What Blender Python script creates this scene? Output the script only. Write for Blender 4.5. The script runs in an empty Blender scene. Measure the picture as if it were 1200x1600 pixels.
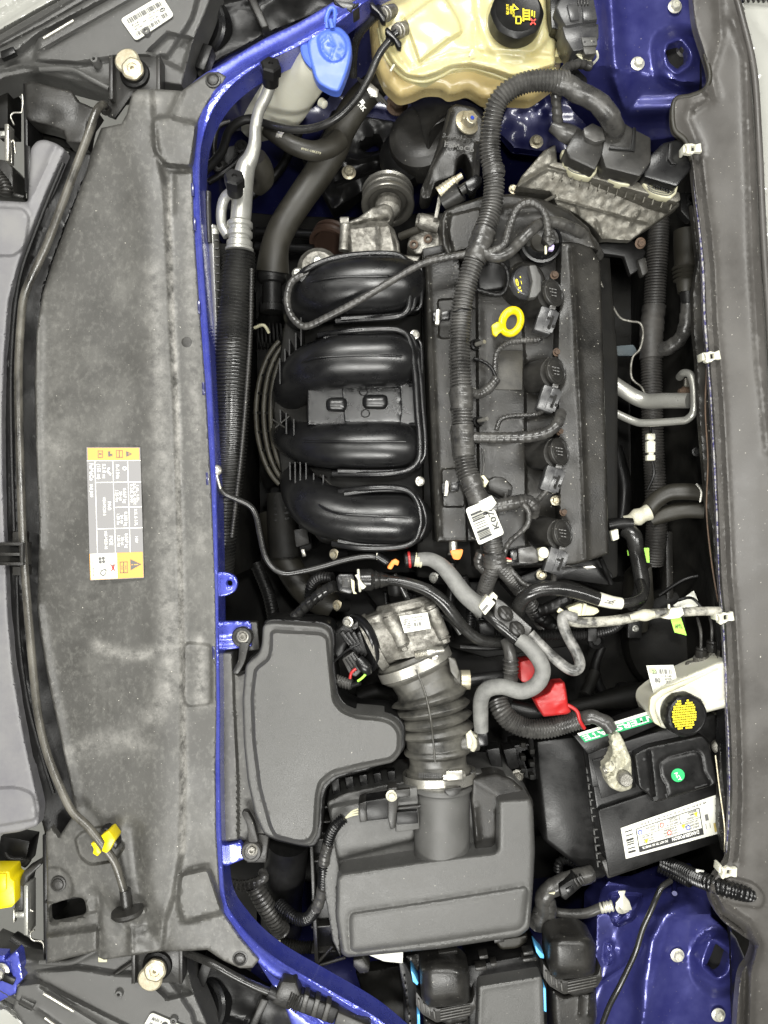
import bpy, bmesh, math, random
import numpy as np
from mathutils import Vector, Matrix, noise
from mathutils.geometry import delaunay_2d_cdt
random.seed(7)
S = bpy.context.scene
COL = S.collection
R = math.radians
H = 1.2                                   # camera height above the z=0 plane, metres

# ---------------------------------------------------------------- camera, world, lamps
cam_d = bpy.data.cameras.new("camera"); cam = bpy.data.objects.new("camera", cam_d); COL.objects.link(cam)
cam.location = (0, 0, H); cam.rotation_euler = (0, 0, 0)
cam_d.sensor_fit = 'VERTICAL'; cam_d.angle = 2 * math.atan(0.8 / H)
cam_d.clip_start = 0.02; cam_d.clip_end = 60
S.camera = cam
w = bpy.data.worlds.new("World"); S.world = w; w.use_nodes = True
w.node_tree.nodes["Background"].inputs[0].default_value = (1.0, 0.985, 0.93, 1)
w.node_tree.nodes["Background"].inputs[1].default_value = 0.035
def area(name, loc, aim, sx, sy, power, col=(1, .99, .945)):
    l = bpy.data.lights.new(name, 'AREA'); l.shape = 'RECTANGLE'; l.size = sx; l.size_y = sy; l.energy = power; l.color = col
    o = bpy.data.objects.new(name, l); COL.objects.link(o); o.location = loc
    o.rotation_euler = (Vector(loc) - Vector(aim)).to_track_quat('Z', 'Y').to_euler(); return o
area("tube_light", (-.25, 1.45, 1.75), (0, 0, -.1), 1.3, .30, 46)
area("tube_light", (-.25, -1.45, 1.75), (0, 0, -.1), 1.3, .30, 46)
area("ceiling_light", (.95, .0, 1.7), (0, 0, -.1), .12, 1.5, 26)
area("ceiling_light", (-.9, .2, 2.0), (-.2, 0, 0), .14, 1.0, 10)
area("phone_light", (.05, .12, 1.22), (0.05, 0, 0), .05, .05, 6.5)
S.view_settings.view_transform = 'Standard'; S.view_settings.look = 'None'
S.view_settings.exposure = 0.36; S.view_settings.gamma = 1
S.cycles.max_bounces = 5; S.cycles.diffuse_bounces = 2; S.cycles.glossy_bounces = 3
S.cycles.transmission_bounces = 4
S.cycles.use_denoising = True

# ---------------------------------------------------------------- materials
def _n(nt, t, **k):
    n = nt.nodes.new(t)
    for a, b in k.items(): setattr(n, a, b)
    return n
def lin(c):
    if isinstance(c, (int, float)): c = (c, c, c)
    return tuple(c) + (1,)
def mat(name, base, dust=None, amt=.5, rough=.5, metal=0., scale=14., bump=.15, bscale=420., coat=0., specks=0., rvar=.12, trans=0., streak=None, wear_glint=None, contrast=.18, subs=0., spec=.5, aniso=None):
    """procedural surface: base colour, patches of dust over it, fine grain in relief, varied gloss"""
    m = bpy.data.materials.new(name); m.use_nodes = True; nt = m.node_tree; L = nt.links.new
    b = nt.nodes["Principled BSDF"]
    tc = _n(nt, 'ShaderNodeTexCoord'); co = tc.outputs['Object']
    if aniso:
        mp = _n(nt, 'ShaderNodeMapping'); mp.inputs['Scale'].default_value = aniso; L(co, mp.inputs[0]); co2 = mp.outputs[0]
    else: co2 = co
    if dust is None: dust = base if isinstance(base, (int, float)) else tuple(x * 1.0 for x in base); dust = tuple(min(1, x * 1.35) for x in (lin(dust)[:3]))
    n1 = _n(nt, 'ShaderNodeTexNoise'); n1.inputs['Scale'].default_value = scale; n1.inputs['Detail'].default_value = 9; n1.inputs['Roughness'].default_value = .66
    L(co2, n1.inputs['Vector'])
    mr = _n(nt, 'ShaderNodeMapRange'); mr.inputs['From Min'].default_value = .5 - contrast; mr.inputs['From Max'].default_value = .5 + contrast
    mr.inputs['To Max'].default_value = amt * 1.6; L(n1.outputs['Fac'], mr.inputs['Value'])
    mx = _n(nt, 'ShaderNodeMix', data_type='RGBA'); mx.inputs[6].default_value = lin(base); mx.inputs[7].default_value = lin(dust)
    L(mr.outputs[0], mx.inputs[0]); out = mx.outputs[2]
    if streak:
        for sc, dist, lo, hi, am, col, mp_ in ((6.5, .25, .50, .78, .38, streak, (1, .8, 1)), (110, .2, .50, .80, .4, streak, (1, .8, 1)), (3.2, .8, .55, .75, .45, tuple(x * .55 for x in base), (1, 1, 1))):
            q1 = _n(nt, 'ShaderNodeMapping'); q1.inputs['Scale'].default_value = mp_; q1.inputs['Rotation'].default_value = (0, 0, .5 * sc); L(co, q1.inputs[0])
            q2 = _n(nt, 'ShaderNodeTexNoise'); q2.inputs['Scale'].default_value = sc; q2.inputs['Detail'].default_value = 12; q2.inputs['Roughness'].default_value = .72; q2.inputs['Distortion'].default_value = dist; L(q1.outputs[0], q2.inputs['Vector'])
            q3 = _n(nt, 'ShaderNodeMapRange'); q3.inputs['From Min'].default_value = lo; q3.inputs['From Max'].default_value = hi; q3.inputs['To Max'].default_value = am; L(q2.outputs['Fac'], q3.inputs['Value'])
            q4 = _n(nt, 'ShaderNodeMix', data_type='RGBA'); q4.inputs[7].default_value = lin(col); L(q3.outputs[0], q4.inputs[0]); L(out, q4.inputs[6]); out = q4.outputs[2]
    if wear_glint:
        at = _n(nt, 'ShaderNodeAttribute', attribute_name='wear_glint'); w1 = _n(nt, 'ShaderNodeTexNoise'); w1.inputs['Scale'].default_value = 42; w1.inputs['Detail'].default_value = 12; w1.inputs['Roughness'].default_value = .75; L(co, w1.inputs['Vector'])
        w2 = _n(nt, 'ShaderNodeMapRange'); w2.inputs['From Min'].default_value = .38; w2.inputs['From Max'].default_value = .78; L(w1.outputs['Fac'], w2.inputs['Value'])
        w3 = _n(nt, 'ShaderNodeMath', operation='MULTIPLY', use_clamp=True); L(w2.outputs[0], w3.inputs[0]); L(at.outputs['Fac'], w3.inputs[1])
        w4 = _n(nt, 'ShaderNodeMix', data_type='RGBA'); w4.inputs[7].default_value = lin(wear_glint); L(w3.outputs[0], w4.inputs[0]); L(out, w4.inputs[6]); out = w4.outputs[2]
    if specks:
        v = _n(nt, 'ShaderNodeTexNoise'); v.inputs['Scale'].default_value = 260; v.inputs['Detail'].default_value = 3; L(co, v.inputs['Vector'])
        sr = _n(nt, 'ShaderNodeMapRange'); sr.inputs['From Min'].default_value = .74 - specks * .08; sr.inputs['From Max'].default_value = .80 - specks * .06; L(v.outputs['Fac'], sr.inputs['Value'])
        m2 = _n(nt, 'ShaderNodeMix', data_type='RGBA'); m2.inputs[7].default_value = (.5, .48, .42, 1); L(sr.outputs[0], m2.inputs[0]); L(out, m2.inputs[6]); out = m2.outputs[2]
    L(out, b.inputs['Base Color'])
    rr = _n(nt, 'ShaderNodeMapRange'); rr.inputs['From Min'].default_value = .3; rr.inputs['From Max'].default_value = .7
    rr.inputs['To Min'].default_value = max(.03, rough - rvar); rr.inputs['To Max'].default_value = min(1, rough + rvar)
    L(n1.outputs['Fac'], rr.inputs['Value']); L(rr.outputs[0], b.inputs['Roughness'])
    b.inputs['Metallic'].default_value = metal; b.inputs['Coat Weight'].default_value = coat; b.inputs['Coat Roughness'].default_value = .12
    b.inputs['Specular IOR Level'].default_value = spec
    if trans: b.inputs['Transmission Weight'].default_value = trans
    if subs:
        b.inputs['Subsurface Weight'].default_value = subs; b.inputs['Subsurface Radius'].default_value = (.02, .015, .008); b.inputs['Subsurface Scale'].default_value = 1
    if bump:
        n2 = _n(nt, 'ShaderNodeTexNoise'); n2.inputs['Scale'].default_value = bscale; n2.inputs['Detail'].default_value = 4; L(co, n2.inputs['Vector'])
        bp = _n(nt, 'ShaderNodeBump'); bp.inputs['Strength'].default_value = bump; bp.inputs['Distance'].default_value = .0012
        L(n2.outputs['Fac'], bp.inputs['Height']); L(bp.outputs[0], b.inputs['Normal'])
    return m
def flatmat(name, c, rough=.6):
    m = bpy.data.materials.new(name); m.use_nodes = True; b = m.node_tree.nodes["Principled BSDF"]
    b.inputs['Base Color'].default_value = lin(c); b.inputs['Roughness'].default_value = rough; return m

M = dict(
    panel=mat('dusty_grey_plastic', (.043, .0418, .038), (.072, .070, .064), .4, .48, scale=9, bump=.12, bscale=700, specks=.25, contrast=.2, streak=(.24, .235, .215), wear_glint=(.36, .35, .325)),
    panel2=mat('grey_lilac_plastic', (.135, .132, .142), (.19, .187, .182), .5, .5, scale=12, bump=.1),
    cowl=mat('brown_grey_rubber', (.048, .0448, .0412), (.078, .0735, .0675), .5, .48, scale=11, bump=.08, specks=.35),
    cover=mat('grained_grey_plastic', (.056, .0555, .0525), (.088, .087, .083), .4, .42, scale=14, bump=.35, bscale=1100, specks=.12),
    gloss=mat('satin_black_plastic', (.0045, .0045, .005), (.011, .011, .0105), .35, .30, scale=25, bump=.10, bscale=500, rvar=.08),
    black=mat('black_plastic', (.005, .005, .005), (.013, .0125, .012), .35, .38, scale=22, bump=.15, spec=.32),
    dusty=mat('dusty_black_plastic', (.011, .0107, .010), (.04, .038, .034), .4, .4, scale=20, bump=.2, specks=.3, spec=.42),
    valve=mat('dirty_dark_cover', (.010, .0097, .009), (.030, .028, .024), .5, .40, scale=16, bump=.25, specks=.6, spec=.4),
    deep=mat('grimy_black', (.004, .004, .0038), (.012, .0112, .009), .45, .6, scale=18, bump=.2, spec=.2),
    loom=mat('corrugated_sleeve', (.016, .0155, .015), (.10, .097, .09), .5, .33, scale=30, bump=.1),
    tape=mat('cloth_tape', (.02, .0195, .019), (.08, .077, .07), .45, .32, scale=40, bump=.25, bscale=300),
    hose=mat('black_rubber_hose', (.009, .009, .009), (.035, .034, .031), .35, .26, scale=25, bump=.08),
    ghose=mat('grey_sleeved_hose', (.11, .11, .105), (.22, .22, .205), .45, .55, scale=60, bump=.5, bscale=800),
    bhose=mat('brown_rubber_hose', (.013, .012, .009), (.034, .031, .023), .45, .5, scale=14, bump=.15),
    alu=mat('cast_aluminium', (.29, .28, .25), (.10, .094, .08), .6, .45, .6, scale=60, bump=.8, bscale=500, contrast=.1),
    pipe=mat('aluminium_pipe', (.40, .40, .37), (.24, .235, .21), .5, .36, .6, scale=40, bump=.2),
    gplug=mat('grey_plug_plastic', (.032, .032, .034), (.065, .065, .063), .4, .30, scale=40, bump=.1),
    steel=mat('steel_clamp', (.5, .49, .45), (.28, .265, .22), .5, .34, .8, scale=60, bump=.2),
    zinc=mat('zinc_bolt', (.50, .47, .36), (.25, .19, .10), .4, .42, .6, scale=90, bump=.3),
    rust=mat('rusty_iron', (.10, .06, .035), (.045, .035, .028), .5, .75, .2, scale=60, bump=.5),
    pcm=mat('dirty_aluminium_plate', (.185, .178, .155), (.085, .078, .062), .6, .42, .6, scale=75, bump=.45, bscale=500, contrast=.18),
    boot=mat('dusty_rubber_boot', (.016, .0158, .0145), (.125, .12, .103), .55, .4, scale=16, bump=.15),
    blue=mat('blue_body_paint', (.055, .070, .42), (.14, .16, .48), .3, .28, .4, scale=30, bump=.012, bscale=200, coat=.8, rvar=.06),
    bluedark=mat('shaded_blue_paint', (.008, .009, .06), (.02, .024, .10), .25, .4, .3, scale=20, bump=.05, coat=.6, specks=.3, rvar=.06),  # body paint darkened, the shade of the depths put into its colour
    white=mat('white_plastic', (.62, .61, .51), (.46, .44, .35), .25, .5, scale=20, bump=.08, subs=.1),
    cream=mat('cream_plastic', (.52, .50, .35), (.38, .36, .24), .3, .45, scale=20, bump=.08),
    tank=mat('yellowed_translucent_plastic', (.50, .475, .27), (.46, .38, .16), .5, .28, scale=7, bump=.06, subs=.25, bscale=200),
    tankl=mat('amber_coolant_level', (.43, .36, .18), (.36, .27, .11), .5, .28, scale=7, bump=.05, subs=.15),
    cap=mat('sky_blue_plastic', (.065, .125, .50), (.10, .17, .55), .3, .38, scale=30, bump=.05),
    yellow=mat('yellow_plastic', (.70, .56, .005), (.56, .43, .01), .3, .36, scale=40, bump=.05),
    orange=mat('orange_plastic', (.85, .22, .02), (.6, .2, .05), .3, .45, scale=40, bump=.05),
    red=mat('red_plastic', (.36, .012, .012), (.26, .02, .02), .3, .45, scale=30, bump=.1),
    grease=mat('white_crusted_grease', (.55, .53, .42), (.30, .29, .22), .5, .55, scale=60, bump=1., bscale=160),
    paper=flatmat('white_paper', (.62, .62, .55)), ink=flatmat('black_ink', (.02, .02, .02)),
    yink=flatmat('yellow_ink', (.80, .66, .02)), dink=flatmat('grey_print', (.11, .108, .105)), lab=flatmat('label_grey', (.21, .205, .205), .5),
    oran=flatmat('label_orange', (.62, .32, .08), .5), green=flatmat('green_print', (.01, .28, .10), .5), lime=flatmat('lime_tag', (.35, .75, .08), .5),
    winkm=flatmat('white_print', (.82, .82, .76), .5), gold=flatmat('gold_print', (.42, .33, .10), .5), redink=flatmat('red_print', (.6, .05, .03), .5), blink=flatmat('blue_print', (.02, .05, .35), .5),
    lens=mat('clear_lens_plastic', (.36, .36, .33), (.27, .27, .25), .3, .15, scale=8, bump=0, coat=.5),
    fleck=mat('chipped_blue_paint', (.05, .045, .16), (.45, .44, .42), .6, .5, scale=180, bump=.6, bscale=400, contrast=.07),
    skin=mat('grey_garage_floor', (.30, .30, .28), (.22, .22, .2), .4, .7, scale=3, bump=.2),
    bluel=mat('light_blue_plastic', (.12, .45, .85), None, .3, .4),
)

# ---------------------------------------------------------------- building blocks
def P(px, py, z=0.0):
    s = (H - z) / H / 1000
    return Vector(((px - 600) * s, (800 - py) * s, z))
BASE = {}
def mk(name, verts, faces, m, parent=None, smooth=35):
    verts = [Vector(v) for v in verts]
    base = BASE[parent.name] if parent else None
    if base is None:
        a = np.array(verts); lo, hi = a.min(0), a.max(0); base = Vector(((lo[0] + hi[0]) / 2, (lo[1] + hi[1]) / 2, lo[2]))
    me = bpy.data.meshes.new(name); me.from_pydata([v - base for v in verts], [], faces); me.update()
    bm = bmesh.new(); bm.from_mesh(me); bmesh.ops.recalc_face_normals(bm, faces=bm.faces); bm.to_mesh(me); bm.free()
    return link(name, me, m, parent, base, smooth)
def link(name, me, m, parent, base, smooth=35):
    me.materials.append(M[m] if isinstance(m, str) else m)
    me.shade_smooth()
    if smooth is not None: me.set_sharp_from_angle(angle=R(smooth))
    o = bpy.data.objects.new(name, me); COL.objects.link(o)
    if parent: o.parent = parent
    else: o.location = base
    BASE[o.name] = base
    return o
def tag(o, label, cat, group=None):
    o['label'] = label; o['category'] = cat
    if group: o['group'] = group
    return o
def struct(o): o['kind'] = 'structure'; return o
def thing(name, label, cat, px, py, z, group=None):
    o = bpy.data.objects.new(name, None); COL.objects.link(o); o.location = P(px, py, z); o.empty_display_size = .02
    BASE[o.name] = Vector(o.location); return tag(o, label, cat, group)
def kids(o): return [c for c in COL.objects if c.parent == o]
def copy_thing(o, label, dpx, group=None, rotz=0, scale=None):
    """copy of a thing with copies of its parts and sub-parts; dpx = (px, py, z) of the new base"""
    r = o.copy(); COL.objects.link(r); r.location = P(*dpx); r.rotation_euler.z += rotz; r['label'] = label
    if scale: r.scale = (scale,) * 3
    if group: r['group'] = group
    BASE[r.name] = Vector(r.location)
    for c in kids(o):
        d = c.copy(); COL.objects.link(d); d.parent = r
        for g in kids(c):
            e = g.copy(); COL.objects.link(e); e.parent = d
    return r
def catmull(pts, closed=False, n=8):
    p = [np.array(q, float) for q in pts]; N = len(p); out = []
    rng = range(N) if closed else range(N - 1)
    for i in rng:
        if closed: a, b, c, d = p[i - 1], p[i], p[(i + 1) % N], p[(i + 2) % N]
        else: a, b, c, d = p[max(i - 1, 0)], p[i], p[i + 1], p[min(i + 2, N - 1)]
        for k in range(n):
            t = k / n
            out.append(.5 * ((2 * b) + (c - a) * t + (2 * a - 5 * b + 4 * c - d) * t * t + (3 * b - a - 3 * c + d) * t ** 3))
    if not closed: out.append(p[-1])
    return np.array(out)
def fillet(pts, r, n=4):
    """round the corners of a closed outline by r (a number, or one per corner)"""
    out = []; N = len(pts)
    for i in range(N):
        p = np.array(pts[i], float); a = np.array(pts[i - 1], float); b = np.array(pts[(i + 1) % N], float)
        rr = r[i] if isinstance(r, (list, tuple)) else r
        da, db = a - p, b - p; la, lb = np.linalg.norm(da), np.linalg.norm(db)
        q = min(rr, la * .45, lb * .45)
        if q < .3: out.append(p); continue
        s, e = p + da / la * q, p + db / lb * q
        for k in range(n + 1):
            t = k / n; out.append((1 - t) ** 2 * s + 2 * t * (1 - t) * p + t * t * e)
    return [tuple(x) for x in out]
def resample(pts, step, closed=True):
    p = np.array(pts, float)
    if closed: p = np.vstack([p, p[:1]])
    out = []
    for a, b in zip(p[:-1], p[1:]):
        k = max(1, int(math.ceil(np.linalg.norm(b - a) / step)))
        for j in range(k): out.append(a + (b - a) * j / k)
    if not closed: out.append(p[-1])
    return np.array(out)
def dist_line(Q, pts, closed):
    p = np.array(pts, float)
    if closed: p = np.vstack([p, p[:1]])
    d = np.full(len(Q), 1e9)
    for a, b in zip(p[:-1], p[1:]):
        e = b - a; L2 = max(e @ e, 1e-9); t = np.clip(((Q - a) @ e) / L2, 0, 1)
        d = np.minimum(d, np.linalg.norm(Q - a - t[:, None] * e, axis=1))
    return d
def inside(Q, poly):
    p = np.array(poly, float); r = np.zeros(len(Q), bool); x, y = Q[:, 0], Q[:, 1]
    for (x1, y1), (x2, y2) in zip(p, np.roll(p, -1, 0)):
        if y1 == y2: continue
        c = ((y1 > y) != (y2 > y)) & (x < (x2 - x1) * (y - y1) / (y2 - y1) + x1); r ^= c
    return r
def sdf(Q, poly): d = dist_line(Q, poly, True); return np.where(inside(Q, poly), -d, d)
def sm(t): t = np.clip(t, 0, 1); return t * t * (3 - 2 * t)
def feat(Q, f):
    k = f[0]
    if k == 'poly': return f[2] * sm(.5 - sdf(Q, f[1]) / f[3])
    if k == 'line': return f[2] * np.exp(-(dist_line(Q, f[1], False) / f[3]) ** 2)
    if k == 'loop': return f[2] * np.exp(-(dist_line(Q, f[1], True) / f[3]) ** 2)
    if k == 'side':                                            # step across a roughly vertical line, high on its right
        l = np.array(sorted(f[1], key=lambda q: q[1]), float); x = np.interp(Q[:, 1], l[:, 1], l[:, 0]); return f[2] * sm(.5 + (Q[:, 0] - x) / f[3])
    if k == 'dome':
        d = np.hypot(Q[:, 0] - f[1][0], Q[:, 1] - f[1][1]) / f[2]; return f[3] * np.sqrt(np.clip(1 - d * d, 0, 1))
    if k == 'bell':
        d = np.hypot((Q[:, 0] - f[1][0]) / f[2][0], (Q[:, 1] - f[1][1]) / f[2][1]); return f[3] * np.exp(-d * d)
    if k == 'slope':
        a, b = np.array(f[1], float), np.array(f[2], float); e = b - a; t = np.clip(((Q - a) @ e) / (e @ e), 0, 1); return f[3] + (f[4] - f[3]) * t
    if k == 'noise': return np.array([f[1] * noise.noise((x / f[2], y / f[2], 3.1)) for x, y in Q])
def relief(name, outline, z0, m, parent=None, feats=(), step=8, edge=(4, .004), thick=.01, holes=(), smooth=40, inset=0, round_=0, wear_glint=()):
    """a moulded sheet: outline seen from above, height from features, rolled edge, skirt of the given depth"""
    if round_: outline = fillet(outline, round_)
    out = resample(outline, step); hol = [resample(h, step) for h in holes]
    a = out; lo, hi = a.min(0), a.max(0)
    gx, gy = np.meshgrid(np.arange(lo[0] + step / 2, hi[0], step), np.arange(lo[1] + step / 2, hi[1], step))
    gx = gx + (np.arange(gx.shape[0])[:, None] % 2) * step / 2
    G = [np.stack([gx.ravel(), gy.ravel()], 1)]
    def ring(poly, ds):
        p = resample(poly, step * .8); q = np.roll(p, -1, 0) - np.roll(p, 1, 0); l = np.linalg.norm(q, axis=1, keepdims=True); l[l == 0] = 1
        nrm = np.stack([q[:, 1], -q[:, 0]], 1) / l
        for d in ds: yield p + nrm * d
    if edge:
        ds = [edge[0] * t for t in (.12, .35, .65, 1)]
        for s in (1, -1):
            for pts in ring(outline, [s * d for d in ds]):
                k = sdf(pts, out); dd = [d for d in ds]; G.append(pts[k < -ds[0] * .7])
    for f in feats:
        if f[0] in ('poly', 'loop'):
            for pts in ring(f[1], [-f[3] * .5, -f[3] * .2, f[3] * .2, f[3] * .5, 0]): G.append(pts)
        if f[0] == 'line':
            p = resample(f[1], step * .8, False); q = np.gradient(p, axis=0) if len(p) > 1 else p; l = np.linalg.norm(q, axis=1, keepdims=True); l[l == 0] = 1
            nn = np.stack([q[:, 1], -q[:, 0]], 1) / l
            for d in (-1.5, -.7, 0, .7, 1.5): G.append(p + nn * d * f[3])
        if f[0] == 'side':
            p = resample(f[1], step, False)
            for d in (-.5, -.25, 0, .25, .5): G.append(p + np.array([d * f[3], 0]))
    Q = np.vstack(G); Q = Q[sdf(Q, out) < -.5]
    for h in hol: Q = Q[sdf(Q, h) > .6]
    key = np.unique(np.round(Q / 1.2).astype(int), axis=0, return_index=True)[1]; Q = Q[key]
    V = [tuple(x) for x in out]; E = [(i, (i + 1) % len(out)) for i in range(len(out))]; loops = [list(range(len(out)))]
    for h in hol:
        k = len(V); V += [tuple(x) for x in h]; E += [(k + i, k + (i + 1) % len(h)) for i in range(len(h))]; loops.append(list(range(k, k + len(h))))
    V += [tuple(x) for x in Q]
    vo, eo, fo, ov, oe, of = delaunay_2d_cdt([Vector(v) for v in V], E, [], 2 if hol else 1, 1e-4)
    A = np.array([(v.x, v.y) for v in vo])
    if hol:
        cen = np.array([A[list(f)].mean(0) for f in fo]); keep = inside(cen, out)
        for h in hol: keep &= ~inside(cen, h)
        fo = [f for f, k in zip(fo, keep) if k]
    z = np.full(len(A), z0, float)
    for f in feats: z = z + feat(A, f)
    if edge:
        d = dist_line(A, out, True)
        for h in hol: d = np.minimum(d, dist_line(A, h, True))
        t = np.clip(d / edge[0], 0, 1); z = z - edge[1] * (1 - np.sqrt(np.clip(1 - (1 - t) ** 2, 0, 1)))
    verts = [P(x, y, zz) for (x, y), zz in zip(A, z)]; faces = [list(f) for f in fo]
    # skirt
    cnt = {}
    for f in faces:
        for i in range(len(f)):
            e = (f[i], f[(i + 1) % len(f)]); k = (min(e), max(e)); cnt.setdefault(k, []).append(e)
    low = {}
    for k, es in cnt.items():
        if len(es) == 1:
            a_, b_ = es[0]
            for q in (a_, b_):
                if q not in low:
                    low[q] = len(verts); v = verts[q].copy(); v.z = (z0 - thick) if thick > .012 else v.z - thick; verts.append(v)
            faces.append([b_, a_, low[a_], low[b_]])
    o = mk(name, verts, faces, m, parent, smooth)
    if wear_glint:
        wv = np.zeros(len(A))
        for pts, wd, st_ in wear_glint: wv = np.maximum(wv, st_ * np.exp(-(dist_line(A, pts, False) / wd) ** 2))
        at = o.data.attributes.new('wear_glint', 'FLOAT', 'POINT'); at.data.foreach_set('value', np.r_[wv, np.zeros(len(verts) - len(A))].astype(np.float32))
    return o
def prism(name, pts, z, depth, m, parent=None, bev=.0015, taper=0., round_=0, seg=2):
    """a solid block standing under the given outline; z may be one per corner"""
    if round_: pts = fillet(pts, round_)
    zs = z if isinstance(z, (list, tuple)) else [z] * len(pts)
    top = [P(x, y, zz) for (x, y), zz in zip(pts, zs)]
    c = sum(top, Vector()) / len(top)
    bot = [Vector((c.x + (v.x - c.x) * (1 + taper), c.y + (v.y - c.y) * (1 + taper), v.z - depth)) for v in top]
    n = len(top); me = bpy.data.meshes.new(name); base = BASE[parent.name] if parent else Vector((c.x, c.y, c.z - depth))
    me.from_pydata([v - base for v in top + bot], [], [list(range(n)), list(range(2 * n - 1, n - 1, -1))] + [[i, n + i, n + (i + 1) % n, (i + 1) % n] for i in range(n)])
    bm = bmesh.new(); bm.from_mesh(me); bmesh.ops.recalc_face_normals(bm, faces=bm.faces)
    if bev: bmesh.ops.bevel(bm, geom=[e for e in bm.edges if e.calc_face_angle(0) > .5], offset=bev, segments=seg, profile=.5, affect='EDGES', clamp_overlap=True)
    bm.to_mesh(me); bm.free()
    return link(name, me, m, parent, base, 40)
def box(name, px, py, z, sx, sy, depth, m, parent=None, rot=0, bev=.0015, taper=0., tilt=0):
    """block of sx by sy px at its top, turned rot degrees (clockwise in view); tilt lifts its right end, metres"""
    c, s = math.cos(R(rot)), math.sin(R(rot)); pts = []; zs = []
    for ax, ay in ((-1, -1), (1, -1), (1, 1), (-1, 1)):
        x, y = ax * sx / 2, ay * sy / 2; pts.append((px + x * c - y * s, py + x * s + y * c)); zs.append(z + tilt * ax)
    return prism(name, pts, zs if tilt else z, depth, m, parent, bev, taper)
def tube(name, pts, r, m, parent=None, n=14, step=None, corr=None, wrap=None, sm_=True, caps=True, prof=None, flat=1., wob=0.):
    """swept hose through (px, py, z) points; r in px (number or one per point). corr=(pitch, depth) mm ribs, wrap=(pitch, depth) wound tape"""
    W = [tuple(P(*p)) for p in pts]; rr = list(r) if isinstance(r, (list, tuple)) else [r] * len(pts)
    src = [w_ + (q / 1000 * (H - p[2]) / H,) for w_, q, p in zip(W, rr, pts)]
    C = catmull(src, n=12) if (sm_ and len(src) > 2) else np.array(src, float)
    d = np.r_[0, np.cumsum(np.linalg.norm(np.diff(C[:, :3], axis=0), axis=1))]; Ltot = d[-1]
    if step is None: step = (corr[0] / 4000 if corr else wrap[0] / 7000 if wrap else .004)
    k = max(3, int(Ltot / step)); s = np.linspace(0, Ltot, k + 1)
    X = np.stack([np.interp(s, d, C[:, j]) for j in range(4)], 1); Cn = X[:, :3]; rad = X[:, 3].copy()
    if prof is not None: rad = np.interp(s / Ltot, [a for a, b in prof], [b / 1000 for a, b in prof])
    T = np.gradient(Cn, axis=0); T /= np.linalg.norm(T, axis=1, keepdims=True)
    up = np.array([0, 0, 1.]); u = up - T[0] * (up @ T[0])
    if np.linalg.norm(u) < .1: u = np.array([0, 1., 0]) - T[0] * T[0][1]
    u /= np.linalg.norm(u); verts = []; faces = []; th = np.linspace(0, 2 * math.pi, n, endpoint=False)
    for i in range(k + 1):
        u = u - T[i] * (u @ T[i]); u /= np.linalg.norm(u); v = np.cross(T[i], u)
        q = rad[i]
        if corr: q = rad[i] + corr[1] / 1000 * (sm(.5 + .9 * math.sin(2 * math.pi * s[i] / (corr[0] / 1000))) - .6)
        if wob: q += wob / 1000 * noise.noise((s[i] * 60, rad[0] * 900, 1))
        rs = np.full(n, q)
        if wrap:
            ph = (s[i] / (wrap[0] / 1000) + th / (2 * math.pi)) % 1.0; rs = rs + wrap[1] / 1000 * (ph - .5)
        for t, q2 in zip(th, rs): verts.append(Cn[i] + (u * math.cos(t) * flat + v * math.sin(t)) * q2)
    for i in range(k):
        for j in range(n): a = i * n + j; b = i * n + (j + 1) % n; faces.append([a, b, b + n, a + n])
    if caps: faces += [list(range(n))[::-1], [k * n + j for j in range(n)]]
    return mk(name, verts, faces, m, parent, 50)
def lathe(name, p, axis, prof, m, parent=None, n=24, mod=None, smooth=30):
    """turned solid: p = (px, py, z) of its foot, axis direction (image right, image up, towards viewer), prof = [(radius mm, height mm)]"""
    o = P(*p); A = Vector(axis).normalized(); U = A.orthogonal().normalized(); Vv = A.cross(U); verts = []; faces = []
    for r, h in prof:
        for j in range(n):
            t = 2 * math.pi * j / n; q = r * (mod(t, h) if mod else 1) / 1000
            verts.append(o + A * (h / 1000) + U * math.cos(t) * q + Vv * math.sin(t) * q)
    k = len(prof)
    for i in range(k - 1):
        for j in range(n): a = i * n + j; b = i * n + (j + 1) % n; faces.append([a, b, b + n, a + n])
    faces += [list(range(n)), [(k - 1) * n + j for j in range(n)]]
    return mk(name, verts, faces, m, parent, smooth)
def loft(name, rows, m, parent=None, n=24, smooth=45, sub=4, noisez=0):
    """surface through several (px, py, z) polylines"""
    G = []
    for r in rows:
        c = catmull([tuple(P(*q)) for q in r], n=8) if len(r) > 2 else np.array([tuple(P(*q)) for q in r])
        d = np.r_[0, np.cumsum(np.linalg.norm(np.diff(c, axis=0), axis=1))]; s = np.linspace(0, d[-1], n); G.append(np.stack([np.interp(s, d, c[:, j]) for j in range(3)], 1))
    G = np.array(G)
    if len(rows) > 2 and sub > 1: G = np.array([catmull(G[:, j], n=sub) for j in range(n)]).transpose(1, 0, 2)
    k = len(G); verts = [Vector(v) + (Vector((0, 0, noisez * noise.noise(Vector(v) * 25))) if noisez else Vector()) for row in G for v in row]
    faces = [[i * n + j, i * n + j + 1, (i + 1) * n + j + 1, (i + 1) * n + j] for i in range(k - 1) for j in range(n - 1)]
    return mk(name, verts, faces, m, parent, smooth)
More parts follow.
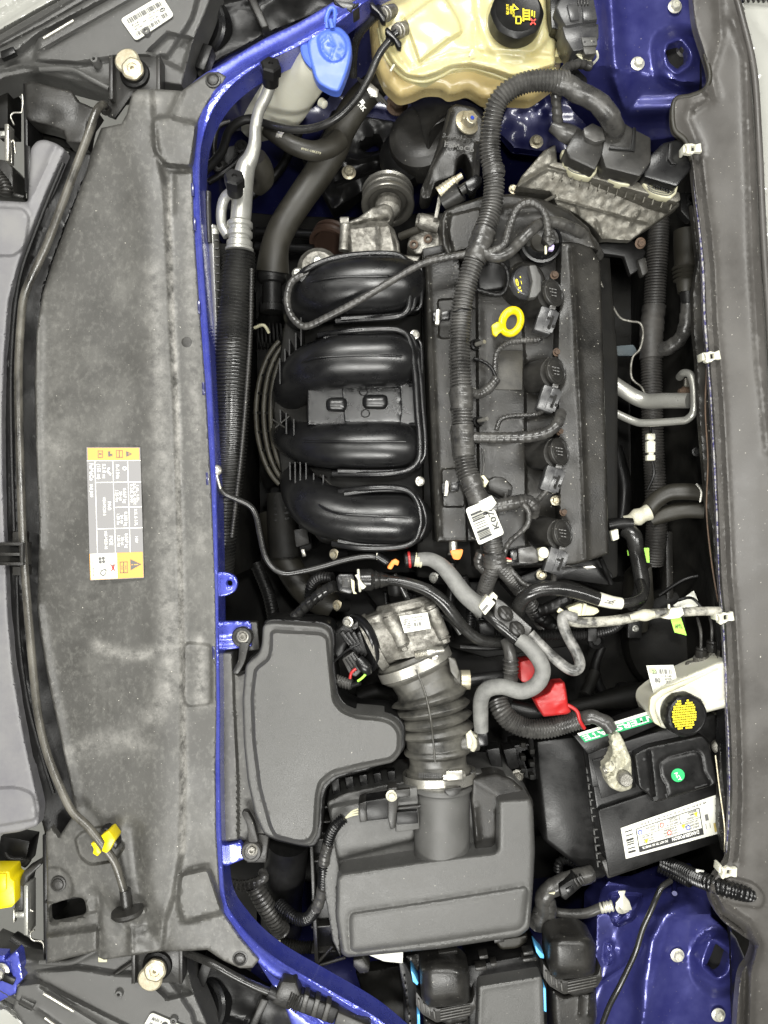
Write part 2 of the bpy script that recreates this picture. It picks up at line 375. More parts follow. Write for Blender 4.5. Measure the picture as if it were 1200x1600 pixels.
def hexbolt(p, axis, s, m='steel', parent=None, name='bolt', flange=True, label=None):
    prof = [(s * 1.5, 0), (s * 1.55, s * .25), (s * 1.15, s * .42)] if flange else []
    prof += [(s, s * .45), (s, s * 1.1), (s * .85, s * 1.3), (s * .45, s * 1.32), (s * .4, s * 1.12)]
    def mod(t, h): return (1 / math.cos(((t + .52) % (math.pi / 3)) - math.pi / 6)) * .93 if h > s * .43 else 1
    return lathe(name, p, axis, prof, m, parent, 24, mod)
def bil(q, u, v):
    """point on a quad of (px, py, z): corners top-left, top-right, bottom-right, bottom-left of the print as it is read"""
    a, b, c, d = [Vector(x) for x in q]
    return a * (1 - u) * (1 - v) + b * u * (1 - v) + c * u * v + d * (1 - u) * v
def plate(name, q, m, parent=None, eps=.0006, cut=0, uv=(0, 0, 1, 1), rnd=.0):
    """thin printed patch on quad q, covering the uv box"""
    u0, v0, u1, v1 = uv; pts = [(u0, v0), (u1, v0), (u1, v1), (u0, v1)]
    if rnd:
        L = (Vector(q[0]) - Vector(q[1])).length / max((Vector(q[0]) - Vector(q[3])).length, 1e-6)
        pts = [(x / L, y) for x, y in fillet([(a * L, b) for a, b in pts], rnd)]
    t = []
    for a, b in pts:
        x = bil(q, a, b); t.append(P(x.x, x.y, x.z + eps))
    n = len(t); verts = t + [v - Vector((0, 0, min(eps, .0005))) for v in t]
    return mk(name, verts, [list(range(n))] + [[i, (i + 1) % n, n + (i + 1) % n, n + i] for i in range(n)], m, parent, 30)
_txt = {}
def textpts(s, bold=False):
    if (s, bold) in _txt: return _txt[(s, bold)]
    c = bpy.data.curves.new("t", 'FONT'); c.body = s; c.size = 1; c.resolution_u = 2; c.offset = .02 if bold else 0
    o = bpy.data.objects.new("t", c); COL.objects.link(o); dg = bpy.context.evaluated_depsgraph_get()
    me = bpy.data.meshes.new_from_object(o.evaluated_get(dg)); vs = [(v.co.x, v.co.y) for v in me.vertices]; fs = [list(p.vertices) for p in me.polygons]
    bpy.data.objects.remove(o); bpy.data.curves.remove(c); bpy.data.meshes.remove(me); _txt[(s, bold)] = (vs, fs); return vs, fs
def text(q, lines, m, parent, eps=.0011, name='lettering', bold=True):
    """print on quad q; lines = [(string, u, v, cap height in v, width in u or None)] joined as one printed part"""
    V = []; F = []
    w_ = (Vector(q[0]) - Vector(q[1])).length; h_ = (Vector(q[0]) - Vector(q[3])).length; asp = h_ / w_
    for s, u, v, hh, ww in lines:
        vs, fs = textpts(s, bold); x0 = min(a for a, b in vs); x1 = max(a for a, b in vs); sc = hh / .72
        sx = (ww / (x1 - x0)) if ww else sc * asp
        k = len(V)
        for a, b in vs:
            x = bil(q, u + (a - x0) * sx, v - b * sc); V.append(P(x.x, x.y, x.z + eps))
        F += [[i + k for i in f] for f in fs]
    return mk(name, V, F, m, parent, None)
def bars(q, m, parent, rects, eps=.0011, name='print'):
    V = []; F = []
    for u0, v0, u1, v1 in rects:
        k = len(V)
        for a, b in ((u0, v0), (u1, v0), (u1, v1), (u0, v1)):
            x = bil(q, a, b); V.append(P(x.x, x.y, x.z + eps))
        F.append([k, k + 1, k + 2, k + 3])
    return mk(name, V, F, m, parent, None)
def barcode(u0, v0, u1, v1, n, horizontal=False, seed=1):
    rg = random.Random(seed); out = []; t = 0.
    ws = [rg.choice((1, 1, 2, 3)) for _ in range(2 * n)]; tot = sum(ws)
    for i, w_ in enumerate(ws):
        a, b = t / tot, (t + w_) / tot; t += w_
        if i % 2 == 0: out.append((u0, v0 + (v1 - v0) * a, u1, v0 + (v1 - v0) * b) if horizontal else (u0 + (u1 - u0) * a, v0, u0 + (u1 - u0) * b, v1))
    return out
def poly_print(q, m, parent, polys, eps=.0012, name='symbol'):
    V = []; F = []
    for p in polys:
        k = len(V)
        for a, b in p: x = bil(q, a, b); V.append(P(x.x, x.y, x.z + eps))
        F.append(list(range(k, k + len(p))))
    return mk(name, V, F, m, parent, None)

# ================================================================ the setting
struct(prism("garage_floor", [(-2500, -2500), (3600, -2500), (3600, 4000), (-2500, 4000)], -.95, .05, 'skin', None, 0))
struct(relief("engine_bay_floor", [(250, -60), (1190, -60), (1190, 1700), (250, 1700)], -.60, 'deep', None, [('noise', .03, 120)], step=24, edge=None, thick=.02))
def wall_sheet(name, rows, m, **k): return struct(loft(name, rows, m, **k))
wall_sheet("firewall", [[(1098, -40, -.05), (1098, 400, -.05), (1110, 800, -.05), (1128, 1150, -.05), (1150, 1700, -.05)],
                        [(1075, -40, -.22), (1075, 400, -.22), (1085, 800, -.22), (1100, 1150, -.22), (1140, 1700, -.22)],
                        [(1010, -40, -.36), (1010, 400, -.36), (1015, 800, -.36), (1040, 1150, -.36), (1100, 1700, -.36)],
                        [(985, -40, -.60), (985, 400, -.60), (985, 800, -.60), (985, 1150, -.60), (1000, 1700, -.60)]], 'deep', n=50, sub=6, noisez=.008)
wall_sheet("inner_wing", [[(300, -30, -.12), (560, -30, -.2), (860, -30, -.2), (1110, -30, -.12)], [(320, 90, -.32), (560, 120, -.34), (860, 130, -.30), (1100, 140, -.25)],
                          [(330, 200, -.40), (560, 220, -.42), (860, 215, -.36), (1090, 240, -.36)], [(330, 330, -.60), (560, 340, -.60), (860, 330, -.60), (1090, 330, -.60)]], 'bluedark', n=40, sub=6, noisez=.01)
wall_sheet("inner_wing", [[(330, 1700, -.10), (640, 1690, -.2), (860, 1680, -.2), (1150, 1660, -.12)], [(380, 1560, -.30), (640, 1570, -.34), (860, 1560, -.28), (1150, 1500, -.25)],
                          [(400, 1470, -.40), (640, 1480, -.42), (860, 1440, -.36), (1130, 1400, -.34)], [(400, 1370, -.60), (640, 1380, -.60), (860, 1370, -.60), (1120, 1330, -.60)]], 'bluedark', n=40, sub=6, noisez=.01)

# ================================================================ front: bumper grille top and headlamps
g = relief("grille_panel", [(48, 232), (58, 220), (70, 218), (88, 224), (103, 234), (75, 295), (50, 358), (30, 410), (14, 470), (7, 560), (4, 650), (5, 760), (9, 850), (13, 960), (21, 1050), (36, 1140), (52, 1215), (63, 1262), (60, 1290), (30, 1300), (-30, 1308), (-30, 312), (44, 316)],
           -.02, 'panel2', None, [('poly', fillet([(-60, 322), (36, 326), (46, 340), (38, 388), (20, 400), (-60, 398)], 12), .006, 6), ('poly', fillet([(-60, 1235), (25, 1230), (52, 1240), (58, 1280), (-60, 1300)], 10), .006, 6), ('line', [(88, 226), (55, 300), (46, 316)], .004, 5)], step=7, edge=(6, .006), thick=.03, round_=6)
tag(g, 'lilac-grey plastic grille top panel along the left edge', 'panel')
t = thing("front_channel", 'black plastic gutter channel between the grille panel and radiator cover', 'channel', 40, 700, -.06)
relief("channel_floor", [(108, 236), (150, 240), (120, 310), (85, 400), (66, 460), (60, 620), (66, 850), (62, 950), (86, 1050), (98, 1130), (128, 1250), (90, 1330), (72, 1310), (60, 1262), (30, 1140), (14, 1040), (4, 900), (-5, 760), (-5, 560), (8, 460), (40, 380), (85, 300)], -.045, 'black', t, [('line', [(70, 300), (30, 430), (12, 560), (14, 850), (30, 1000), (60, 1180)], .012, 9), ('noise', .003, 40)], step=9)
for a, b in ((150, 310), (330, 560), (580, 820), (900, 1040)):
    pass
tube("channel_lip", [(99, 255, -.02), (62, 345, -.02), (30, 440, -.02), (18, 560, -.02), (18, 700, -.02), (22, 830, -.02)], 3.2, 'black', t, n=8)
tube("channel_lip", [(26, 900, -.02), (30, 1000, -.02), (44, 1100, -.02), (68, 1190, -.02), (84, 1240, -.02)], 3.2, 'black', t, n=8)

def headlamp(flip):
    f = (lambda y: y) if not flip else (lambda y: 1612 - y)
    q = lambda *p: [(x, f(y)) for x, y in p]
    t = thing("headlamp_housing", 'dark grey headlamp housing in the %s corner with a %s label' % (('top left', 'whole barcode') if not flip else ('bottom left', 'half-hidden pale')), 'headlamp', 150, f(60), -.05)
    body = q((-20, 80), (60, 45), (150, -2), (200, -30), (340, -30), (322, 20), (300, 70), (285, 135), (240, 128), (170, 140), (120, 128), (60, 112), (10, 122), (-20, 135))
    relief("housing", body, -.05, 'cover', t, [('poly', q((60, 60), (240, -40), (320, -40), (300, 30), (262, 88), (180, 90), (120, 100), (55, 95)), .012, 10),
            ('line', q((-20, 112), (40, 100), (110, 112), (170, 132)), .008, 5), ('poly', q((232, 80), (262, 52), (300, 60), (285, 110), (250, 92)), -.014, 8), ('line', q((60, 82), (215, -5)), -.005, 2.5)], step=5, edge=(5, .008), thick=.06)
    relief("lens_rim", q((-30, 72), (50, 25), (150, -30), (215, -30), (60, 52), (28, 78), (-30, 108)), -.035, 'cover', t, [('line', q((-20, 75), (60, 30), (150, -25)), .006, 3), ('line', q((-20, 85), (70, 38), (170, -20)), -.006, 2)], step=5, edge=(3, .004), thick=.03)
    relief("lens", q((-60, -60), (150, -60), (135, -25), (45, 24), (-5, 52), (-60, 90)), -.06, 'lens', t, [('line', q((-20, 40), (60, -10), (100, -40)), -.01, 8)], step=8, edge=(5, .008), thick=.05)
    tube("lens_clip", [(*q((68, 60))[0], -.022), (*q((115, 32))[0], -.022)], 2.6, 'steel', t, n=8)
    prism("latch", q((0, 80), (20, 72), (24, 82), (2, 92)), -.026, .01, 'black', t, .001)
    for x, y in (((235, 62), (155, 105)) if not flip else ((193, 72), (277, 31))):
        lathe("screw_post", (x, f(y) - 0, -.055), (0, 0, 1), [(7.5, -10), (6.5, 22), (5.6, 24), (2.6, 24.2), (2.4, 12)], 'cover', t, 16)
    tube("rib", [(*q((62, 108))[0], -.03), (*q((110, 108))[0], -.026), (*q((140, 122))[0], -.026), (*q((170, 138))[0], -.03)], 4, 'cover', t, n=8, flat=.8)
    if not flip:
        L = [(188, 28, -.034), (253, -6, -.034), (272, 26, -.034), (211, 64, -.034)]
        relief("sticker", [(188, 30), (252, -8), (272, 24), (212, 64)], -.0336, 'paper', t, (), step=20, edge=None, thick=.0012, round_=6)
        bars(L, 'dink', t, barcode(.09, .14, .93, .34, 34, seed=3) + barcode(.10, .74, .70, .90, 26, seed=4) + barcode(.74, .66, .92, .84, 6, seed=6), eps=.0016)
        text(L, [("MLT & MLT2", .12, .47, .06, .22), ("13W029 -- 1 0000", .12, .57, .06, .33), ("ASS 13006 C", .12, .67, .06, .24), ("LEFT  LHD  R-HB", .55, .45, .06, .24), ("12/03/15", .5, .56, .06, .17), ("14:18  08", .5, .66, .06, .2)], 'dink', t, .0017)
        poly_print(L, 'ink', t, [[(.86 + .065 * math.cos(a / 8 * math.pi), .5 + .075 * math.sin(a / 8 * math.pi)) for a in range(16)]], .0016); text(L, [("Ford", .82, .54, .07, .08)], 'winkm', t, .0022)
    else:
        L = [(236, 1582, -.034), (330, 1620, -.034), (315, 1650, -.034), (218, 1614, -.034)]
        relief("sticker", [(236, 1582), (330, 1622), (315, 1650), (218, 1614)], -.0336, 'paper', t, (), step=20, edge=None, thick=.0012, round_=6)
        text(L, [("MARK 4", .06, .30, .16, .16), ("08 LH", .06, .55, .16, .12), ("D   A", .05, .85, .16, .12)], 'dink', t, .0017)
        poly_print(L, 'ink', t, [[(.28 + .05 * math.cos(a / 8 * math.pi), .28 + .14 * math.sin(a / 8 * math.pi)) for a in range(16)]], .0016)
headlamp(False); headlamp(True)
# dark lamp bowls behind the housings, between housing and blue rail
for sgn, yy in ((1, 0), (-1, 1)):
    fy = (lambda y: y) if not yy else (lambda y: 1610 - y)
    t = thing("bulb_housing", 'round black headlamp bulb cap beside the %s lamp housing' % ('upper' if not yy else 'lower'), 'cap', 330, fy(50), -.12)
    lathe("cap_ring", (325, fy(45), -.14), (-.4, -.3 * sgn, 1), [(48, 0), (48, 20), (44, 24), (38, 25), (36, 18), (10, 18), (8, 22)], 'gloss', t, 36)
    box("cap_tab", 318, fy(88), -.09, 16, 40, .03, 'black', t, rot=20)

def stop(px, py, flip):
    s = -1 if flip else 1
    t = thing("bonnet_bracket", 'black steel bracket carrying a yellowed zinc adjuster bolt, %s left of the radiator cover' % ('upper' if not flip else 'lower'), 'bracket', px, py, -.06)
    prism("plate", [(px - 33, py - 22 * s), (px + 38, py - 22 * s), (px + 38, py + 30 * s), (px - 5, py + 40 * s), (px - 30, py + 75 * s), (px - 42, py + 70 * s)], -.035, .006, 'dusty', t, .001)
    for dx in (-36, 38): prism("flange", [(px + dx - 3, py - 24 * s), (px + dx + 3, py - 24 * s), (px + dx + 3, py + 45 * s), (px + dx - 3, py + 45 * s)], -.022, .03, 'dusty', t, .001)
    lathe("bush", (px + 2, py + 6 * s, -.034), (0, 0, 1), [(24, 0), (23, 5), (19, 7), (18, 9)], 'black', t, 28)
    lathe("bolt_shank", (px + 1, py + 4 * s, -.03), (-.05, .06 * s, 1), [(15, 0), (15, 22), (19, 25), (19.5, 31), (17, 33)], 'zinc', t, 28, smooth=25)
    lathe("bolt_head", (px - 1, py - 1 * s, .003), (0, 0, 1), [(17, 0), (17, 4), (14, 6), (8, 6.2), (7, 5), (3.2, 5.2), (2.8, 1)], 'zinc', t, 24, mod=lambda a, h: 1 + .035 * math.cos(6 * a))
stop(209, 110, False); stop(244, 1514, True)

# side carrier bracket (upper left) and grille internals
t = thing("carrier_bracket", 'folded black steel carrier bracket with a dusty top, upper left corner', 'bracket', 90, 190, -.05)
relief("top_plate", [(38, 130), (50, 127), (80, 134), (112, 142), (122, 158), (150, 170), (138, 190), (130, 225), (104, 222), (98, 205), (80, 198), (48, 190), (40, 184)], -.035, 'dusty', t, [('noise', .003, 30), ('bell', (70, 155), (30, 20), .004)], step=5, edge=(4, .005), thick=.04)
prism("side_plate", [(36, 130), (42, 130), (44, 300), (38, 300)], -.04, .06, 'black', t, .001)
prism("inner_arm", [(98, 208), (104, 216), (120, 224), (108, 232), (90, 226), (44, 214), (42, 200)], -.10, .02, 'deep', t, .001)
prism("edge_strip", [(38, 226), (47, 228), (50, 312), (42, 314)], -.03, .05, 'black', t, .001)
tube("bent_wire", [(22, 195, -.05), (16, 182, -.05), (20, 176, -.05), (34, 176, -.05), (36, 160, -.05), (35, 148, -.05)], 1.4, 'steel', t, n=8, sm_=False)
tube("bent_wire", [(18, 255, -.05), (17, 222, -.05), (22, 218, -.05), (24, 240, -.05)], 1.4, 'steel', t, n=8, sm_=False)
t = thing("lock_mechanism", 'bonnet latch side with pale zinc strip and spring at the upper left edge', 'latch', 10, 240, -.08)
box("zinc_strip", 10, 222, -.04, 7, 58, .02, 'steel', t); box("pin", 2, 208, -.05, 16, 8, .01, 'pipe', t)
prism("latch_body", [(-20, 245), (10, 250), (20, 262), (20, 300), (38, 305), (36, 310), (-20, 305)], -.07, .05, 'dusty', t, .004)
tube("spring", [(-8, 270, -.05), (8, 290, -.05), (10, 306, -.05)], 9, 'dusty', t, corr=(5, 3), n=12)
box("strut", -3, 165, -.09, 30, 70, .05, 'deep', t)

t = thing("lower_latch", 'bonnet latch parts with a bright yellow connector at the lower left edge', 'latch', 20, 1400, -.08)
prism("yellow_connector", [(-20, 1362), (14, 1362), (16, 1374), (22, 1378), (23, 1412), (18, 1418), (-20, 1424)], -.03, .04, 'yellow', t, .002)
prism("yellow_tab", [(-8, 1366), (9, 1366), (9, 1392), (-8, 1398)], -.026, .006, 'yellow', t, .001)
box("zinc_plate", 40, 1423, -.035, 7, 78, .03, 'pipe', t); box("cross_pin", 30, 1430, -.05, 22, 9, .012, 'pipe', t); box("cross_pin", 21, 1432, -.045, 3, 22, .01, 'steel', t)
box("coupling", 29, 1402, -.05, 13, 42, .03, 'dusty', t); box("coupling", 20, 1330, -.09, 46, 40, .04, 'black', t, rot=10)
prism("cast_arm", [(30, 1378), (36, 1362), (60, 1348), (66, 1350), (44, 1372), (42, 1385), (32, 1386)], -.045, .03, 'dusty', t, .003)
prism("side_plate", [(66, 1305), (73, 1305), (74, 1500), (68, 1500)], -.04, .08, 'black', t, .001)
tube("bent_wire", [(70, 1494, -.045), (68, 1474, -.045), (64, 1470, -.045), (52, 1470, -.045), (47, 1464, -.045), (48, 1456, -.045), (54, 1453, -.045)], 1.5, 'steel', t, n=8, sm_=False)
tube("bent_wire", [(52, 1424, -.045), (47, 1422, -.045), (47, 1396, -.045), (46, 1384, -.045)], 1.5, 'steel', t, n=8, sm_=False)
for i in range(4): tube("link", [(6 + i * 9, 1318 + 6 * i, -.1), (14 + i * 8, 1340 + i * 4, -.09), (34 + i * 4, 1342, -.09)], 4, 'dusty', t, n=8)

t = thing("wing_corner", 'pale violet-blue painted wing corner bracket with a nut, bottom left', 'body panel', 10, 1530, -.03)
relief("painted_plate", [(-30, 1490), (8, 1492), (8, 1500), (26, 1485), (30, 1490), (36, 1530), (27, 1540), (25, 1552), (-30, 1580)], -.03, 'blue', t, [('poly', [(-40, 1502), (16, 1502), (20, 1530), (-40, 1536)], -.006, 3)], step=4, edge=(2, .003), thick=.02)
hexbolt((2, 1517, -.034), (0, 0, 1), 9, 'steel', t, 'nut')
t = thing("bumper_bracket", 'grey plastic bumper rail with clip slot in the bottom left corner', 'bracket', 80, 1580, -.03)
relief("rail", [(28, 1540), (60, 1536), (230, 1620), (240, 1660), (60, 1640), (20, 1575)], -.03, 'cover', t, [('line', [(66, 1542), (160, 1600), (200, 1640)], -.006, 3), ('line', [(60, 1580), (130, 1630)], .005, 3), ('poly', [(34, 1558), (56, 1566), (48, 1578), (30, 1568)], -.008, 3)], step=4, edge=(3, .004), thick=.03, round_=4)
tube("chrome_strip", [(70, 1590, -.024), (100, 1612, -.024)], 2.4, 'steel', t, n=8)
relief("lamp_glass", [(-40, 1572), (10, 1576), (70, 1620), (60, 1660), (-40, 1660)], -.05, 'lens', t, (), step=10, edge=(4, .006), thick=.03)
tube("lower_duct", [(20, 1468, -.10), (70, 1495, -.09), (150, 1508, -.08), (215, 1497, -.07)], [13, 14, 13, 12], 'black', t)
tube("wire_tail", [(60, 1515, -.06), (100, 1545, -.045), (150, 1540, -.045), (190, 1515, -.045), (215, 1498, -.045)], 3, 'dusty', t, n=8)

# ================================================================ radiator cover
t = thing("radiator_cover", 'wide dusty grey plastic radiator cover with the yellow and grey refrigerant label', 'radiator cover', 190, 800, -.02)
out = [(206, 147), (215, 140), (243, 139), (284, 142), (300, 130), (325, 113), (342, 112), (354, 120), (350, 128), (338, 140), (322, 165), (311, 186), (305, 205), (301, 262), (302, 330), (306, 400), (313, 500), (321, 600), (330, 760), (336, 900), (338, 1000), (339, 1100), (337, 1200), (338, 1300), (344, 1400), (350, 1428), (375, 1465), (405, 1500), (395, 1512), (375, 1513), (350, 1502), (324, 1484), (290, 1486), (245, 1487), (215, 1492), (162, 1500), (154, 1496), (152, 1486), (72, 1506), (72, 1462), (74, 1420), (72, 1300), (80, 1292), (92, 1308), (118, 1268), (96, 1160), (78, 1080), (62, 990), (58, 950), (60, 880), (62, 820), (56, 700), (54, 600), (57, 520), (66, 460), (84, 404), (108, 340), (135, 268), (142, 240), (158, 200), (190, 193), (198, 178)]
ft = [('side', [(236, 120), (240, 190), (250, 255), (258, 290), (264, 400), (268, 520), (274, 640), (280, 820), (284, 1000), (286, 1200), (284, 1330), (272, 1400), (258, 1440), (252, 1520)], -.011, 12),
      ('slope', (60, 0), (240, 0), -.010, .004),
      ('poly', fillet([(239, 184), (262, 182), (309, 194), (299, 262), (257, 258), (242, 235)], 8), .016, 9),
      ('poly', fillet([(281, 1366), (326, 1356), (349, 1425), (286, 1442), (277, 1410)], 9), .016, 9),
      ('line', [(284, 142), (266, 182)], .005, 5), ('line', [(205, 215), (228, 300), (238, 500), (250, 800), (258, 1100), (262, 1300)], .003, 28),
      ('poly', fillet([(286, 1010), (294, 1004), (330, 1008), (330, 1100), (294, 1104), (286, 1092)], 8), -.006, 7),
      ('line', [(300, 262), (268, 268), (268, 330)], -.003, 6),
      ('poly', fillet([(117, 1310), (128, 1300), (160, 1290), (196, 1320), (180, 1345), (140, 1352), (124, 1338)], 8), -.006, 5),
      ('poly', fillet([(66, 1355), (96, 1356), (112, 1372), (114, 1402), (90, 1410), (66, 1412)], 10), -.006, 5),
      ('line', [(206, 1300), (214, 1380), (232, 1450), (252, 1490)], -.008, 14), ('line', [(150, 1404), (200, 1452), (240, 1440)], -.010, 16),
      ('poly', [(60, 1462), (153, 1446), (153, 1520), (60, 1530)], .007, 8), ('poly', [(60, 1440), (153, 1424), (156, 1452), (60, 1465)], -.007, 7), ('line', [(154, 1398), (156, 1450), (156, 1490)], -.004, 4),
      ('line', [(205, 1452), (206, 1490)], .004, 5), ('line', [(60, 950), (74, 1040), (96, 1150), (120, 1260)], .006, 7), ('line', [(58, 500), (58, 700), (62, 850)], .006, 7), ('bell', (232, 158), (14, 8), .002), ('noise', .0016, 70)]
hole = fillet([(76, 1414), (118, 1401), (132, 1404), (136, 1424), (128, 1434), (78, 1444)], 9)
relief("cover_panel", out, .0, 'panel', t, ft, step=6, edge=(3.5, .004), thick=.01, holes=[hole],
       wear_glint=[([(262, 290), (266, 400), (270, 520), (276, 640), (280, 820), (284, 1000), (287, 1200), (284, 1330)], 4.5, 1.7), ([(240, 420), (246, 560), (252, 680), (258, 780), (262, 900), (264, 1000)], 16, .55), ([(292, 300), (295, 420), (302, 560), (308, 700), (315, 860)], 9, .5), ([(312, 1000), (314, 1100)], 10, .9), ([(150, 1008), (185, 1022), (220, 1024), (262, 1012)], 9, .9), ([(262, 940), (268, 1010), (262, 1080), (240, 1120)], 16, .7), ([(100, 1180), (130, 1170), (200, 1150), (225, 1165)], 16, .55), ([(70, 690), (95, 700)], 16, .5), ([(218, 155), (246, 158)], 7, .6), ([(90, 460), (80, 640), (90, 800)], 30, .18)])  # first band paints the crease's bright highlight together with its worn edge
prism("pit_shade_floor", [(70, 1395), (140, 1390), (146, 1450), (70, 1455)], -.16, .01, 'deep', t, 0)  # black pit added so the inside of the hole stays dark
for q0, q1 in (((70, 1408), (140, 1396)), ((74, 1450), (140, 1440))): prism("pit_shade_wall", [q0, q1, (q1[0], q1[1] + 4), (q0[0], q0[1] + 4)], -.03, .13, 'deep', t, 0)
for x, y, z_ in ((333, 125, -.006), (292, 535, -.010), (307, 957, -.011), (375, 1497, -.008), (91, 1381, -.012)):
    lathe("push_pin", (x, y, z_), (0, 0, 1), [(12.5, -1), (12, 1.2), (9.5, 1.6), (9.2, .9), (8.6, 3), (7.6, 3.6), (3, 3.9)], 'dusty', t, 28)
box("shim", 160, 1497, -.006, 14, 14, .003, 'cream', t, rot=0)
z0 = .0063
Lq = [(219, 699, z0), (225, 903, z0), (141, 907, z0), (135, 699, z0)]
plate("warning_sticker", Lq, 'lab', t, .001, rnd=.06)
st = t
plate("sticker_band", Lq, 'oran', st, .0016, uv=(0.004, .02, .098, .98)); plate("sticker_band", Lq, 'oran', st, .0016, uv=(.80, .01, .995, .49)); plate("sticker_band", Lq, 'paper', st, .0016, uv=(.80, .49, .993, .985))
bars(Lq, 'oran', st, [(.80, .98, .995, 1), (.98, .5, .996, .99)], .0015, 'sticker_edge')
wl = .006
bars(Lq, 'winkm', st, [(.10, .235, .80, .235 + .012), (.10, .51, .80, .522), (.10, .845, .80, .857), (.262, 0, .268, .845), (.452, 0, .458, .51), (.612, 0, .618, .845), (.098, 0, .103, 1)], .0018, 'sticker_grid')
text(Lq, [("1.6L, 1.8L,", .29, .09, .045, .13), ("2.0L, 2.7L GCC", .275, .15, .045, .165), ("& 3.0L E100", .28, .205, .045, .14), ("2.5L & 3.7L", .47, .14, .05, .13), ("HEV", .68, .14, .05, .05),
          ("R-134a", .13, .46, .06, .11), ("0.567 kg", .31, .34, .055, .115), ("20 oz", .335, .41, .05, .07), ("1.25 lbs", .325, .48, .05, .09), ("0.680 kg", .49, .33, .055, .11), ("24 oz", .515, .40, .05, .065), ("1.50 lbs", .505, .47, .05, .085),
          ("0.567 kg", .655, .33, .055, .11), ("20 oz", .68, .40, .05, .065), ("1.25 lbs", .67, .47, .05, .085), ("5.2 fl oz", .125, .71, .06, .11), ("(155 cc)", .125, .81, .06, .115), ("PAG", .41, .63, .06, .065), ("WSH-M1C231-B", .375, .72, .05, .14), ("POE", .67, .62, .065, .07), ("WSS-M2C31-B2", .63, .71, .05, .14), ("FoMoCo", .12, .955, .075, .13), ("SAE J639", .275, .955, .055, .10)], 'winkm', st, .0019)
text(Lq, [("CT 1274  /  13D-V5 AA", .828, .955, .03, .14)], 'dink', st, .0021)
tri = lambda cu, cv, a, b: [(cu - a, cv + b), (cu, cv - b), (cu + a, cv + b)]
for q9 in (tri(.05, .21, .022, .055), tri(.895, .145, .042, .10)): poly_print(Lq, 'dink', st, [q9], .0022, 'warning_triangle')
bars(Lq, 'oran', st, [(.048, .19, .052, .23), (.891, .10, .899, .18), (.891, .20, .899, .225)], .0026, 'exclamation_mark')
def frame_print(q, m, par, boxes, w_=.006, eps=.0022, name='pictogram'):
    rc = []
    for u0, v0, u1, v1 in boxes:
        a = w_; b = w_ * 2.4; rc += [(u0, v0, u1, v0 + b), (u0, v1 - b, u1, v1), (u0, v0, u0 + a, v1), (u1 - a, v0, u1, v1)]
    return bars(q, m, par, rc, eps, name)
frame_print(Lq, 'dink', st, [(.022, .33, .078, .45), (.022, .39, .078, .395), (.025, .70, .078, .79), (.87, .30, .955, .44), (.87, .37, .955, .375)], .004)
bars(Lq, 'dink', st, [(.045, .72, .055, .77), (.03, .56, .07, .60), (.05, .52, .065, .56), (.9, .33, .93, .34), (.9, .40, .93, .41)], .0023, 'pictogram')
poly_print(Lq, 'dink', st, [[(.851 + .012 * math.cos(a) + .018 * math.cos(b), .775 + .03 * math.sin(a) + .045 * math.sin(b)) for a in [k * math.pi / 5 for k in range(10)]] for b in (.7, 2.27, 3.84, 5.41)], .0023, 'fan_pictogram')
poly_print(Lq, 'redink', st, [[(.88, .53), (.885, .52), (.94, .60), (.935, .61)], [(.935, .53), (.94, .54), (.885, .62), (.88, .61)]], .0025, 'cross_pictogram')
poly_print(Lq, 'dink', st, [[(.89, .54), (.925, .55), (.93, .58), (.9, .6), (.885, .57)], [(.915, .72), (.93, .69), (.96, .71), (.975, .76), (.955, .82), (.93, .8)]], .0023, 'hand_pictogram')
poly_print(Lq, 'paper', st, [[(.925, .725), (.935, .71), (.955, .72), (.965, .76), (.95, .80), (.935, .78)]], .0026, 'hand_pictogram')
poly_print(Lq, 'winkm', st, [[(.16 + .016 * math.cos(a * math.pi / 4), .30 + .04 * math.sin(a * math.pi / 4)) for a in range(8)]], .0020, 'gear_pictogram'); poly_print(Lq, 'lab', st, [[(.16 + .008 * math.cos(a * math.pi / 4), .30 + .02 * math.sin(a * math.pi / 4)) for a in range(8)]], .0023, 'gear_pictogram')
poly_print(Lq, 'winkm', st, [[(.15, .60), (.155, .57), (.18, .60), (.20, .55), (.215, .57), (.185, .635), (.165, .62)]], .0020, 'oil_pictogram')

# prop rod
t = thing("prop_rod", 'long dusty black steel bonnet prop rod lying down the left side of the radiator cover', 'prop rod', 60, 700, .005)
tube("rod", [(166, 168, .0), (160, 164, .012), (150, 175, .02), (140, 205, .022), (120, 258, .022), (96, 322, .022), (72, 385, .022), (50, 432, .022), (38, 462, .022), (33, 500, .022), (29, 580, .022), (31, 700, .022), (36, 850, .022), (44, 960, .022), (53, 1060, .022), (60, 1120, .022), (74, 1178, .022), (92, 1225, .022), (112, 1266, .022), (138, 1292, .022), (160, 1320, .021), (178, 1345, .018), (188, 1372, .014), (196, 1400, .010)], 6.3, mat('worn_black_rod', (.010, .0095, .009), (.16, .15, .125), .42, .28, scale=30, bump=.2, contrast=.16, aniso=(1, .35, 1)), t, n=14, step=.006)
lathe("pivot_eye", (166, 172, -.015), (0, 0, 1), [(9, 0), (9, 14), (6, 16), (3, 16.2)], 'dusty', t, 20)
lathe("rubber_collar", (196, 1396, .010), (.12, -1, .0), [(8.5, -6), (9, 14), (8.5, 22), (24, 25), (25, 30), (22, 34), (12, 36)], 'dusty', t, 24)
prism("end_stop", [(184, 1428), (205, 1420), (226, 1422), (228, 1428), (206, 1438), (190, 1436)], .012, .012, 'panel', t, .003)
t = thing("rod_clip", 'bright yellow plastic clip holding the prop rod on the radiator cover', 'clip', 158, 1318, .0)
prism("clip_jaw", [(157, 1306), (170, 1298), (180, 1312), (172, 1328), (166, 1334), (158, 1330), (163, 1316)], .030, .03, 'yellow', t, .002)
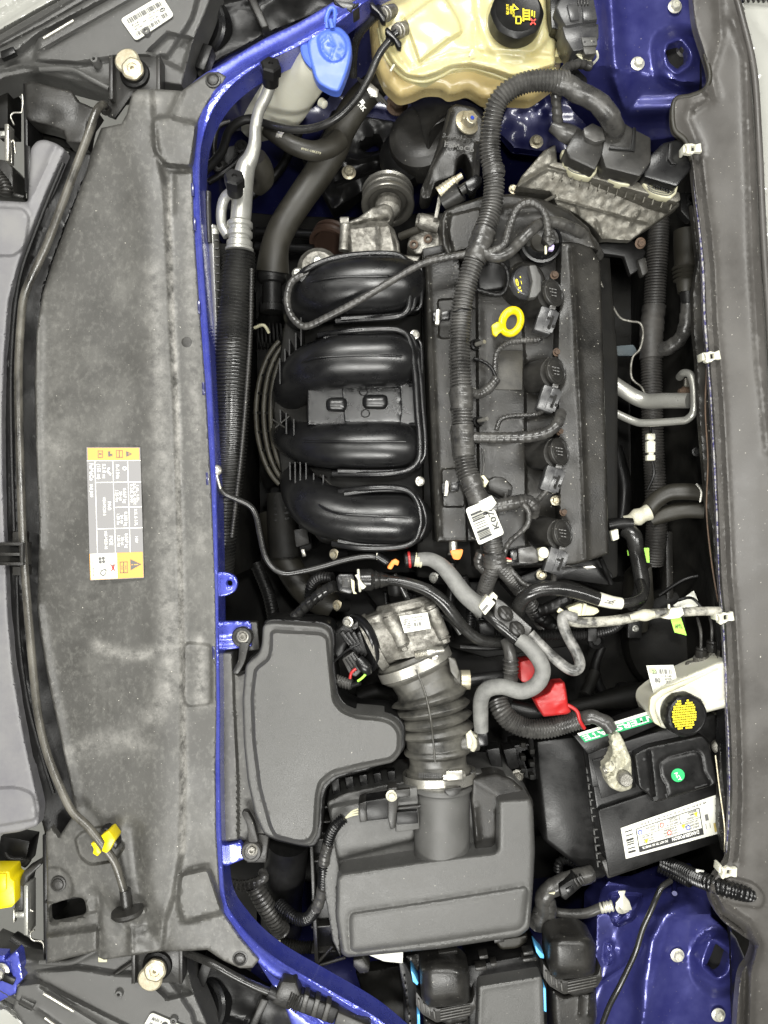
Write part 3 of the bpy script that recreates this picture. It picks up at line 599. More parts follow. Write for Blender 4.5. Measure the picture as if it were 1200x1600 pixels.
prism("clip_foot", [(141, 1318), (148, 1316), (154, 1324), (158, 1332), (152, 1339), (144, 1334), (146, 1327)], .024, .03, 'yellow', t, .002)
prism("clip_back", [(155, 1297), (165, 1293), (176, 1300), (184, 1318), (180, 1330), (172, 1320), (168, 1303)], .018, .025, 'black', t, .003)
t = thing("rod_guide", 'square black plastic guide with two slots at the left edge of the prop rod', 'guide', 16, 866, .0)
box("guide_frame", 17, 850, .034, 38, 5, .03, 'dusty', t); box("guide_frame", 17, 881, .034, 38, 5, .03, 'dusty', t); box("guide_frame", 33, 865.5, .034, 5, 31, .03, 'dusty', t); box("guide_rib", 15, 866, .030, 32, 5, .02, 'dusty', t)
box("guide_floor", 15, 866, .0, 40, 34, .01, 'deep', t)
box("foot", 28, 840, .012, 18, 18, .02, 'dusty', t); box("foot", 30, 892, .012, 22, 14, .02, 'dusty', t)

# ================================================================ blue front cross rail
t = thing("front_rail", 'glossy blue painted body rail curving round the front of the engine bay', 'body rail', 330, 800, -.02)
def band(L, Rr): return [tuple(x) for x in resample(catmull(L, n=6), 9, False)] + [tuple(x) for x in resample(catmull(Rr, n=6), 9, False)][::-1]
Lp = [(600, -30), (540, -8), (470, 33), (410, 62), (350, 98), (315, 118), (292, 142), (293, 190), (294, 262), (297, 330), (301, 400), (308, 500), (316, 600), (326, 760), (330, 900), (332, 1000), (333, 1100), (332, 1200), (334, 1300), (338, 1392), (348, 1432), (380, 1478), (420, 1520), (480, 1560), (560, 1615), (600, 1650)]
Rp = [(640, -30), (575, 2), (520, 42), (465, 74), (405, 103), (362, 135), (335, 170), (318, 215), (313, 262), (314, 330), (318, 400), (325, 500), (332, 600), (339, 760), (342, 900), (343, 1000), (345, 1100), (345, 1200), (347, 1300), (352, 1392), (363, 1425), (398, 1468), (440, 1502), (505, 1540), (590, 1590), (650, 1640)]
Cn = [((a[0] * .35 + b[0] * .65), (a[1] * .35 + b[1] * .65)) for a, b in zip(Lp, Rp)]
relief("rail_skin", band(Lp, Rp), -.014, 'blue', t, [('line', Cn, .006, 4)], step=4, edge=(2.5, .005), thick=.05)
for x, y in ((310, 480), (317, 607), (323, 748), (300, 296), (303, 350), (333, 1020)): prism("slot_clip", [(x - 2, y - 10), (x + 2, y - 10), (x + 3, y + 10), (x - 1, y + 10)], -.006, .006, 'bluedark', t, .0006)
relief("rail_tab", fillet([(338, 893), (355, 894), (368, 900), (372, 912), (368, 924), (355, 931), (338, 933)], 6), -.03, 'blue', t, [], step=4, edge=(2, .003), thick=.006, holes=[[(359 + 4.5 * math.cos(a), 911 + 4.5 * math.sin(a)) for a in np.linspace(0, 6.28, 12, endpoint=False)]])
relief("rail_tab", [(338, 971), (388, 971), (393, 977), (393, 1010), (338, 1018)], -.042, 'blue', t, [('line', [(338, 1004), (390, 998)], -.004, 6)], step=5, edge=(2, .003), thick=.01)
relief("rail_tab", [(340, 1322), (375, 1316), (392, 1338), (346, 1357)], -.042, 'blue', t, [], step=5, edge=(2, .003), thick=.01)
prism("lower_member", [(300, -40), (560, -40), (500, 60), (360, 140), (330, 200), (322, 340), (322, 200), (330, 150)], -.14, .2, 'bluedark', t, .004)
relief("seam_flange", [(520, 1548), (560, 1560), (640, 1640), (470, 1640), (440, 1560), (400, 1500), (380, 1470), (400, 1478), (450, 1520)], -.06, 'blue', t, [('line', [(400, 1478), (450, 1520), (520, 1552), (600, 1620)], .01, 6), ('line', [(420, 1530), (520, 1610)], -.008, 9)], step=6, edge=(3, .004), thick=.03)
t2 = thing("bulb_wire", 'black bonnet release cable crossing the lower blue rail corner', 'cable', 400, 1530, .0)
tube("cable_sheath", [(290, 1488, -.03), (330, 1505, -.005), (372, 1528, -.0), (408, 1545, -.0), (440, 1556, -.0)], 6, 'hose', t2)
lathe("cable_sleeve", (420, 1549, .002), (.9, -.42, 0), [(9, 0), (10, 4), (10, 22), (8, 26)], 'black', t2, 18)
t2 = thing("cable_joint", 'ribbed black plastic cable joint on the blue rail, lower left', 'joint', 470, 1560, .0)
prism("joint_box", [(440, 1534), (462, 1536), (470, 1556), (452, 1580), (424, 1568)], .012, .03, 'dusty', t2, .003)
prism("joint_body", [(462, 1550), (530, 1578), (520, 1602), (455, 1578)], .006, .025, 'black', t2, .003)
for i in range(5): tube("rib", [(452 + i * 3.4 + 4, 1552 + i * 2, .014), (444 + i * 3.4 + 4, 1574 + i * 2, .014)], 1.3, 'dusty', t2, n=6)
for i in range(3): prism("joint_band", [(476 + i * 17, 1553 + i * 7), (484 + i * 17, 1556 + i * 7), (476 + i * 17, 1584 + i * 7), (468 + i * 17, 1581 + i * 7)], .011, .02, 'dusty', t2, .0015)
prism("joint_end", [(528, 1582), (580, 1604), (574, 1630), (520, 1608)], .006, .025, 'dusty', t2, .002)

for yy, lab in ((0, 'black sheet added to darken the gap behind the blue rail, top edge'), (1, 'black sheet added to darken the gap below the blue rail, bottom edge')):  # black sheets added to make the gaps beside the rail dark
    f9 = (lambda y: y) if not yy else (lambda y: 1604 - y)
    t = thing("dark_backing", lab, 'dark backing', 420, f9(20), -.3)
    relief("backing_sheet", [(x, f9(y)) for x, y in ((280, -60), (575, -60), (560, -10), (500, 20), (420, 52), (350, 90), (300, 120), (270, 100))], -.13, 'black', t, [('noise', .012, 40), ('line', [(300, f9(20)), (420, f9(-10))], .01, 8)], step=8, edge=(4, .006), thick=.03)
    prism("backing_rib", [(380, f9(-20)), (392, f9(-20)), (420, f9(40)), (408, f9(44))], -.10, .03, 'dusty', t, .003)
t = thing("lamp_plug", 'dark grey lamp plug beside the washer cap loop at the top edge', 'plug', 540, 5, -.05)
prism("plug_body", [(516, -20), (560, -20), (562, 6), (550, 14), (522, 6)], -.01, .04, 'dusty', t, .004); prism("plug_lip", [(522, 0), (556, 4), (548, 16), (536, 12)], -.008, .01, 'gplug', t, .002)
t = thing("dark_side_backing", 'black sheet added to darken the gap left of the fuse boxes, bottom edge', 'dark backing', 590, 1570, -.2)  # dark sheet added over the blue wing so this gap stays black
relief("panel", [(556, 1520), (640, 1505), (660, 1680), (600, 1680), (575, 1580)], -.15, 'deep', t, [('noise', .008, 30)], step=8, edge=(3, .004), thick=.03)

# ================================================================ engine block, valve cover
t = thing("engine_block", 'dark grimy engine block seen in the gaps beneath the valve cover and intake', 'engine block', 800, 650, -.5)
prism("block", [(650, 330), (950, 330), (968, 560), (968, 905), (650, 905)], -.17, .38, 'deep', t, .01)
prism("gearbox", [(500, 905), (1000, 905), (1010, 1120), (980, 1300), (760, 1320), (520, 1200)], -.36, .2, 'deep', t, .02)
prism("bell_housing", [(560, 915), (880, 900), (960, 930), (900, 1010), (760, 1030), (620, 990)], -.27, .1, 'deep', t, .012)
for i, (x, y, r) in enumerate(((640, 930, 10), (700, 950, 14), (760, 960, 12), (905, 940, 13), (930, 1000, 16), (850, 1080, 18))): lathe("boss", (x, y, -.27), (0, 0, 1), [(r, 0), (r, 12), (r * .7, 14), (r * .5, 10)], 'black', t, 18)
for i in range(7): prism("casting_rib", [(600 + i * 45, 925 + i * 4), (604 + i * 45, 925 + i * 4), (614 + i * 48, 1000), (608 + i * 48, 1000)], -.255, .03, 'black', t, .001)

t = thing("valve_cover", 'long dusty black plastic valve cover with four coil wells, right of the thick loom', 'valve cover', 805, 640, -.16)
vo = [(664, 400), (688, 394), (705, 388), (760, 380), (868, 378), (905, 378), (926, 388), (938, 410), (943, 560), (948, 720), (951, 866), (900, 882), (868, 886), (745, 888), (742, 846), (682, 847), (674, 700), (668, 560)]
vf = [('poly', [(650, 380), (718, 380), (724, 560), (730, 860), (660, 860)], .024, 4), ('poly', fillet([(684, 468), (716, 466), (720, 528), (686, 529)], 5), -.005, 3), ('poly', fillet([(690, 733), (724, 731), (726, 792), (692, 792)], 5), -.005, 3),
      ('poly', fillet([(745, 430), (812, 428), (820, 560), (823, 870), (748, 872)], 6), .014, 5), ('poly', [(874, 370), (926, 382), (942, 408), (956, 870), (880, 890), (872, 800), (868, 560)], .040, 9),
      ('line', [(893, 388), (899, 470), (905, 600), (911, 740), (916, 872)], .006, 4), ('slope', (900, 600), (955, 600), 0, -.018),
      ('bell', (845, 470), (26, 24), -.025), ('bell', (845, 590), (26, 24), -.025), ('bell', (848, 705), (26, 24), -.025), ('bell', (852, 820), (26, 24), -.025),
      ('line', [(757, 440), (760, 560), (764, 860)], -.002, 8), ('line', [(820, 470), (868, 462)], .005, 3), ('line', [(820, 655), (872, 645)], .005, 3), ('noise', .0012, 30), ('line', [(668, 410), (676, 560), (688, 838)], .003, 3)]
relief("cover_shell", vo, -.085, 'valve', t, vf, step=4.5, edge=(4, .006), thick=.10)
box("dusty_block", 795, 578, -.069, 44, 62, .003, mat('brown_dusty_top', (.032, .029, .021), (.018, .017, .015), .6, .55, scale=40, bump=.3), t, rot=1)
for x, y in ((748, 538), (752, 658)):
    lathe("stud_base", (x - 8, y + 2, -.062), (.5, .1, 1), [(9, 0), (9, 6), (7, 8), (7, 14)], 'black', t, 18); tube("stud", [(x - 4, y, -.045), (x + 9, y - 4, -.028)], 3.2, 'steel', t, n=10)
for x, y in ((868, 782), (846, 898), (882, 425)): hexbolt((x, y, -.062), (0, 0, 1), 5.5, 'zinc', t)
t = thing("timing_cover", 'smooth dark plastic cam cover end with a rounded arch at the top of the engine', 'cover', 800, 350, -.12)
relief("arch", [(688, 345), (694, 330), (712, 320), (765, 303), (800, 303), (850, 312), (890, 330), (920, 356), (935, 392), (900, 384), (868, 382), (760, 396), (720, 404), (700, 402), (690, 385)], -.052, 'valve', t,
       [('poly', fillet([(698, 338), (750, 325), (760, 380), (706, 396)], 6), .012, 5), ('line', [(702, 335), (698, 365), (708, 398)], -.006, 3), ('line', [(790, 330), (850, 326), (905, 366)], .006, 8), ('bell', (835, 380), (34, 26), -.012)], step=4, edge=(5, .010), thick=.12)
lathe("cam_well", (842, 385, -.075), (0, 0, 1), [(34, 0), (34, 22), (30, 23), (28, 14), (25, 16), (22, 10), (10, 9)], 'gloss', t, 36)
lathe("well_plug", (842, 380, -.07), (.2, 0, 1), [(17, 0), (16, 8), (6, 9)], 'bhose', t, 20)
prism("vent_block", [(745, 400), (795, 395), (800, 430), (790, 450), (748, 455)], -.055, .03, 'black', t, .004)

# oil filler cap and dipstick
t = thing("oil_filler_cap", 'round black oil filler cap with yellow oil can symbol and a raised grip', 'cap', 822, 442, -.05)
lathe("neck", (812, 450, -.075), (.22, .12, 1), [(34, 0), (33, 30), (28, 34)], 'valve', t, 30)
lathe("cap_body", (820, 444, -.045), (.22, .12, 1), [(27, 0), (27, 9), (25, 13), (23, 14), (21.5, 12.8), (2, 13)], 'gplug', t, 34, mod=lambda a, h: 1 + (.02 * math.cos(18 * a) if h < 12 else 0))
prism("grip", [(826, 414), (838, 413), (842, 424), (846, 430), (846, 454), (838, 464), (826, 466), (832, 440)], -.012, .02, 'cover', t, .003)
q = [(813, 430, -.029), (820, 457, -.029), (808, 461, -.029), (802, 434, -.029)]
text(q, [("oil", .1, .8, .5, .8)], 'yink', t, .0015); bars(q, 'yink', t, [(.05, .0, .15, .12), (.3, .08, .5, .14)], .0015)
t = thing("dipstick_handle", 'bright yellow plastic ring handle of the oil dipstick', 'dipstick', 795, 505, -.04)
ring = [(799 + 14 * math.cos(a) * .92 + 19 * math.sin(a) * .36, 503 - 14 * math.cos(a) * .36 * -1 - 19 * math.sin(a) * .92, -.024 + .006 * math.cos(a)) for a in np.linspace(0, 2 * math.pi, 28)]
tube("ring", ring, 5.8, 'yellow', t, sm_=True, n=14, flat=1.3)
prism("grip_tab", [(768, 508), (777, 502), (784, 504), (792, 515), (780, 520), (776, 526), (770, 522)], -.02, .010, 'yellow', t, .002)
tube("stick", [(774, 515, -.025), (770, 520, -.12)], 3, 'steel', t, n=8)

# ignition coils
def coil(cx, cy, label, first=None):
    if first is not None: return copy_thing(first, label, (cx, cy, -.11))
    t = thing("ignition_coil", label, 'ignition coil', cx, cy, -.11, 'coils on the valve cover')
    tube("coil_body", [(cx - 42, cy + 18, -.115), (cx - 22, cy + 9, -.07), (cx - 3, cy, -.035)], [25, 25, 23], 'dusty', t, n=28, sm_=False, flat=.95)
    lathe("coil_foot", (cx - 40, cy + 20, -.10), (-.1, 0, 1), [(30, -10), (29, 6), (24, 8)], 'black', t, 26)
    lathe("coil_top", (cx, cy - 1, -.036), (.75, .16, 1), [(22.5, 0), (22.5, 5), (21, 6), (19.5, 5), (19, 4.4), (16.5, 4.4), (15.8, 4.8), (14.6, 4.6), (2, 4.6)], 'dusty', t, 34)
    for k in range(3): bars([(cx - 10, cy - 12 + k * 5, -.027), (cx + 8, cy - 8 + k * 5, -.030), (cx + 8, cy - 6 + k * 5, -.030), (cx - 10, cy - 10 + k * 5, -.027)], 'dink', t, [(.0, .1, .2, .7), (.25, .1, .5, .7), (.55, .1, .72, .7), (.78, .1, .98, .7)], .0012, 'moulded_number')
    hx, hy = cx - 4, cy + 38
    con = box("connector", hx - 5, hy + 2, -.026, 27, 40, .024, 'gplug', t, rot=18, bev=.0025)
    box("connector_face", hx + 3, hy + 4, -.0245, 16, 34, .002, 'gplug', con, rot=20, bev=.0006)
    for (a, b, c, d) in ((4, 6, 4, 22), (1, -1, 6, 4), (8, 12, 5, 5), (0, 12, 3, 5)): box("slot", hx + a - 1, hy + b, -.0238, c, d, .001, 'deep', con, rot=20, bev=0)
    prism("latch_neck", [(cx - 2, cy + 16), (cx + 7, cy + 18), (cx + 6, cy + 24), (cx - 4, cy + 22)], -.025, .012, 'loom', t, .001)
    hexbolt((cx + 4, cy - 30, -.05), (0, 0, 1), 4.5, 'rust', t)
    return t
c1 = coil(862, 460, 'topmost ignition coil on the valve cover, beside the yellow dipstick ring')
coil(866, 575, 'second ignition coil from the top of the valve cover', c1)
coil(871, 693, 'third ignition coil down, just below the taped branch loom', c1)
coil(876, 813, 'lowest ignition coil, near the end of the valve cover by a barcode tag', c1)

# ================================================================ intake manifold
t = thing("intake_manifold", 'satin black plastic intake manifold with four curved runners', 'intake manifold', 560, 630, -.2)
prism("plenum", [(455, 445), (560, 430), (660, 430), (664, 850), (500, 850), (440, 760), (425, 640), (440, 520)], -.15, .22, 'deep', t, .012)
relief("bridge_plate", [(480, 596), (632, 594), (650, 600), (654, 670), (634, 672), (480, 664)], -.078, 'gloss', t, [('dome', (530, 632), 0.1, 0)], step=5, edge=(3, .003), thick=.06)
relief("bridge_face", fillet([(534, 606), (626, 604), (629, 640), (626, 662), (538, 660)], 3), -.0755, 'gloss', t, [], step=6, edge=(2, .002), thick=.004)
for x, y, w_ in ((528, 632, 19), (589, 628, 23)):
    relief("bumper", fillet([(x - w_, y - 11), (x + w_ * .75, y - 12), (x + w_ * .75, y + 12), (x - w_, y + 11)], 10), -.062, 'gloss', t, [], step=2.5, edge=(10, .010), thick=.018)
for cx, cy in ((568, 612), (571, 646)):
    tube("date_ring", [(cx + 6.5 * math.cos(a), cy + 6 * math.sin(a), -.0737) for a in np.linspace(0, 6.283, 20)], .8, 'black', t, n=5)
def runner(pts, ws, seam, fl=.9):
    a = tube("runner", pts, ws, 'gloss', t, n=40, flat=fl, step=.005)
    tube("seam", seam, 2.0, 'gloss', t, n=8)
# pts along runner centre; half widths
runner([(468, 510, -.2), (474, 482, -.13), (500, 460, -.088), (550, 450, -.068), (596, 448, -.066), (622, 448, -.074), (634, 448, -.10)], [22, 34, 44, 47, 47, 46, 38], [(462, 455, -.085), (490, 440, -.040), (530, 433, -.0235), (590, 432, -.0185), (620, 432, -.026)])
runner([(446, 650, -.24), (452, 620, -.17), (474, 588, -.11), (520, 568, -.076), (580, 564, -.068), (620, 564, -.074), (634, 564, -.10)], [20, 28, 38, 43, 43, 42, 34], [(462, 572, -.070), (490, 560, -.036), (540, 556, -.0245), (590, 555, -.0215), (628, 557, -.030)])
runner([(440, 668, -.24), (452, 682, -.165), (480, 692, -.115), (530, 696, -.080), (590, 696, -.070), (626, 696, -.076), (640, 696, -.10)], [20, 27, 34, 38, 39, 38, 31], [(475, 690, -.070), (520, 690, -.040), (570, 690, -.0275), (634, 690, -.032)])
runner([(462, 742, -.18), (474, 770, -.12), (500, 794, -.092), (550, 808, -.076), (605, 810, -.068), (634, 810, -.074), (648, 810, -.10)], [26, 34, 41, 42, 42, 41, 34], [(482, 778, -.068), (520, 800, -.034), (570, 805, -.022), (640, 808, -.028)])
def rim(pts, z=-.046, r=4.8):
    tube("flange_rim", [(x, y, z if i not in (0, len(pts) - 1) else z - .02) for i, (x, y) in enumerate(pts)], r, 'gloss', t, n=12)
    tube("flange_rim", [(x + 8, y + (4 if i < len(pts) / 2 else -4), z - .008) for i, (x, y) in enumerate(pts)], r * .8, 'gloss', t, n=10)
rim([(462, 436), (480, 420), (520, 404), (570, 397), (614, 397), (632, 406), (638, 430), (640, 470), (634, 488), (612, 496), (525, 502)])
rim([(498, 524), (545, 517), (600, 514), (626, 517), (640, 532), (648, 580), (652, 640), (656, 690), (653, 720), (634, 736), (590, 741), (520, 740)])
rim([(530, 768), (580, 762), (624, 763), (644, 772), (655, 795), (655, 828), (644, 848), (614, 856), (560, 856), (520, 849)])
for y0, y1 in ((402, 488), (522, 605), (655, 735), (768, 848)):
    c = (y0 + y1) / 2; relief("port_cover", fillet([(630, y0 + 5), (652, y0 + 6), (661, y0 + 18), (662, y1 - 18), (654, y1 - 4), (632, y1 - 4)], 7), -.085, 'gloss', t, [('line', [(638, y0 + 14), (652, y0 + 16), (652, y1 - 14)], .006, 3), ('bell', (645, c), (6, 26), -.010)], step=4, edge=(4, .006), thick=.04)
    tube("port_arch", [(640, y0 + 8, -.07), (656, y0 + 12, -.062), (659, c, -.060), (656, y1 - 8, -.062), (640, y1 - 4, -.07)], 3, 'gloss', t, n=8)
for i, (x, y0, y1) in enumerate(((459, 655, 690), (481, 605, 672), (515, 612, 668), (447, 645, 678), (438, 640, 660), (462, 520, 560), (470, 480, 540), (452, 530, 572), (445, 545, 585), (437, 560, 600), (478, 722, 770), (469, 722, 778), (461, 722, 768), (453, 722, 750), (490, 740, 775), (505, 742, 770))):
    prism("web", [(x - 1, y0), (x + 1, y0), (x + 1.5, y1), (x - .5, y1)], -.09, .06, 'black', t, 0)
for (a, b) in (((440, 590), (478, 604)), ((430, 668), (452, 650)), ((425, 655), (445, 668)), ((500, 742), (520, 760)), ((464, 470), (480, 490))): tube("web_line", [(a[0], a[1], -.10), (b[0], b[1], -.09)], 1.2, 'dusty', t, n=6)
for x, y in ((646, 431), (648, 523), (656, 752), (646, 795), (612, 425)): hexbolt((x, y, -.058), (.2, 0, 1), 5, 'steel', t)
lathe("clamp_eye", (638, 440, -.05), (0, 0, 1), [(8, 0), (8, 10), (5, 11), (4, 2)], 'loom', t, 18)

# belt-drive end
t = thing("idler_pulley", 'grooved brown-grey belt pulley standing above the aluminium pump casting', 'pulley', 606, 320, -.22)
M['pulley'] = mat('grooved_pulley_steel', (.17, .165, .15), (.09, .085, .072), .5, .32, .7, scale=20, bump=.1)
lathe("pulley_wheel", (606, 322, -.175), (0, -.86, .5), [(15, -40), (45, -40), (47, -36), (43, -33), (43, -28), (46.5, -26), (46.5, -19), (43, -17), (43, -11), (47, -9), (48, -2), (46, 1), (39, 1), (35, -3), (33, -14), (14, -15)], 'pulley', t, 48, smooth=50)
lathe("hub", (606, 326, -.175), (0, -.86, .5), [(24, -14), (22, 8), (12, 18)], 'alu', t, 24)
t = thing("pump_casting", 'rough cast aluminium pump body between the pulley and the first runner', 'pump', 585, 370, -.2)
relief("casting", fillet([(530, 340), (536, 338), (540, 348), (560, 340), (580, 325), (600, 318), (612, 322), (616, 335), (606, 350), (616, 358), (624, 380), (626, 398), (658, 400), (654, 412), (540, 412), (545, 385), (532, 372)], 3), -.12, 'alu', t, [('line', [(541, 355), (580, 345), (606, 342)], -.010, 3), ('line', [(590, 350), (592, 410)], .005, 3), ('poly', [(545, 355), (610, 350), (620, 400), (548, 405)], .012, 6), ('bell', (600, 330), (12, 10), .012), ('noise', .004, 14)], step=3.5, edge=(3, .008), thick=.08)
tube("lug", [(540, 352, -.12), (537, 392, -.12)], 8, 'alu', t, n=14, sm_=False); tube("lug", [(532, 345, -.115), (545, 345, -.115)], 6, 'alu', t, n=12, sm_=False)
t = thing("tensioner_bracket", 'cast aluminium bracket with bolt holes next to the cam cover end', 'bracket', 665, 370, -.16)
tube("barrel", [(656, 345, -.10), (684, 352, -.105)], 12, 'alu', t, n=20, sm_=False); lathe("barrel_face", (655, 345, -.1), (-1, .1, .3), [(12, -3), (12, 3), (7, 3.5), (6, 0)], 'alu', t, 20)
relief("web_plate", fillet([(640, 368), (682, 352), (700, 380), (690, 392), (650, 398), (636, 385)], 4), -.115, 'alu', t, [('bell', (647, 383), (6, 6), .006), ('bell', (670, 374), (6, 6), .006), ('noise', .003, 12)], step=3.5, edge=(3, .006), thick=.05)
for x, y in ((647, 383), (669, 374)): lathe("hole_boss", (x, y, -.112), (-.2, 0, 1), [(7.5, 0), (7.5, 4), (4, 4.3), (3.4, -2)], 'rust', t, 18)
tube("front_rib", [(625, 370, -.12), (655, 358, -.10)], 6, 'bhose', t, n=12); prism("lower_block", [(660, 388), (700, 380), (705, 396), (662, 404)], -.07, .03, 'black', t, .002)
prism("gasket_edge", [(686, 300), (692, 300), (684, 340), (678, 340)], -.07, .08, 'alu', t, .001)

t = thing("oil_control_valve", 'brass tipped solenoid with a black plug beside the thick loom', 'sensor', 705, 290, -.1)
tube("solenoid", [(693, 315, -.07), (720, 298, -.055)], 16, 'dusty', t, n=20, sm_=False); tube("plug", [(720, 298, -.05), (735, 288, -.045)], 8, 'dusty', t, n=12, sm_=False)
prism("plug_shell", [(726, 284), (744, 271), (753, 276), (754, 284), (738, 299), (730, 296)], -.035, .02, 'gloss', t, .002)
tube("brass_stem", [(686, 302, -.06), (700, 291, -.055), (714, 279, -.05)], [10, 9, 6], 'zinc', t, n=14, corr=(6, 1.2)); tube("stem_tip", [(714, 279, -.05), (722, 274, -.048)], 5, 'zinc', t, n=10, sm_=False)

# engine mount
t = thing("engine_mount", 'black cast engine mount with a fork arm and one large crusted zinc bolt', 'engine mount', 700, 230, -.3)
lathe("mount_drum", (668, 235, -.26), (-.25, .1, 1), [(66, 0), (66, 40), (62, 52), (52, 58), (46, 60), (20, 61)], 'dusty', t, 48)
lathe("drum_dome", (640, 250, -.27), (-.5, -.1, 1), [(52, 0), (50, 30), (36, 44), (14, 50)], 'black', t, 40)
loft("outer_strap", [[(640, 160, -.23), (690, 150, -.20), (745, 165, -.19), (775, 200, -.2)], [(655, 182, -.19), (690, 168, -.17), (735, 178, -.165), (765, 205, -.17)], [(668, 238, -.20), (672, 205, -.17), (690, 186, -.16), (700, 180, -.16)], [(684, 250, -.22), (682, 220, -.2), (695, 196, -.19), (702, 186, -.19)]], 'dusty', t, n=20)
relief("fork_arm", fillet([(700, 170), (712, 162), (742, 168), (756, 185), (752, 240), (748, 290), (738, 292), (736, 262), (726, 240), (716, 248), (711, 275), (680, 286), (672, 310), (660, 312), (656, 300), (676, 250), (688, 215)], 5), -.12, 'dusty', t, [('line', [(704, 175), (690, 230), (672, 262), (664, 305)], .006, 3), ('line', [(745, 225), (740, 285)], .005, 3), ('bell', (665, 300), (10, 14), -.02), ('noise', .002, 20)], step=3.5, edge=(3.5, .006), thick=.06)
q = [(693, 218, -.1175), (748, 228, -.1175), (745, 240, -.1175), (691, 230, -.1175)]
text(q, [("FoMoCo", .05, .9, .7, .85)], 'panel', t, .003); q = [(693, 205, -.1175), (750, 212, -.1175), (748, 222, -.1175), (691, 216, -.1175)]; text(q, [("3-0F012-AC", .0, .85, .6, 1)], 'dusty', t, .003)
hexbolt((729, 193, -.118), (.35, .18, 1), 14, 'zinc', t)
lathe("bolt_tip", (735, 188, -.092), (.35, .18, 1), [(9.5, -6), (9.5, 5), (8, 6)], 'zinc', t, 20); lathe("paint_dot", (738, 184, -.086), (.35, .18, 1), [(3.4, 0), (3.2, 1.2)], 'blink', t, 12)
t = thing("lower_bracket", 'black pressed steel bracket with a cut-out and rusty bolts below the coolant tank', 'bracket', 590, 230, -.34)
relief("pressing", fillet([(520, 170), (560, 180), (620, 190), (640, 260), (610, 300), (570, 300), (520, 330), (500, 290), (470, 250), (500, 215)], 8), -.33, 'black', t, [('noise', .015, 26), ('line', [(500, 235), (560, 250), (600, 240)], .012, 5), ('line', [(525, 288), (580, 268), (610, 265)], .010, 3)], step=5, edge=(4, .008), thick=.05, holes=[fillet([(566, 222), (588, 212), (598, 220), (592, 236), (574, 238), (562, 232)], 5)])
hexbolt((545, 270, -.31), (.1, 0, 1), 9, 'zinc', t); hexbolt((620, 165, -.30), (.1, 0, 1), 14, 'rust', t); hexbolt((505, 265, -.33), (.1, 0, 1), 7, 'rust', t)
tube("pipe_stub", [(610, 230, -.30), (618, 255, -.28), (628, 285, -.27)], 5, 'bhose', t, n=10)
t = thing("drive_belt", 'black drive belt and dark pulleys deep beside the pump casting', 'belt', 480, 370, -.34)
lathe("deep_pulley", (515, 385, -.34), (-.3, -.8, .5), [(14, -30), (42, -30), (44, -26), (41, -22), (44, -18), (44, -12), (41, -8), (44, -4), (43, 1), (36, 1), (32, -6), (10, -8)], mat('rust_brown_pulley', (.06, .035, .025), None, .4, .5, scale=20), t, 40)
for y in (362, 385): tube("shaft", [(400, y, -.36), (490, y + 4, -.34)], 7, 'black', t, n=12, sm_=False)
lathe("alternator", (500, 430, -.3), (0, 0, 1), [(40, 0), (40, 40), (30, 50), (10, 52)], 'alu', t, 30)
hexbolt((497, 410, -.22), (0, 0, 1), 8, 'pipe', t, 'stud'); hexbolt((465, 428, -.24), (0, 0, 1), 7, 'pipe', t, 'stud')

# thermostat joint below the large hose
t = thing("radiator_joint", 'black plastic elbow joint at the end of the large grey-brown hose', 'hose joint', 422, 450, -.3)
lathe("collar", (425, 425, -.22), (0, -1, 0), [(26, -14), (27, -10), (27, 14), (23, 20), (18, 22), (18, 60), (22, 62), (22, 74), (12, 76)], 'black', t, 28)
tube("elbow", [(425, 470, -.26), (424, 500, -.30), (415, 520, -.33)], 20, 'black', t, n=16); tube("side_stub", [(425, 470, -.25), (450, 474, -.25)], 10, 'black', t, n=12)
for i in range(7): tube("comb_rib", [(402 + i * 6, 505, -.24), (404 + i * 6, 532 + (i % 2) * 4, -.24), (406 + i * 5, 545, -.27)], 1.8, 'black', t, n=6)
tube("thread_wire", [(398, 512, -.23), (412, 508, -.22), (420, 520, -.23)], 2.6, 'cream', t, n=8)
M['tan'] = mat('dusty_tan_plastic', (.022, .020, .015), (.06, .055, .04), .5, .5, scale=60)
t = thing("fan_shroud", 'black cooling fan ring with curved bars left of the intake runners', 'fan shroud', 420, 650, -.35)
def arc(dx, r, z): return [(462 + dx - (56 + dx * 0) * math.cos(a) * 1.0 * r / 56, 645 + 118 * math.sin(a) * (r / 56) ** .35, z) for a in np.linspace(-1.15, 1.15, 16)]
for r_, z in ((62, -.22), (50, -.21), (39, -.20)): tube("ring_bar", arc(0, r_, z), 4, 'tan', t, n=8)
for a in np.linspace(-1.05, 1.05, 9): tube("spoke", [(462 - 66 * math.cos(a), 645 + 120 * math.sin(a), -.222), (462 - 34 * math.cos(a), 645 + 104 * math.sin(a), -.20)], 2.2, 'deep', t, n=6)
for a in range(7):
    k = -.9 + a * .3; prism("blade", [(462 - 40 * math.cos(k), 645 + 100 * math.sin(k)), (462 - 44 * math.cos(k + .2), 645 + 104 * math.sin(k + .2)), (500, 660 + a * 4), (495, 640 + a * 4)], -.34, .01, 'deep', t, .001)
t = thing("starter_motor", 'dark ribbed motor casing deep beneath the lowest intake runner', 'motor', 455, 810, -.36)
prism("motor_case", [(420, 760), (470, 752), (490, 780), (488, 860), (450, 875), (424, 850)], -.26, .15, 'black', t, .008); tube("motor_barrel", [(440, 770, -.26), (445, 870, -.26)], 24, 'deep', t, n=20, sm_=False)
for i in range(5): prism("fin", [(428, 775 + i * 9), (452, 772 + i * 9), (452, 775 + i * 9), (428, 778 + i * 9)], -.232, .02, 'black', t, .0005)
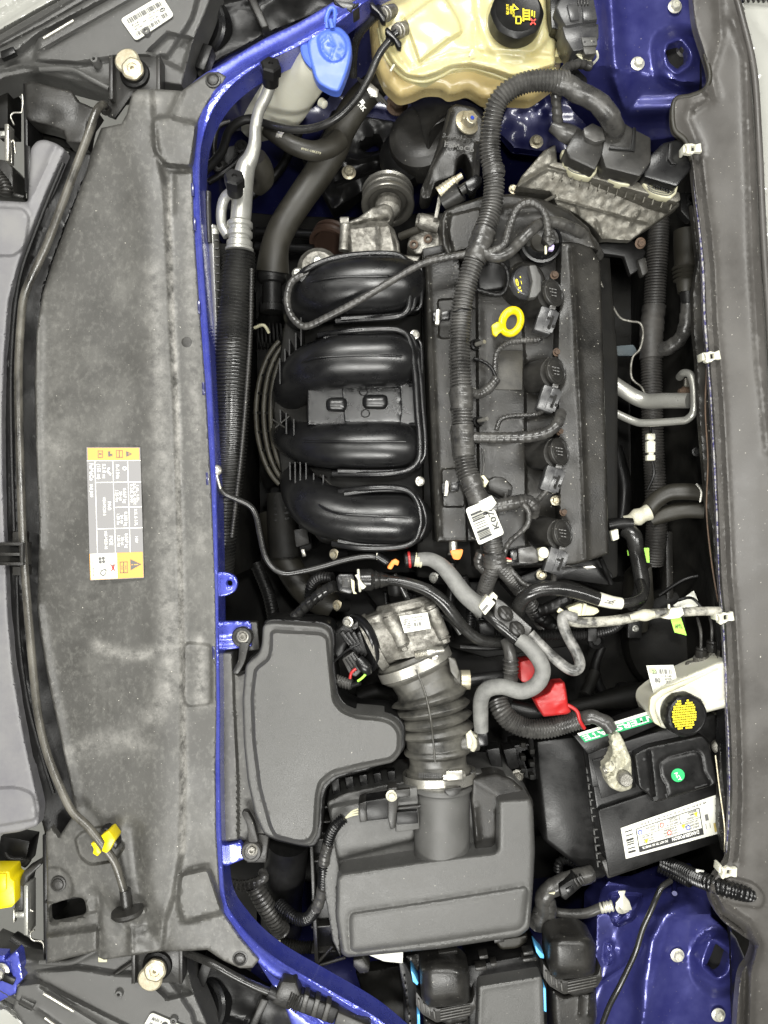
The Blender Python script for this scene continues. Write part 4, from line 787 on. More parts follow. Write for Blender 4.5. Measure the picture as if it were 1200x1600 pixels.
prism("plug_block", [(458, 828), (480, 824), (484, 850), (462, 856)], -.24, .04, 'dusty', t, .003); box("metal_tab", 474, 864, -.24, 6, 12, .01, 'steel', t, rot=-15)

# ================================================================ main loom
t = thing("main_wiring_loom", 'thick corrugated wiring loom winding down across the valve cover', 'wiring loom', 720, 560, -.05)
trunk = [(886, 128, .045), (860, 126, .05), (825, 128, .05), (795, 141, .045), (775, 165, .035), (767, 205, .02), (766, 240, .01), (771, 268, .005), (772, 290, .0), (768, 325, -.005), (757, 360, -.005), (744, 398, -.005), (730, 440, -.01), (722, 480, -.015), (719, 520, -.02), (719, 570, -.02), (722, 620, -.02), (723, 670, -.02), (726, 715, -.02), (735, 750, -.015), (745, 775, -.01)]
tube("sleeve", trunk, 15.4, 'loom', t, corr=(5.2, 2.8), n=20)
def wind(pts, r, name="tape_winding", m='tape', pitch=15, d=1.5, par=None): return tube(name, pts, r, m, par or t, wrap=(pitch, d), n=18, wob=1.2)
wind([(757, 360, -.005), (748, 388, -.005), (741, 408, -.006)], 18.5); wind([(771, 262, .005), (772, 275, .004)], 17, pitch=8)
wind([(720, 606, -.02), (722, 626, -.02), (722, 640, -.02)], 17.8, pitch=12); wind([(722, 664, -.02), (724, 690, -.02), (726, 712, -.02)], 17.8, pitch=12); wind([(734, 746, -.015), (745, 775, -.01), (752, 790, -.008)], 16.5)
for y, x in ((484, 722), (752, 736)):
    tube("strap", [(x - 19, y + 2, -.03), (x - 10, y + 1, -.006), (x, y, -.001), (x + 10, y - 1, -.006), (x + 18, y - 2, -.03)], 3, 'gloss', t, n=8, flat=.5)
    prism("strap_head", [(x - 32, y + 2), (x - 18, y), (x - 18, y + 14), (x - 32, y + 16)], -.03, .014, 'gloss', t, .002)
    box("clip_post", x - 38, y + 11, -.038, 7, 24, .012, 'steel', t, rot=6); prism("clip_base", [(x - 46, y + 4), (x - 34, y), (x - 34, y + 22), (x - 46, y + 18)], -.046, .012, 'gloss', t, .002)
# upper branch to the control module
wind([(866, 128, .045), (885, 133, .045), (905, 145, .045), (928, 156, .04), (945, 172, .035), (957, 192, .02), (962, 205, .0)], [17, 17, 16, 16, 16, 16, 15], pitch=26, d=1.2)
wind([(868, 140, .03), (870, 170, .01), (872, 195, -.01)], 8, pitch=12); wind([(878, 118, .04), (886, 106, .03), (905, 100, .02), (922, 104, .01)], 7, pitch=12)
tube("foil_tape", [(862, 196, -.01), (880, 206, -.01), (900, 214, -.02)], [9, 14, 15], 'loom', t, wob=3, n=12)
# lower end: dividing sleeve by the tag
tube("sleeve", [(752, 788, -.01), (765, 812, -.02), (770, 850, -.03), (774, 880, -.04)], 15, 'loom', t, corr=(7, 2.2), n=18)
tube("sleeve", [(774, 878, -.04), (765, 900, -.06), (757, 925, -.09), (756, 960, -.14)], 12, 'loom', t, corr=(6, 2), n=16); tube("sleeve", [(776, 878, -.04), (795, 900, -.06), (815, 925, -.09), (835, 955, -.12), (850, 975, -.16)], 12, 'loom', t, corr=(6, 2), n=16)
wind([(772, 862, -.035), (774, 884, -.04)], 19, pitch=8); wind([(752, 862, -.05), (748, 880, -.06), (760, 892, -.06), (778, 896, -.05)], 8, pitch=10)

def wire(name, pts, r, label, cat='wiring branch', m='tape', pitch=9, d=.8, n=10, plug=None):
    o = tube(name, pts, r, m, None, wrap=(pitch, d), n=n); tag(o, label, cat, 'wiring branches off the main loom'); return o
wire("wiring_branch", [(741, 395, -.01), (700, 402, -.010), (660, 412, -.008), (610, 440, -.006), (560, 470, -.008), (510, 496, -.02), (478, 510, -.03), (460, 500, -.035), (450, 480, -.04), (450, 455, -.045), (462, 435, -.05), (500, 421, -.06)], 5.6, 'long grey taped cable crossing over the topmost intake runner')
wire("wiring_branch", [(752, 392, .0), (775, 402, .005), (795, 394, .005), (812, 378, .0), (830, 360, -.0), (845, 350, -.01), (870, 348, -.02), (900, 360, -.04), (922, 378, -.08), (935, 400, -.12)], 9, 'thick taped branch curving right across the cam cover well', pitch=14)
wire("wiring_branch", [(752, 398, .0), (770, 392, .008), (788, 380, .01), (797, 350, .01), (808, 326, .012), (825, 316, .012), (842, 322, .01), (853, 340, .005), (856, 362, .0), (856, 378, -.01)], 6, 'hooked taped branch ending in a small grey plug with violet tip', pitch=8, d=1.4)
t2 = thing("sensor_plug", 'small grey plug with violet and yellow pins above the oil filler cap', 'plug', 860, 380, -.03)
prism("plug_body", [(852, 356), (866, 360), (871, 374), (860, 386), (848, 374)], -.004, .02, 'dusty', t2, .003); box("violet_tip", 862, 386, -.008, 8, 9, .01, flatmat('violet_plastic', (.42, .35, .60)), t2, rot=10); box("yellow_pin", 853, 390, -.012, 4, 14, .004, 'cream', t2)
for i in range(3): box("rib", 856 + i * 1.5, 360 + i * 6, -.002, 16, 2, .002, 'loom', t2, rot=20, bev=0)
wire("wiring_branch", [(750, 405, -.01), (775, 408, -.02), (790, 418, -.03), (794, 438, -.04), (788, 455, -.05), (775, 460, -.055), (745, 452, -.05)], 3.6, 'thin black wire looping left of the oil filler cap', m='black')
wire("wiring_branch", [(845, 528, -.03), (838, 532, -.035), (815, 532, -.05), (792, 536, -.05), (778, 548, -.05), (774, 565, -.052), (774, 585, -.054)], 4.2, 'twisted wires from the topmost coil plug turning down to the loom', m='loom', d=1.6, pitch=6)
wire("wiring_branch", [(733, 612, -.03), (748, 616, -.04), (764, 606, -.045), (776, 592, -.05)], 7.5, 'short corrugated branch right of the loom, above the taped one', m='loom', pitch=6)
wire("wiring_branch", [(776, 592, -.05), (768, 575, -.05), (755, 565, -.055), (740, 560, -.06)], 2.6, 'thin pair of wires arching above the short corrugated branch', m='black')
wire("wiring_branch", [(733, 684, -.025), (755, 684, -.02), (790, 684, -.015), (830, 682, -.012), (858, 674, -.012), (872, 660, -.015), (876, 645, -.03)], 9, 'taped branch loom crossing the valve cover below the second coil', pitch=11, d=1.3)
wire("wiring_branch", [(850, 640, -.03), (835, 648, -.045), (800, 650, -.05), (782, 656, -.05), (776, 672, -.05)], 3.6, 'twisted wires from the second coil plug', m='loom', d=1.3, pitch=6)
wire("wiring_branch", [(855, 765, -.03), (840, 782, -.04), (834, 790, -.05)], 4.2, 'short wires from the third coil plug going under the cover', m='loom', pitch=7)
wire("wiring_branch", [(760, 792, -.0), (780, 790, -.0), (800, 786, -.0), (822, 782, -.01), (835, 792, -.015), (834, 805, -.03)], [11, 11, 11, 10, 9, 8], 'thick taped stub right of the barcode tag, lower loom', pitch=8, d=1.4)
wire("wiring_branch", [(816, 786, -.0), (826, 800, -.0), (824, 820, -.0), (808, 836, -.01), (795, 848, -.02), (788, 866, -.03)], 4.2, 'pale taped wires arching from the stub down to the loom', m='loom', pitch=10, d=1.2)
wire("wiring_branch", [(865, 878, -.035), (866, 900, -.04), (862, 912, -.045), (845, 918, -.045), (822, 914, -.045), (805, 898, -.05), (792, 882, -.05)], 4, 'wire loop running below the lowest coil plug', m='loom', pitch=8)
wire("wiring_branch", [(770, 792, .0), (758, 802, .005), (744, 796, .0), (742, 786, -.0)], 5, 'black wire loop over the barcode tag', m='gloss', pitch=10)
wire("wiring_branch", [(753, 700, -.05), (756, 725, -.05), (754, 742, -.05)], 1.6, 'single thin grey wire behind the small yellow lock', m='loom')
t2 = thing("barcode_tag", 'white barcode tag reading K07 hanging on the lower end of the thick loom', 'tag', 756, 820, -.0)
L = [(727, 795, .008), (766, 779, .012), (788, 834, .012), (748, 852, .008)]
prism("tag_card", fillet([(x, y) for x, y, z in L], 5), .009, .001, 'paper', t2, 0)
prism("tag_fold", [(748, 784), (768, 774), (776, 786), (768, 796), (752, 798)], .014, .002, 'paper', t2, .0005)
bars([(a, b, .012) for a, b, z in L], 'ink', t2, barcode(.10, .18, .58, .92, 12, True, 9), .0016)
qq = [(x, y, .012) for x, y in (L[3][:2], L[0][:2], L[1][:2], L[2][:2])]
text(qq, [("K07", .20, .93, .22, .50)], 'ink', t2, .0018)
t2 = thing("cam_plug", 'dark grey wedge plug with a small yellow lock, right of the loom above the tag', 'plug', 780, 760, -.04)
prism("plug_body", [(762, 752), (772, 744), (788, 746), (802, 760), (800, 774), (788, 778), (764, 766)], -.015, .035, 'dusty', t2, .003); prism("slot", [(794, 764), (800, 766), (799, 774), (794, 773)], -.0145, .002, 'deep', t2, 0)
prism("yellow_lock", [(751, 744), (756, 742), (764, 752), (758, 762), (754, 758), (756, 750)], -.012, .01, 'cream', t2, .001); tube("plug_wire", [(790, 772, -.01), (788, 782, -.005), (778, 790, .0), (768, 794, .006)], 3, 'loom', t2, n=8)
t2 = thing("grey_connector", 'grey and white rectangular connector below the valve cover trough', 'connector', 825, 866, -.05)
prism("shell", [(809, 857), (832, 853), (840, 860), (842, 878), (830, 881), (811, 880)], -.03, .03, 'loom', t2, .002); prism("face", [(797, 860), (808, 858), (809, 878), (798, 880)], -.033, .03, 'gloss', t2, .002); box("slot", 804, 869, -.0325, 5, 12, .002, 'panel', t2)
prism("white_end", [(840, 858), (850, 855), (854, 864), (850, 876), (842, 877)], -.033, .02, 'cream', t2, .003); lathe("end_disc", (848, 864, -.03), (.3, .2, 1), [(9, 0), (9, 4), (5, 6)], 'white', t2, 16)
for i, m in enumerate(('red', 'cream', 'loom')): tube("thin_wire", [(786, 866 + i * 4, -.035), (792, 872 + i * 4, -.033), (799, 874 + i * 2, -.034)], 1.5, m, t2, n=6)

# ================================================================ coolant tank
t = thing("coolant_tank", 'yellowed translucent coolant expansion tank with a black cap, top centre', 'coolant tank', 720, 60, -.2)
up = fillet([(576, -30), (590, 10), (592, 45), (600, 75), (612, 98), (632, 118), (660, 124), (685, 116), (705, 105), (735, 102), (770, 112), (800, 122), (830, 116), (868, 104), (872, 60), (856, 40), (856, -30)], 8)
lo_ = fillet([(572, -30), (578, 50), (582, 95), (600, 135), (622, 156), (642, 153), (660, 142), (690, 142), (700, 150), (716, 148), (730, 142), (752, 156), (765, 158), (790, 158), (830, 160), (872, 130), (880, 60), (870, -30)], 9)
relief("lower_shell", lo_, -.085, 'tankl', t, [('noise', .003, 25)], step=5, edge=(22, .030), thick=.05)
relief("upper_shell", up, -.045, 'tank', t, [('poly', fillet([(632, 30), (690, -12), (716, 30), (722, 50), (700, 62), (655, 98)], 6), .010, 7), ('line', [(632, 30), (655, 98), (700, 62)], -.003, 3), ('poly', fillet([(742, 30), (740, -30), (850, -30), (860, 60), (820, 98), (770, 92)], 20), .008, 12), ('line', [(606, 60), (640, 110), (700, 92), (750, 84), (860, 92)], -.006, 7), ('line', [(744, 30), (742, 75), (760, 90)], -.003, 4), ('noise', .003, 30)], step=4, edge=(9, .022), thick=.05)
tube("seam", [(592, 45, -.075), (600, 82, -.075), (614, 104, -.075), (634, 121, -.075), (662, 127, -.075), (690, 118, -.075), (708, 108, -.075), (735, 105, -.075), (772, 116, -.075), (802, 126, -.075), (830, 120, -.075), (868, 108, -.075)], 3.2, 'tank', t, n=8)
for x, y in ((612, 105), (735, 82)): tube("moulded_tick", [(x - 2, y + 6, -.055 if y > 100 else -.035), (x + 4, y - 4, -.055 if y > 100 else -.035)], 1.8, 'white', t, n=6)
relief("ear", fillet([(850, 48), (878, 52), (890, 66), (890, 84), (880, 90), (862, 90), (850, 95)], 6), -.055, 'tank', t, [], step=5, edge=(3, .004), thick=.02)
hexbolt((882, 69, -.053), (0, 0, 1), 6, 'zinc', t)
lathe("neck", (802, 38, -.05), (0, 0, 1), [(46, 0), (46, 18), (42, 22)], 'tank', t, 40)
lathe("filler_cap", (803, 36, -.03), (.04, .05, 1), [(42, 0), (42, 10), (41, 24), (38, 28), (35, 30), (33, 29), (2, 29.5)], 'black', t, 56, mod=lambda a, h: 1 + (.035 * max(0, math.cos(8 * a)) if 5 < h < 28 else 0))
q = [(788, 2, .0), (832, 2, .0), (832, 44, .0), (788, 44, .0)]
cq = [(790, 6, .0005), (836, 6, .0005), (836, 44, .0005), (790, 44, .0005)]
poly_print(cq, 'yink', t, [[(.26, .0), (.46, .22), (.20, .28)]], .0014, 'warning_triangle'); poly_print(cq, 'ink', t, [[(.28, .07), (.39, .20), (.25, .235)]], .0018, 'warning_triangle')
bars(cq, 'yink', t, [(.62, .24, .80, .30), (.62, .36, .80, .42), (.62, .48, .80, .54), (.62, .60, .80, .66), (.58, .18, .63, .72), (.79, .24, .83, .68), (.88, .26, .92, .5), (.96, .3, 1.0, .55), (.34, .50, .38, .82), (.38, .50, .52, .55), (.38, .78, .52, .83), (.5, .56, .54, .78)], .0015, 'symbol')
poly_print(cq, 'redink', t, [[(.82, .62), (.87, .58), (1.04, .84), (1.0, .87)], [(1.0, .60), (1.04, .64), (.86, .88), (.82, .84)]], .0017, 'red_cross')
text([cq[1], cq[2], cq[3], cq[0]], [("DO NOT OPEN", .02, .98, .09, .42), ("WHEN HOT", .08, .86, .09, .35), ("ENGINE COOLANT ONLY", .0, .76, .07, .55)], 'yink', t, .0016)
for (x, y, dx, dy, ax) in ((607, 22, -18, 12, .6), (628, 48, -14, 16, .7)):
    lathe("hose_nipple", (x, y - 2, -.04), (-.5, -.55, .6), [(11, -14), (11, 4), (12, 5), (12, 10), (10.5, 11), (10.5, 18), (9, 19)], 'alu', t, 20)
t2 = thing("hose_clip", 'black plastic quick clip on the lower thin hose at the coolant tank corner', 'clip', 616, 58, -.03, 'quick clips on the thin tank hoses')
prism("clip_bar", [(601, 44), (606, 41), (628, 66), (627, 74), (621, 73), (616, 62), (604, 52)], -.016, .014, 'gloss', t2, .002); lathe("clip_collar", (613, 60, -.035), (-.6, -.7, .2), [(9, -8), (9, 6), (7, 9)], 'black', t2, 16)
copy_thing(t2, 'black plastic quick clip on the upper thin hose at the coolant tank corner', (592, 18, -.03))
tag(tube("overflow_hose", [(622, 50, -.025), (610, 62, -.03), (592, 86, -.04), (576, 122, -.055), (556, 155, -.07), (525, 185, -.085), (490, 200, -.10), (455, 202, -.11), (425, 196, -.12), (400, 188, -.14)], 6, 'hose', None, n=14), 'thin black hose curving from the coolant tank under the washer filler neck', 'hose')
tag(tube("vent_hose", [(598, 14, -.025), (580, 32, -.045), (560, 56, -.07), (553, 85, -.10), (552, 120, -.13)], 6, 'hose', None, n=14), 'short thin black hose dropping from the top corner of the coolant tank', 'hose')

# connector stack on tank bracket
t = thing("connector_stack", 'grey multi-step wiring connector standing right of the coolant tank', 'connector', 905, 45, -.06)
prism("bracket", [(858, -20), (880, -20), (880, 46), (862, 44)], -.02, .05, 'gloss', t, .002)
prism("shell", [(868, 10), (886, -20), (926, -20), (930, 8), (934, 34), (906, 36), (884, 40), (876, 26)], .006, .05, 'gplug', t, .003)
prism("shell_lower", [(878, 40), (896, 34), (936, 36), (936, 58), (930, 74), (896, 80), (884, 60)], .0, .05, 'gplug', t, .003)
prism("lever", [(910, 10), (930, 8), (934, 30), (912, 32)], .012, .01, 'gplug', t, .002); prism("tab", [(886, 6), (902, 6), (906, 30), (892, 32)], .011, .006, 'gplug', t, .002)
for i in range(4): box("rib", 904 + i * 5, -4, .010, 2, 22, .006, 'dusty', t)
prism("insert", [(908, 58), (932, 58), (934, 70), (912, 72)], .004, .01, 'cover', t, .001); prism("insert", [(911, 73), (931, 73), (932, 83), (914, 85)], .002, .02, 'panel', t, .001)
for x in (914, 928): box("pin_hole", x, 65, .0046, 3, 2, .001, 'ink', t, bev=0)
for i, y in enumerate((0, 6)): tube("pale_wire", [(896, 76 + y * .3, -.01), (906, 86 + y * .5, -.012), (918, 90 + y, -.014), (924, 98, -.02)], 2, 'cream', t, n=6)
tube("pale_wire", [(932, 80, -.0), (934, 90, -.01), (926, 100, -.02)], 2, 'white', t, n=6)
prism("wing_clip", fillet([(884, 106), (900, 104), (918, 122), (918, 134), (904, 138), (888, 124)], 5), -.05, .01, 'black', t, .002); box("wing_slot", 904, 120, -.045, 12, 12, .006, 'gloss', t, rot=40)

# ================================================================ washer filler
t = thing("washer_filler", 'white washer fluid filler neck with a sky blue flip cap', 'washer filler', 480, 130, -.15)
tube("neck", [(400, 180, -.28), (435, 165, -.22), (465, 128, -.13), (490, 97, -.07), (498, 88, -.055)], [38, 40, 38, 35, 34], 'white', t, n=40, sm_=True); 
lathe("neck_nib", (505, 162, -.13), (.5, -.5, .3), [(8, -6), (7, 4), (3, 6)], 'white', t, 14)
lathe("cap_rim", (505, 84, -.034), (.30, .12, 1), [(30, -6), (37, 0), (38, 5), (36, 8)], 'cap', t, 40)
relief("flip_cap", fillet([(484, 55), (495, 43), (512, 39), (532, 42), (546, 56), (551, 78), (546, 105), (538, 128), (530, 145), (517, 143), (497, 132), (490, 120), (481, 85), (479, 66)], 10), -.014, 'cap', t, [('poly', fillet([(496, 56), (512, 46), (530, 50), (541, 64), (541, 84), (528, 97), (512, 96), (500, 82)], 9), .004, 5), ('loop', [(502, 66), (514, 54), (522, 72), (516, 92), (503, 78)], .0016, 1.6), ('line', [(512, 70), (522, 72)], .0016, 1.5), ('line', [(532, 70), (536, 76), (530, 78)], .0016, 1.6), ('line', [(526, 86), (534, 92), (538, 84)], .0016, 1.6)], step=3, edge=(6, .008), thick=.022)
tube("cap_hinge", [(511, 44, -.015), (510, 30, -.01), (514, 16, -.008), (520, 12, -.008), (524, 20, -.01), (522, 32, -.013), (520, 44, -.016)], 4, 'cap', t, n=12); tube("hinge_pin", [(516, 30, -.004), (519, 44, -.009)], 4, 'cap', t, n=10)

# ================================================================ hoses, front left
tag(tube("radiator_hose", [(608, 118, -.16), (585, 135, -.18), (560, 160, -.20), (535, 200, -.21), (520, 235, -.21), (498, 270, -.21), (470, 310, -.21), (444, 350, -.21), (430, 385, -.21), (426, 425, -.22)], [20, 21, 22, 22, 23, 23, 22, 22, 22, 26], 'bhose', None, n=30), 'wide grey-brown radiator hose running from the coolant tank down to a black elbow', 'hose')
t = thing("spring_clamp", 'silver spring clamp around the wide hose just below the coolant tank', 'clamp', 585, 142, -.15)
for d in (-6, 0, 6): tube("clamp_band", [(566 + d, 126 + d * .5, -.17), (578 + d, 138 + d * .4, -.148), (592 + d, 152 + d * .4, -.165), (598 + d, 160 + d * .4, -.18)], 2.6, 'steel', t, n=8)
prism("clamp_ear", [(568, 130), (578, 128), (592, 140), (590, 152), (578, 150)], -.14, .006, 'steel', t, .001); q = [(566, 152, -.152), (580, 170, -.152), (570, 180, -.152), (556, 162, -.152)]; bars(q, 'winkm', t, [(.1, .1, .4, .5)], .003); q = [(563, 158, -.150), (572, 168, -.150), (566, 174, -.150), (557, 164, -.150)]; text(q, [("TKK", 0, .9, .9, 1.1)], 'winkm', t, .003)
t = thing("branch_hose", 'brown-black branch hose with a small steel band, joining the wide hose from the left', 'hose', 470, 225, -.2)
tube("rubber", [(418, 202, -.17), (436, 214, -.165), (460, 228, -.165), (490, 236, -.17), (515, 230, -.18), (530, 218, -.19)], [12, 13, 14, 15, 16, 17], 'bhose', t, n=20); tube("steel_band", [(437, 211, -.165), (445, 216, -.165)], 15, 'steel', t, n=20, sm_=False, caps=False)
q = [(471, 230, -.148), (502, 238, -.150), (501, 242, -.150), (470, 234, -.148)]; text(q, [("8V61-18K579", 0, .8, .8, 1)], 'cream', t, .003)
t = thing("air_con_pipe", 'bent silver air conditioning pipe with two black service caps beside the blue rail', 'pipe', 385, 250, -.1)
tube("long_pipe", [(424, 128, -.02), (416, 150, -.03), (405, 172, -.04), (399, 200, -.05), (398, 225, -.05), (392, 246, -.055), (384, 262, -.06), (380, 285, -.06), (377, 330, -.06), (375, 352, -.06)], [9, 9, 9, 9, 10, 12, 15, 16, 16, 16], 'pipe', t, n=24)
lathe("crimp_ferrule", (375, 345, -.06), (-.02, -1, 0), [(17, 0), (21, 4), (21, 10), (18, 12), (18, 17), (21, 19), (21, 26), (18, 28), (18, 33), (21, 35), (21, 44), (23, 46), (23, 50)], 'pipe', t, 30)
tube("short_pipe", [(366, 298, -.04), (352, 308, -.05), (346, 328, -.06), (347, 352, -.065), (356, 368, -.065)], 8, 'pipe', t, n=18); lathe("joint", (366, 300, -.05), (-.4, -.7, .1), [(12, 0), (12, 8), (9, 11)], 'pipe', t, 18)
for px, py, s in ((423, 122, 1), (367, 294, 1)): lathe("service_cap", (px, py, -.012 if py < 200 else -.03), (.15, .35, 1), [(13, -10), (13, 6), (15.5, 8), (15.5, 24), (13, 27), (4, 27.5), (3, 24)], 'black', t, 24, mod=lambda a, h: (1 / math.cos((a % (math.pi / 3)) - math.pi / 6)) * .93 if h > 7 else 1, smooth=25)
tube("foot_pipe", [(400, 246, -.10), (408, 262, -.12), (412, 280, -.14), (402, 295, -.16)], [16, 18, 16, 12], 'bhose', t, n=16)
tag(tube("ribbed_hose", [(374, 392, -.07), (370, 450, -.07), (366, 520, -.07), (362, 600, -.072), (360, 680, -.075), (356, 740, -.08), (352, 800, -.09), (350, 850, -.10), (346, 910, -.12)], [24, 26, 28, 28, 26, 24, 20, 18, 17], mat('ribbed_black_sleeve', (.008, .008, .008), (.035, .034, .03), .3, .3, scale=20, bump=.1), None, corr=(5.8, 3.4), n=26), 'long ribbed black sleeve hose running parallel to the blue rail', 'hose')
tag(tube("sleeve_seam", [(393, 420, -.052), (391, 520, -.050), (386, 600, -.05), (378, 700, -.053), (368, 790, -.066), (362, 840, -.078)], 3.5, 'dusty', None, corr=(5, 1.2), n=8), 'beaded seam strip on the ribbed black sleeve hose', 'seam strip')
t = thing("condenser_edge", 'narrow silver top edge of the condenser tucked behind the blue rail', 'radiator', 330, 520, -.1)
loft("edge_tank", [[(320, 370, -.07), (328, 500, -.07), (335, 620, -.07), (341, 730, -.07)], [(332, 350, -.06), (338, 500, -.06), (343, 620, -.06), (347, 720, -.07)], [(342, 360, -.09), (346, 500, -.09), (348, 620, -.09), (350, 700, -.09)]], 'pipe', t, n=40)
tube("header_pipe", [(325, 300, -.06), (325, 330, -.06), (327, 380, -.06)], 5, 'dusty', t, n=10); lathe("end_cap", (333, 362, -.07), (0, 1, .3), [(10, -4), (10, 4), (6, 10)], 'pipe', t, 18)
for i in range(26): box("fin_edge", 338 + i * .35, 375 + i * 13, -.057, 6, 1.6, .004, 'dusty', t, bev=0)
prism("core", [(335, 380), (356, 380), (366, 900), (345, 900)], -.16, .3, 'deep', t, .002)
for k, pts in enumerate(([(318, 268, -.10), (345, 240, -.12), (358, 205, -.13), (380, 188, -.14), (410, 186, -.14)], [(325, 285, -.14), (360, 262, -.15), (382, 240, -.15)], [(360, 190, -.15), (340, 200, -.15), (335, 240, -.15), (345, 262, -.17)])):
    tag(tube("small_pipe", pts, [7, 5, 4][k], 'black', None, n=12), ['thin black pipe curling inside the upper corner of the blue rail', 'short dark pipe next to the condenser end cap', 'looped dark wire by the washer neck foot'][k], 'pipe')
t = thing("sensor_bracket", 'dark brackets and grommet between the rail corner and silver pipe', 'bracket', 365, 255, -.2)
prism("plate", [(345, 230), (372, 225), (378, 262), (350, 275)], -.18, .02, 'black', t, .003); lathe("grommet", (378, 232, -.17), (0, 0, 1), [(12, 0), (12, 8), (7, 9), (5, 5)], 'black', t, 20); box("pad", 345, 260, -.165, 22, 20, .02, 'dusty', t, rot=30)

# ================================================================ control module
t = thing("engine_control_module", 'corroded aluminium control module with three cream-edged black connectors', 'control module', 950, 300, -.1)
relief("cast_case", fillet([(806, 292), (815, 275), (850, 235), (868, 226), (872, 262), (888, 264), (1062, 312), (1062, 322), (985, 376), (940, 374), (925, 355), (900, 335), (870, 322), (860, 300)], 3), -.055, 'pcm', t,
       [('line', [(808, 292), (856, 262), (1060, 318)], .006, 4), ('slope', (905, 268), (930, 380), .010, -.045), ('line', [(872, 312), (1010, 350)], .003, 2), ('line', [(930, 345), (940, 374)], .004, 3), ('noise', .0016, 9), ('line', [(900, 318), (905, 335)], .003, 2), ('line', [(1000, 330), (985, 352)], .003, 2)], step=3.2, edge=(2, .003), thick=.06)
for i in range(14): x = 866 + i * 14; y = 270 + i * 3.9; box("heat_rib", x, y + 3, -.037 - .0, 1.6, 9, .008, 'pcm', t, rot=16, bev=0)
for i, (x, y) in enumerate(((905, 256), (965, 268), (1030, 288))):
    g = [(x - 27, y - 22), (x - 25, y), (x - 12, y + 14), (x + 4, y + 20), (x + 18, y + 22), (x + 27, y + 14), (x + 31, y - 2), (x + 27, y), (x + 15, y + 10), (x - 8, y + 4), (x - 20, y - 6), (x - 22, y - 24)]
    prism("cream_gasket", g, -.028, .018, 'cream', t, .002)
    for k in range(3): tube("gasket_line", [(x - 20 + k, y + 1 + 4 * k - 2, -.0265), (x - 8, y + 9 + 3.2 * k - 2, -.0265), (x + 14, y + 13 + 3.2 * k - 2, -.0265), (x + 24, y + 8 + 3 * k - 3, -.0265)], .8, 'panel', t, n=5)
    for k in range(7): box("locking_tooth", x - 8 + k * 4, y + 2 + k * 1.3, -.022, 2.4, 3, .008, 'gloss', t, rot=15, bev=0)
prism("rear_edge", [(856, 258), (868, 252), (1062, 300), (1064, 312), (1058, 316)], -.034, .05, 'pcm', t, .002)
con = prism("connector", [(884, 232), (900, 200), (944, 206), (944, 236), (930, 266), (888, 246)], -.0, .05, 'dusty', t, .004); prism("boot", [(912, 200), (926, 192), (942, 200), (946, 218), (930, 222), (914, 214)], .008, .03, 'loom', con, .001)
con = prism("connector", [(948, 196), (972, 188), (990, 200), (1018, 214), (1018, 252), (1000, 276), (946, 262), (940, 240)], .004, .05, 'dusty', t, .004); prism("step", [(948, 240), (990, 244), (1000, 236), (1018, 230), (1018, 255), (1000, 278), (944, 264)], -.004, .03, 'gloss', con, .003); prism("ridge", [(954, 226), (986, 232), (990, 198), (994, 200), (992, 236), (952, 232)], .008, .01, 'black', con, .0004)
prism("foil_boot", [(944, 196), (956, 182), (966, 188), (968, 200), (958, 208), (946, 206)], .012, .02, 'loom', con, .001)
con = prism("connector", [(1008, 250), (1036, 222), (1060, 216), (1078, 232), (1082, 262), (1058, 292), (1006, 276)], -.008, .05, 'gloss', t, .005); prism("ridge", [(1046, 224), (1052, 222), (1052, 248), (1058, 256), (1050, 256), (1044, 248)], -.003, .01, 'black', con, .0004)
hexbolt((1000, 380, -.10), (.1, -.3, 1), 6, 'rust', t); tube("guide_pin", [(845, 318, -.07), (868, 306, -.05)], 3, 'pcm', t, n=8); hexbolt((802, 296, -.07), (0, 0, 1), 5, 'zinc', t)
t = thing("module_bracket", 'dark steel bracket plates under the control module', 'bracket', 960, 385, -.16)
prism("plate", [(930, 375), (985, 372), (1010, 392), (1000, 420), (985, 430), (975, 400), (940, 396)], -.14, .015, 'black', t, .003); prism("finger", [(996, 405), (1010, 400), (1014, 425), (1004, 432)], -.13, .02, 'dusty', t, .004)
prism("side_plate", [(1062, 300), (1090, 300), (1090, 340), (1078, 345), (1064, 330)], -.08, .02, 'black', t, .003); lathe("eyelet", (1080, 312, -.078), (0, 0, 1), [(9, 0), (9, 3), (5, 3.4), (4, 0)], 'black', t, 18)
hexbolt((838, 222, -.2), (0, 0, 1), 8, 'zinc', t)

# ================================================================ strut towers
def tower(name, outline, feats, label, cx, cy, hole, nuts, z=-.10):
    t = thing("strut_tower", label, 'strut tower', cx, cy, z - .2)
    relief("tower_shell", outline, z, 'bluemid', t, feats, step=5, edge=(3, .004), thick=.14, holes=[hole])
    hx = sum(p[0] for p in hole) / len(hole); hy = sum(p[1] for p in hole) / len(hole)
    prism("cavity_shade", [(hx - 22, hy - 26), (hx + 22, hy - 26), (hx + 22, hy + 26), (hx - 22, hy + 26)], z + .001, .02, 'deep', t, 0)  # dark block under the rim stands in for shade inside the hole
    lathe("strut_stud", (hx + 3, hy + 4, z - .02), (0, 0, 1), [(12, 0), (12, 22), (8, 24), (8, 30), (7, 33), (4, 34)], 'dusty', t, 24)
    for x, y, dz in nuts:
        n_ = hexbolt((x, y, z + dz), (0, 0, 1), 7.4, 'zincl', t, 'strut_nut')
M['bluemid'] = mat('blue_tower_paint', (.028, .030, .15), (.07, .075, .24), .3, .34, .45, scale=22, bump=.02, coat=.4, specks=.35, rvar=.06)
M['zincl'] = mat('pale_zinc', (.66, .65, .56), (.45, .43, .34), .3, .4, .5, scale=60, bump=.2)
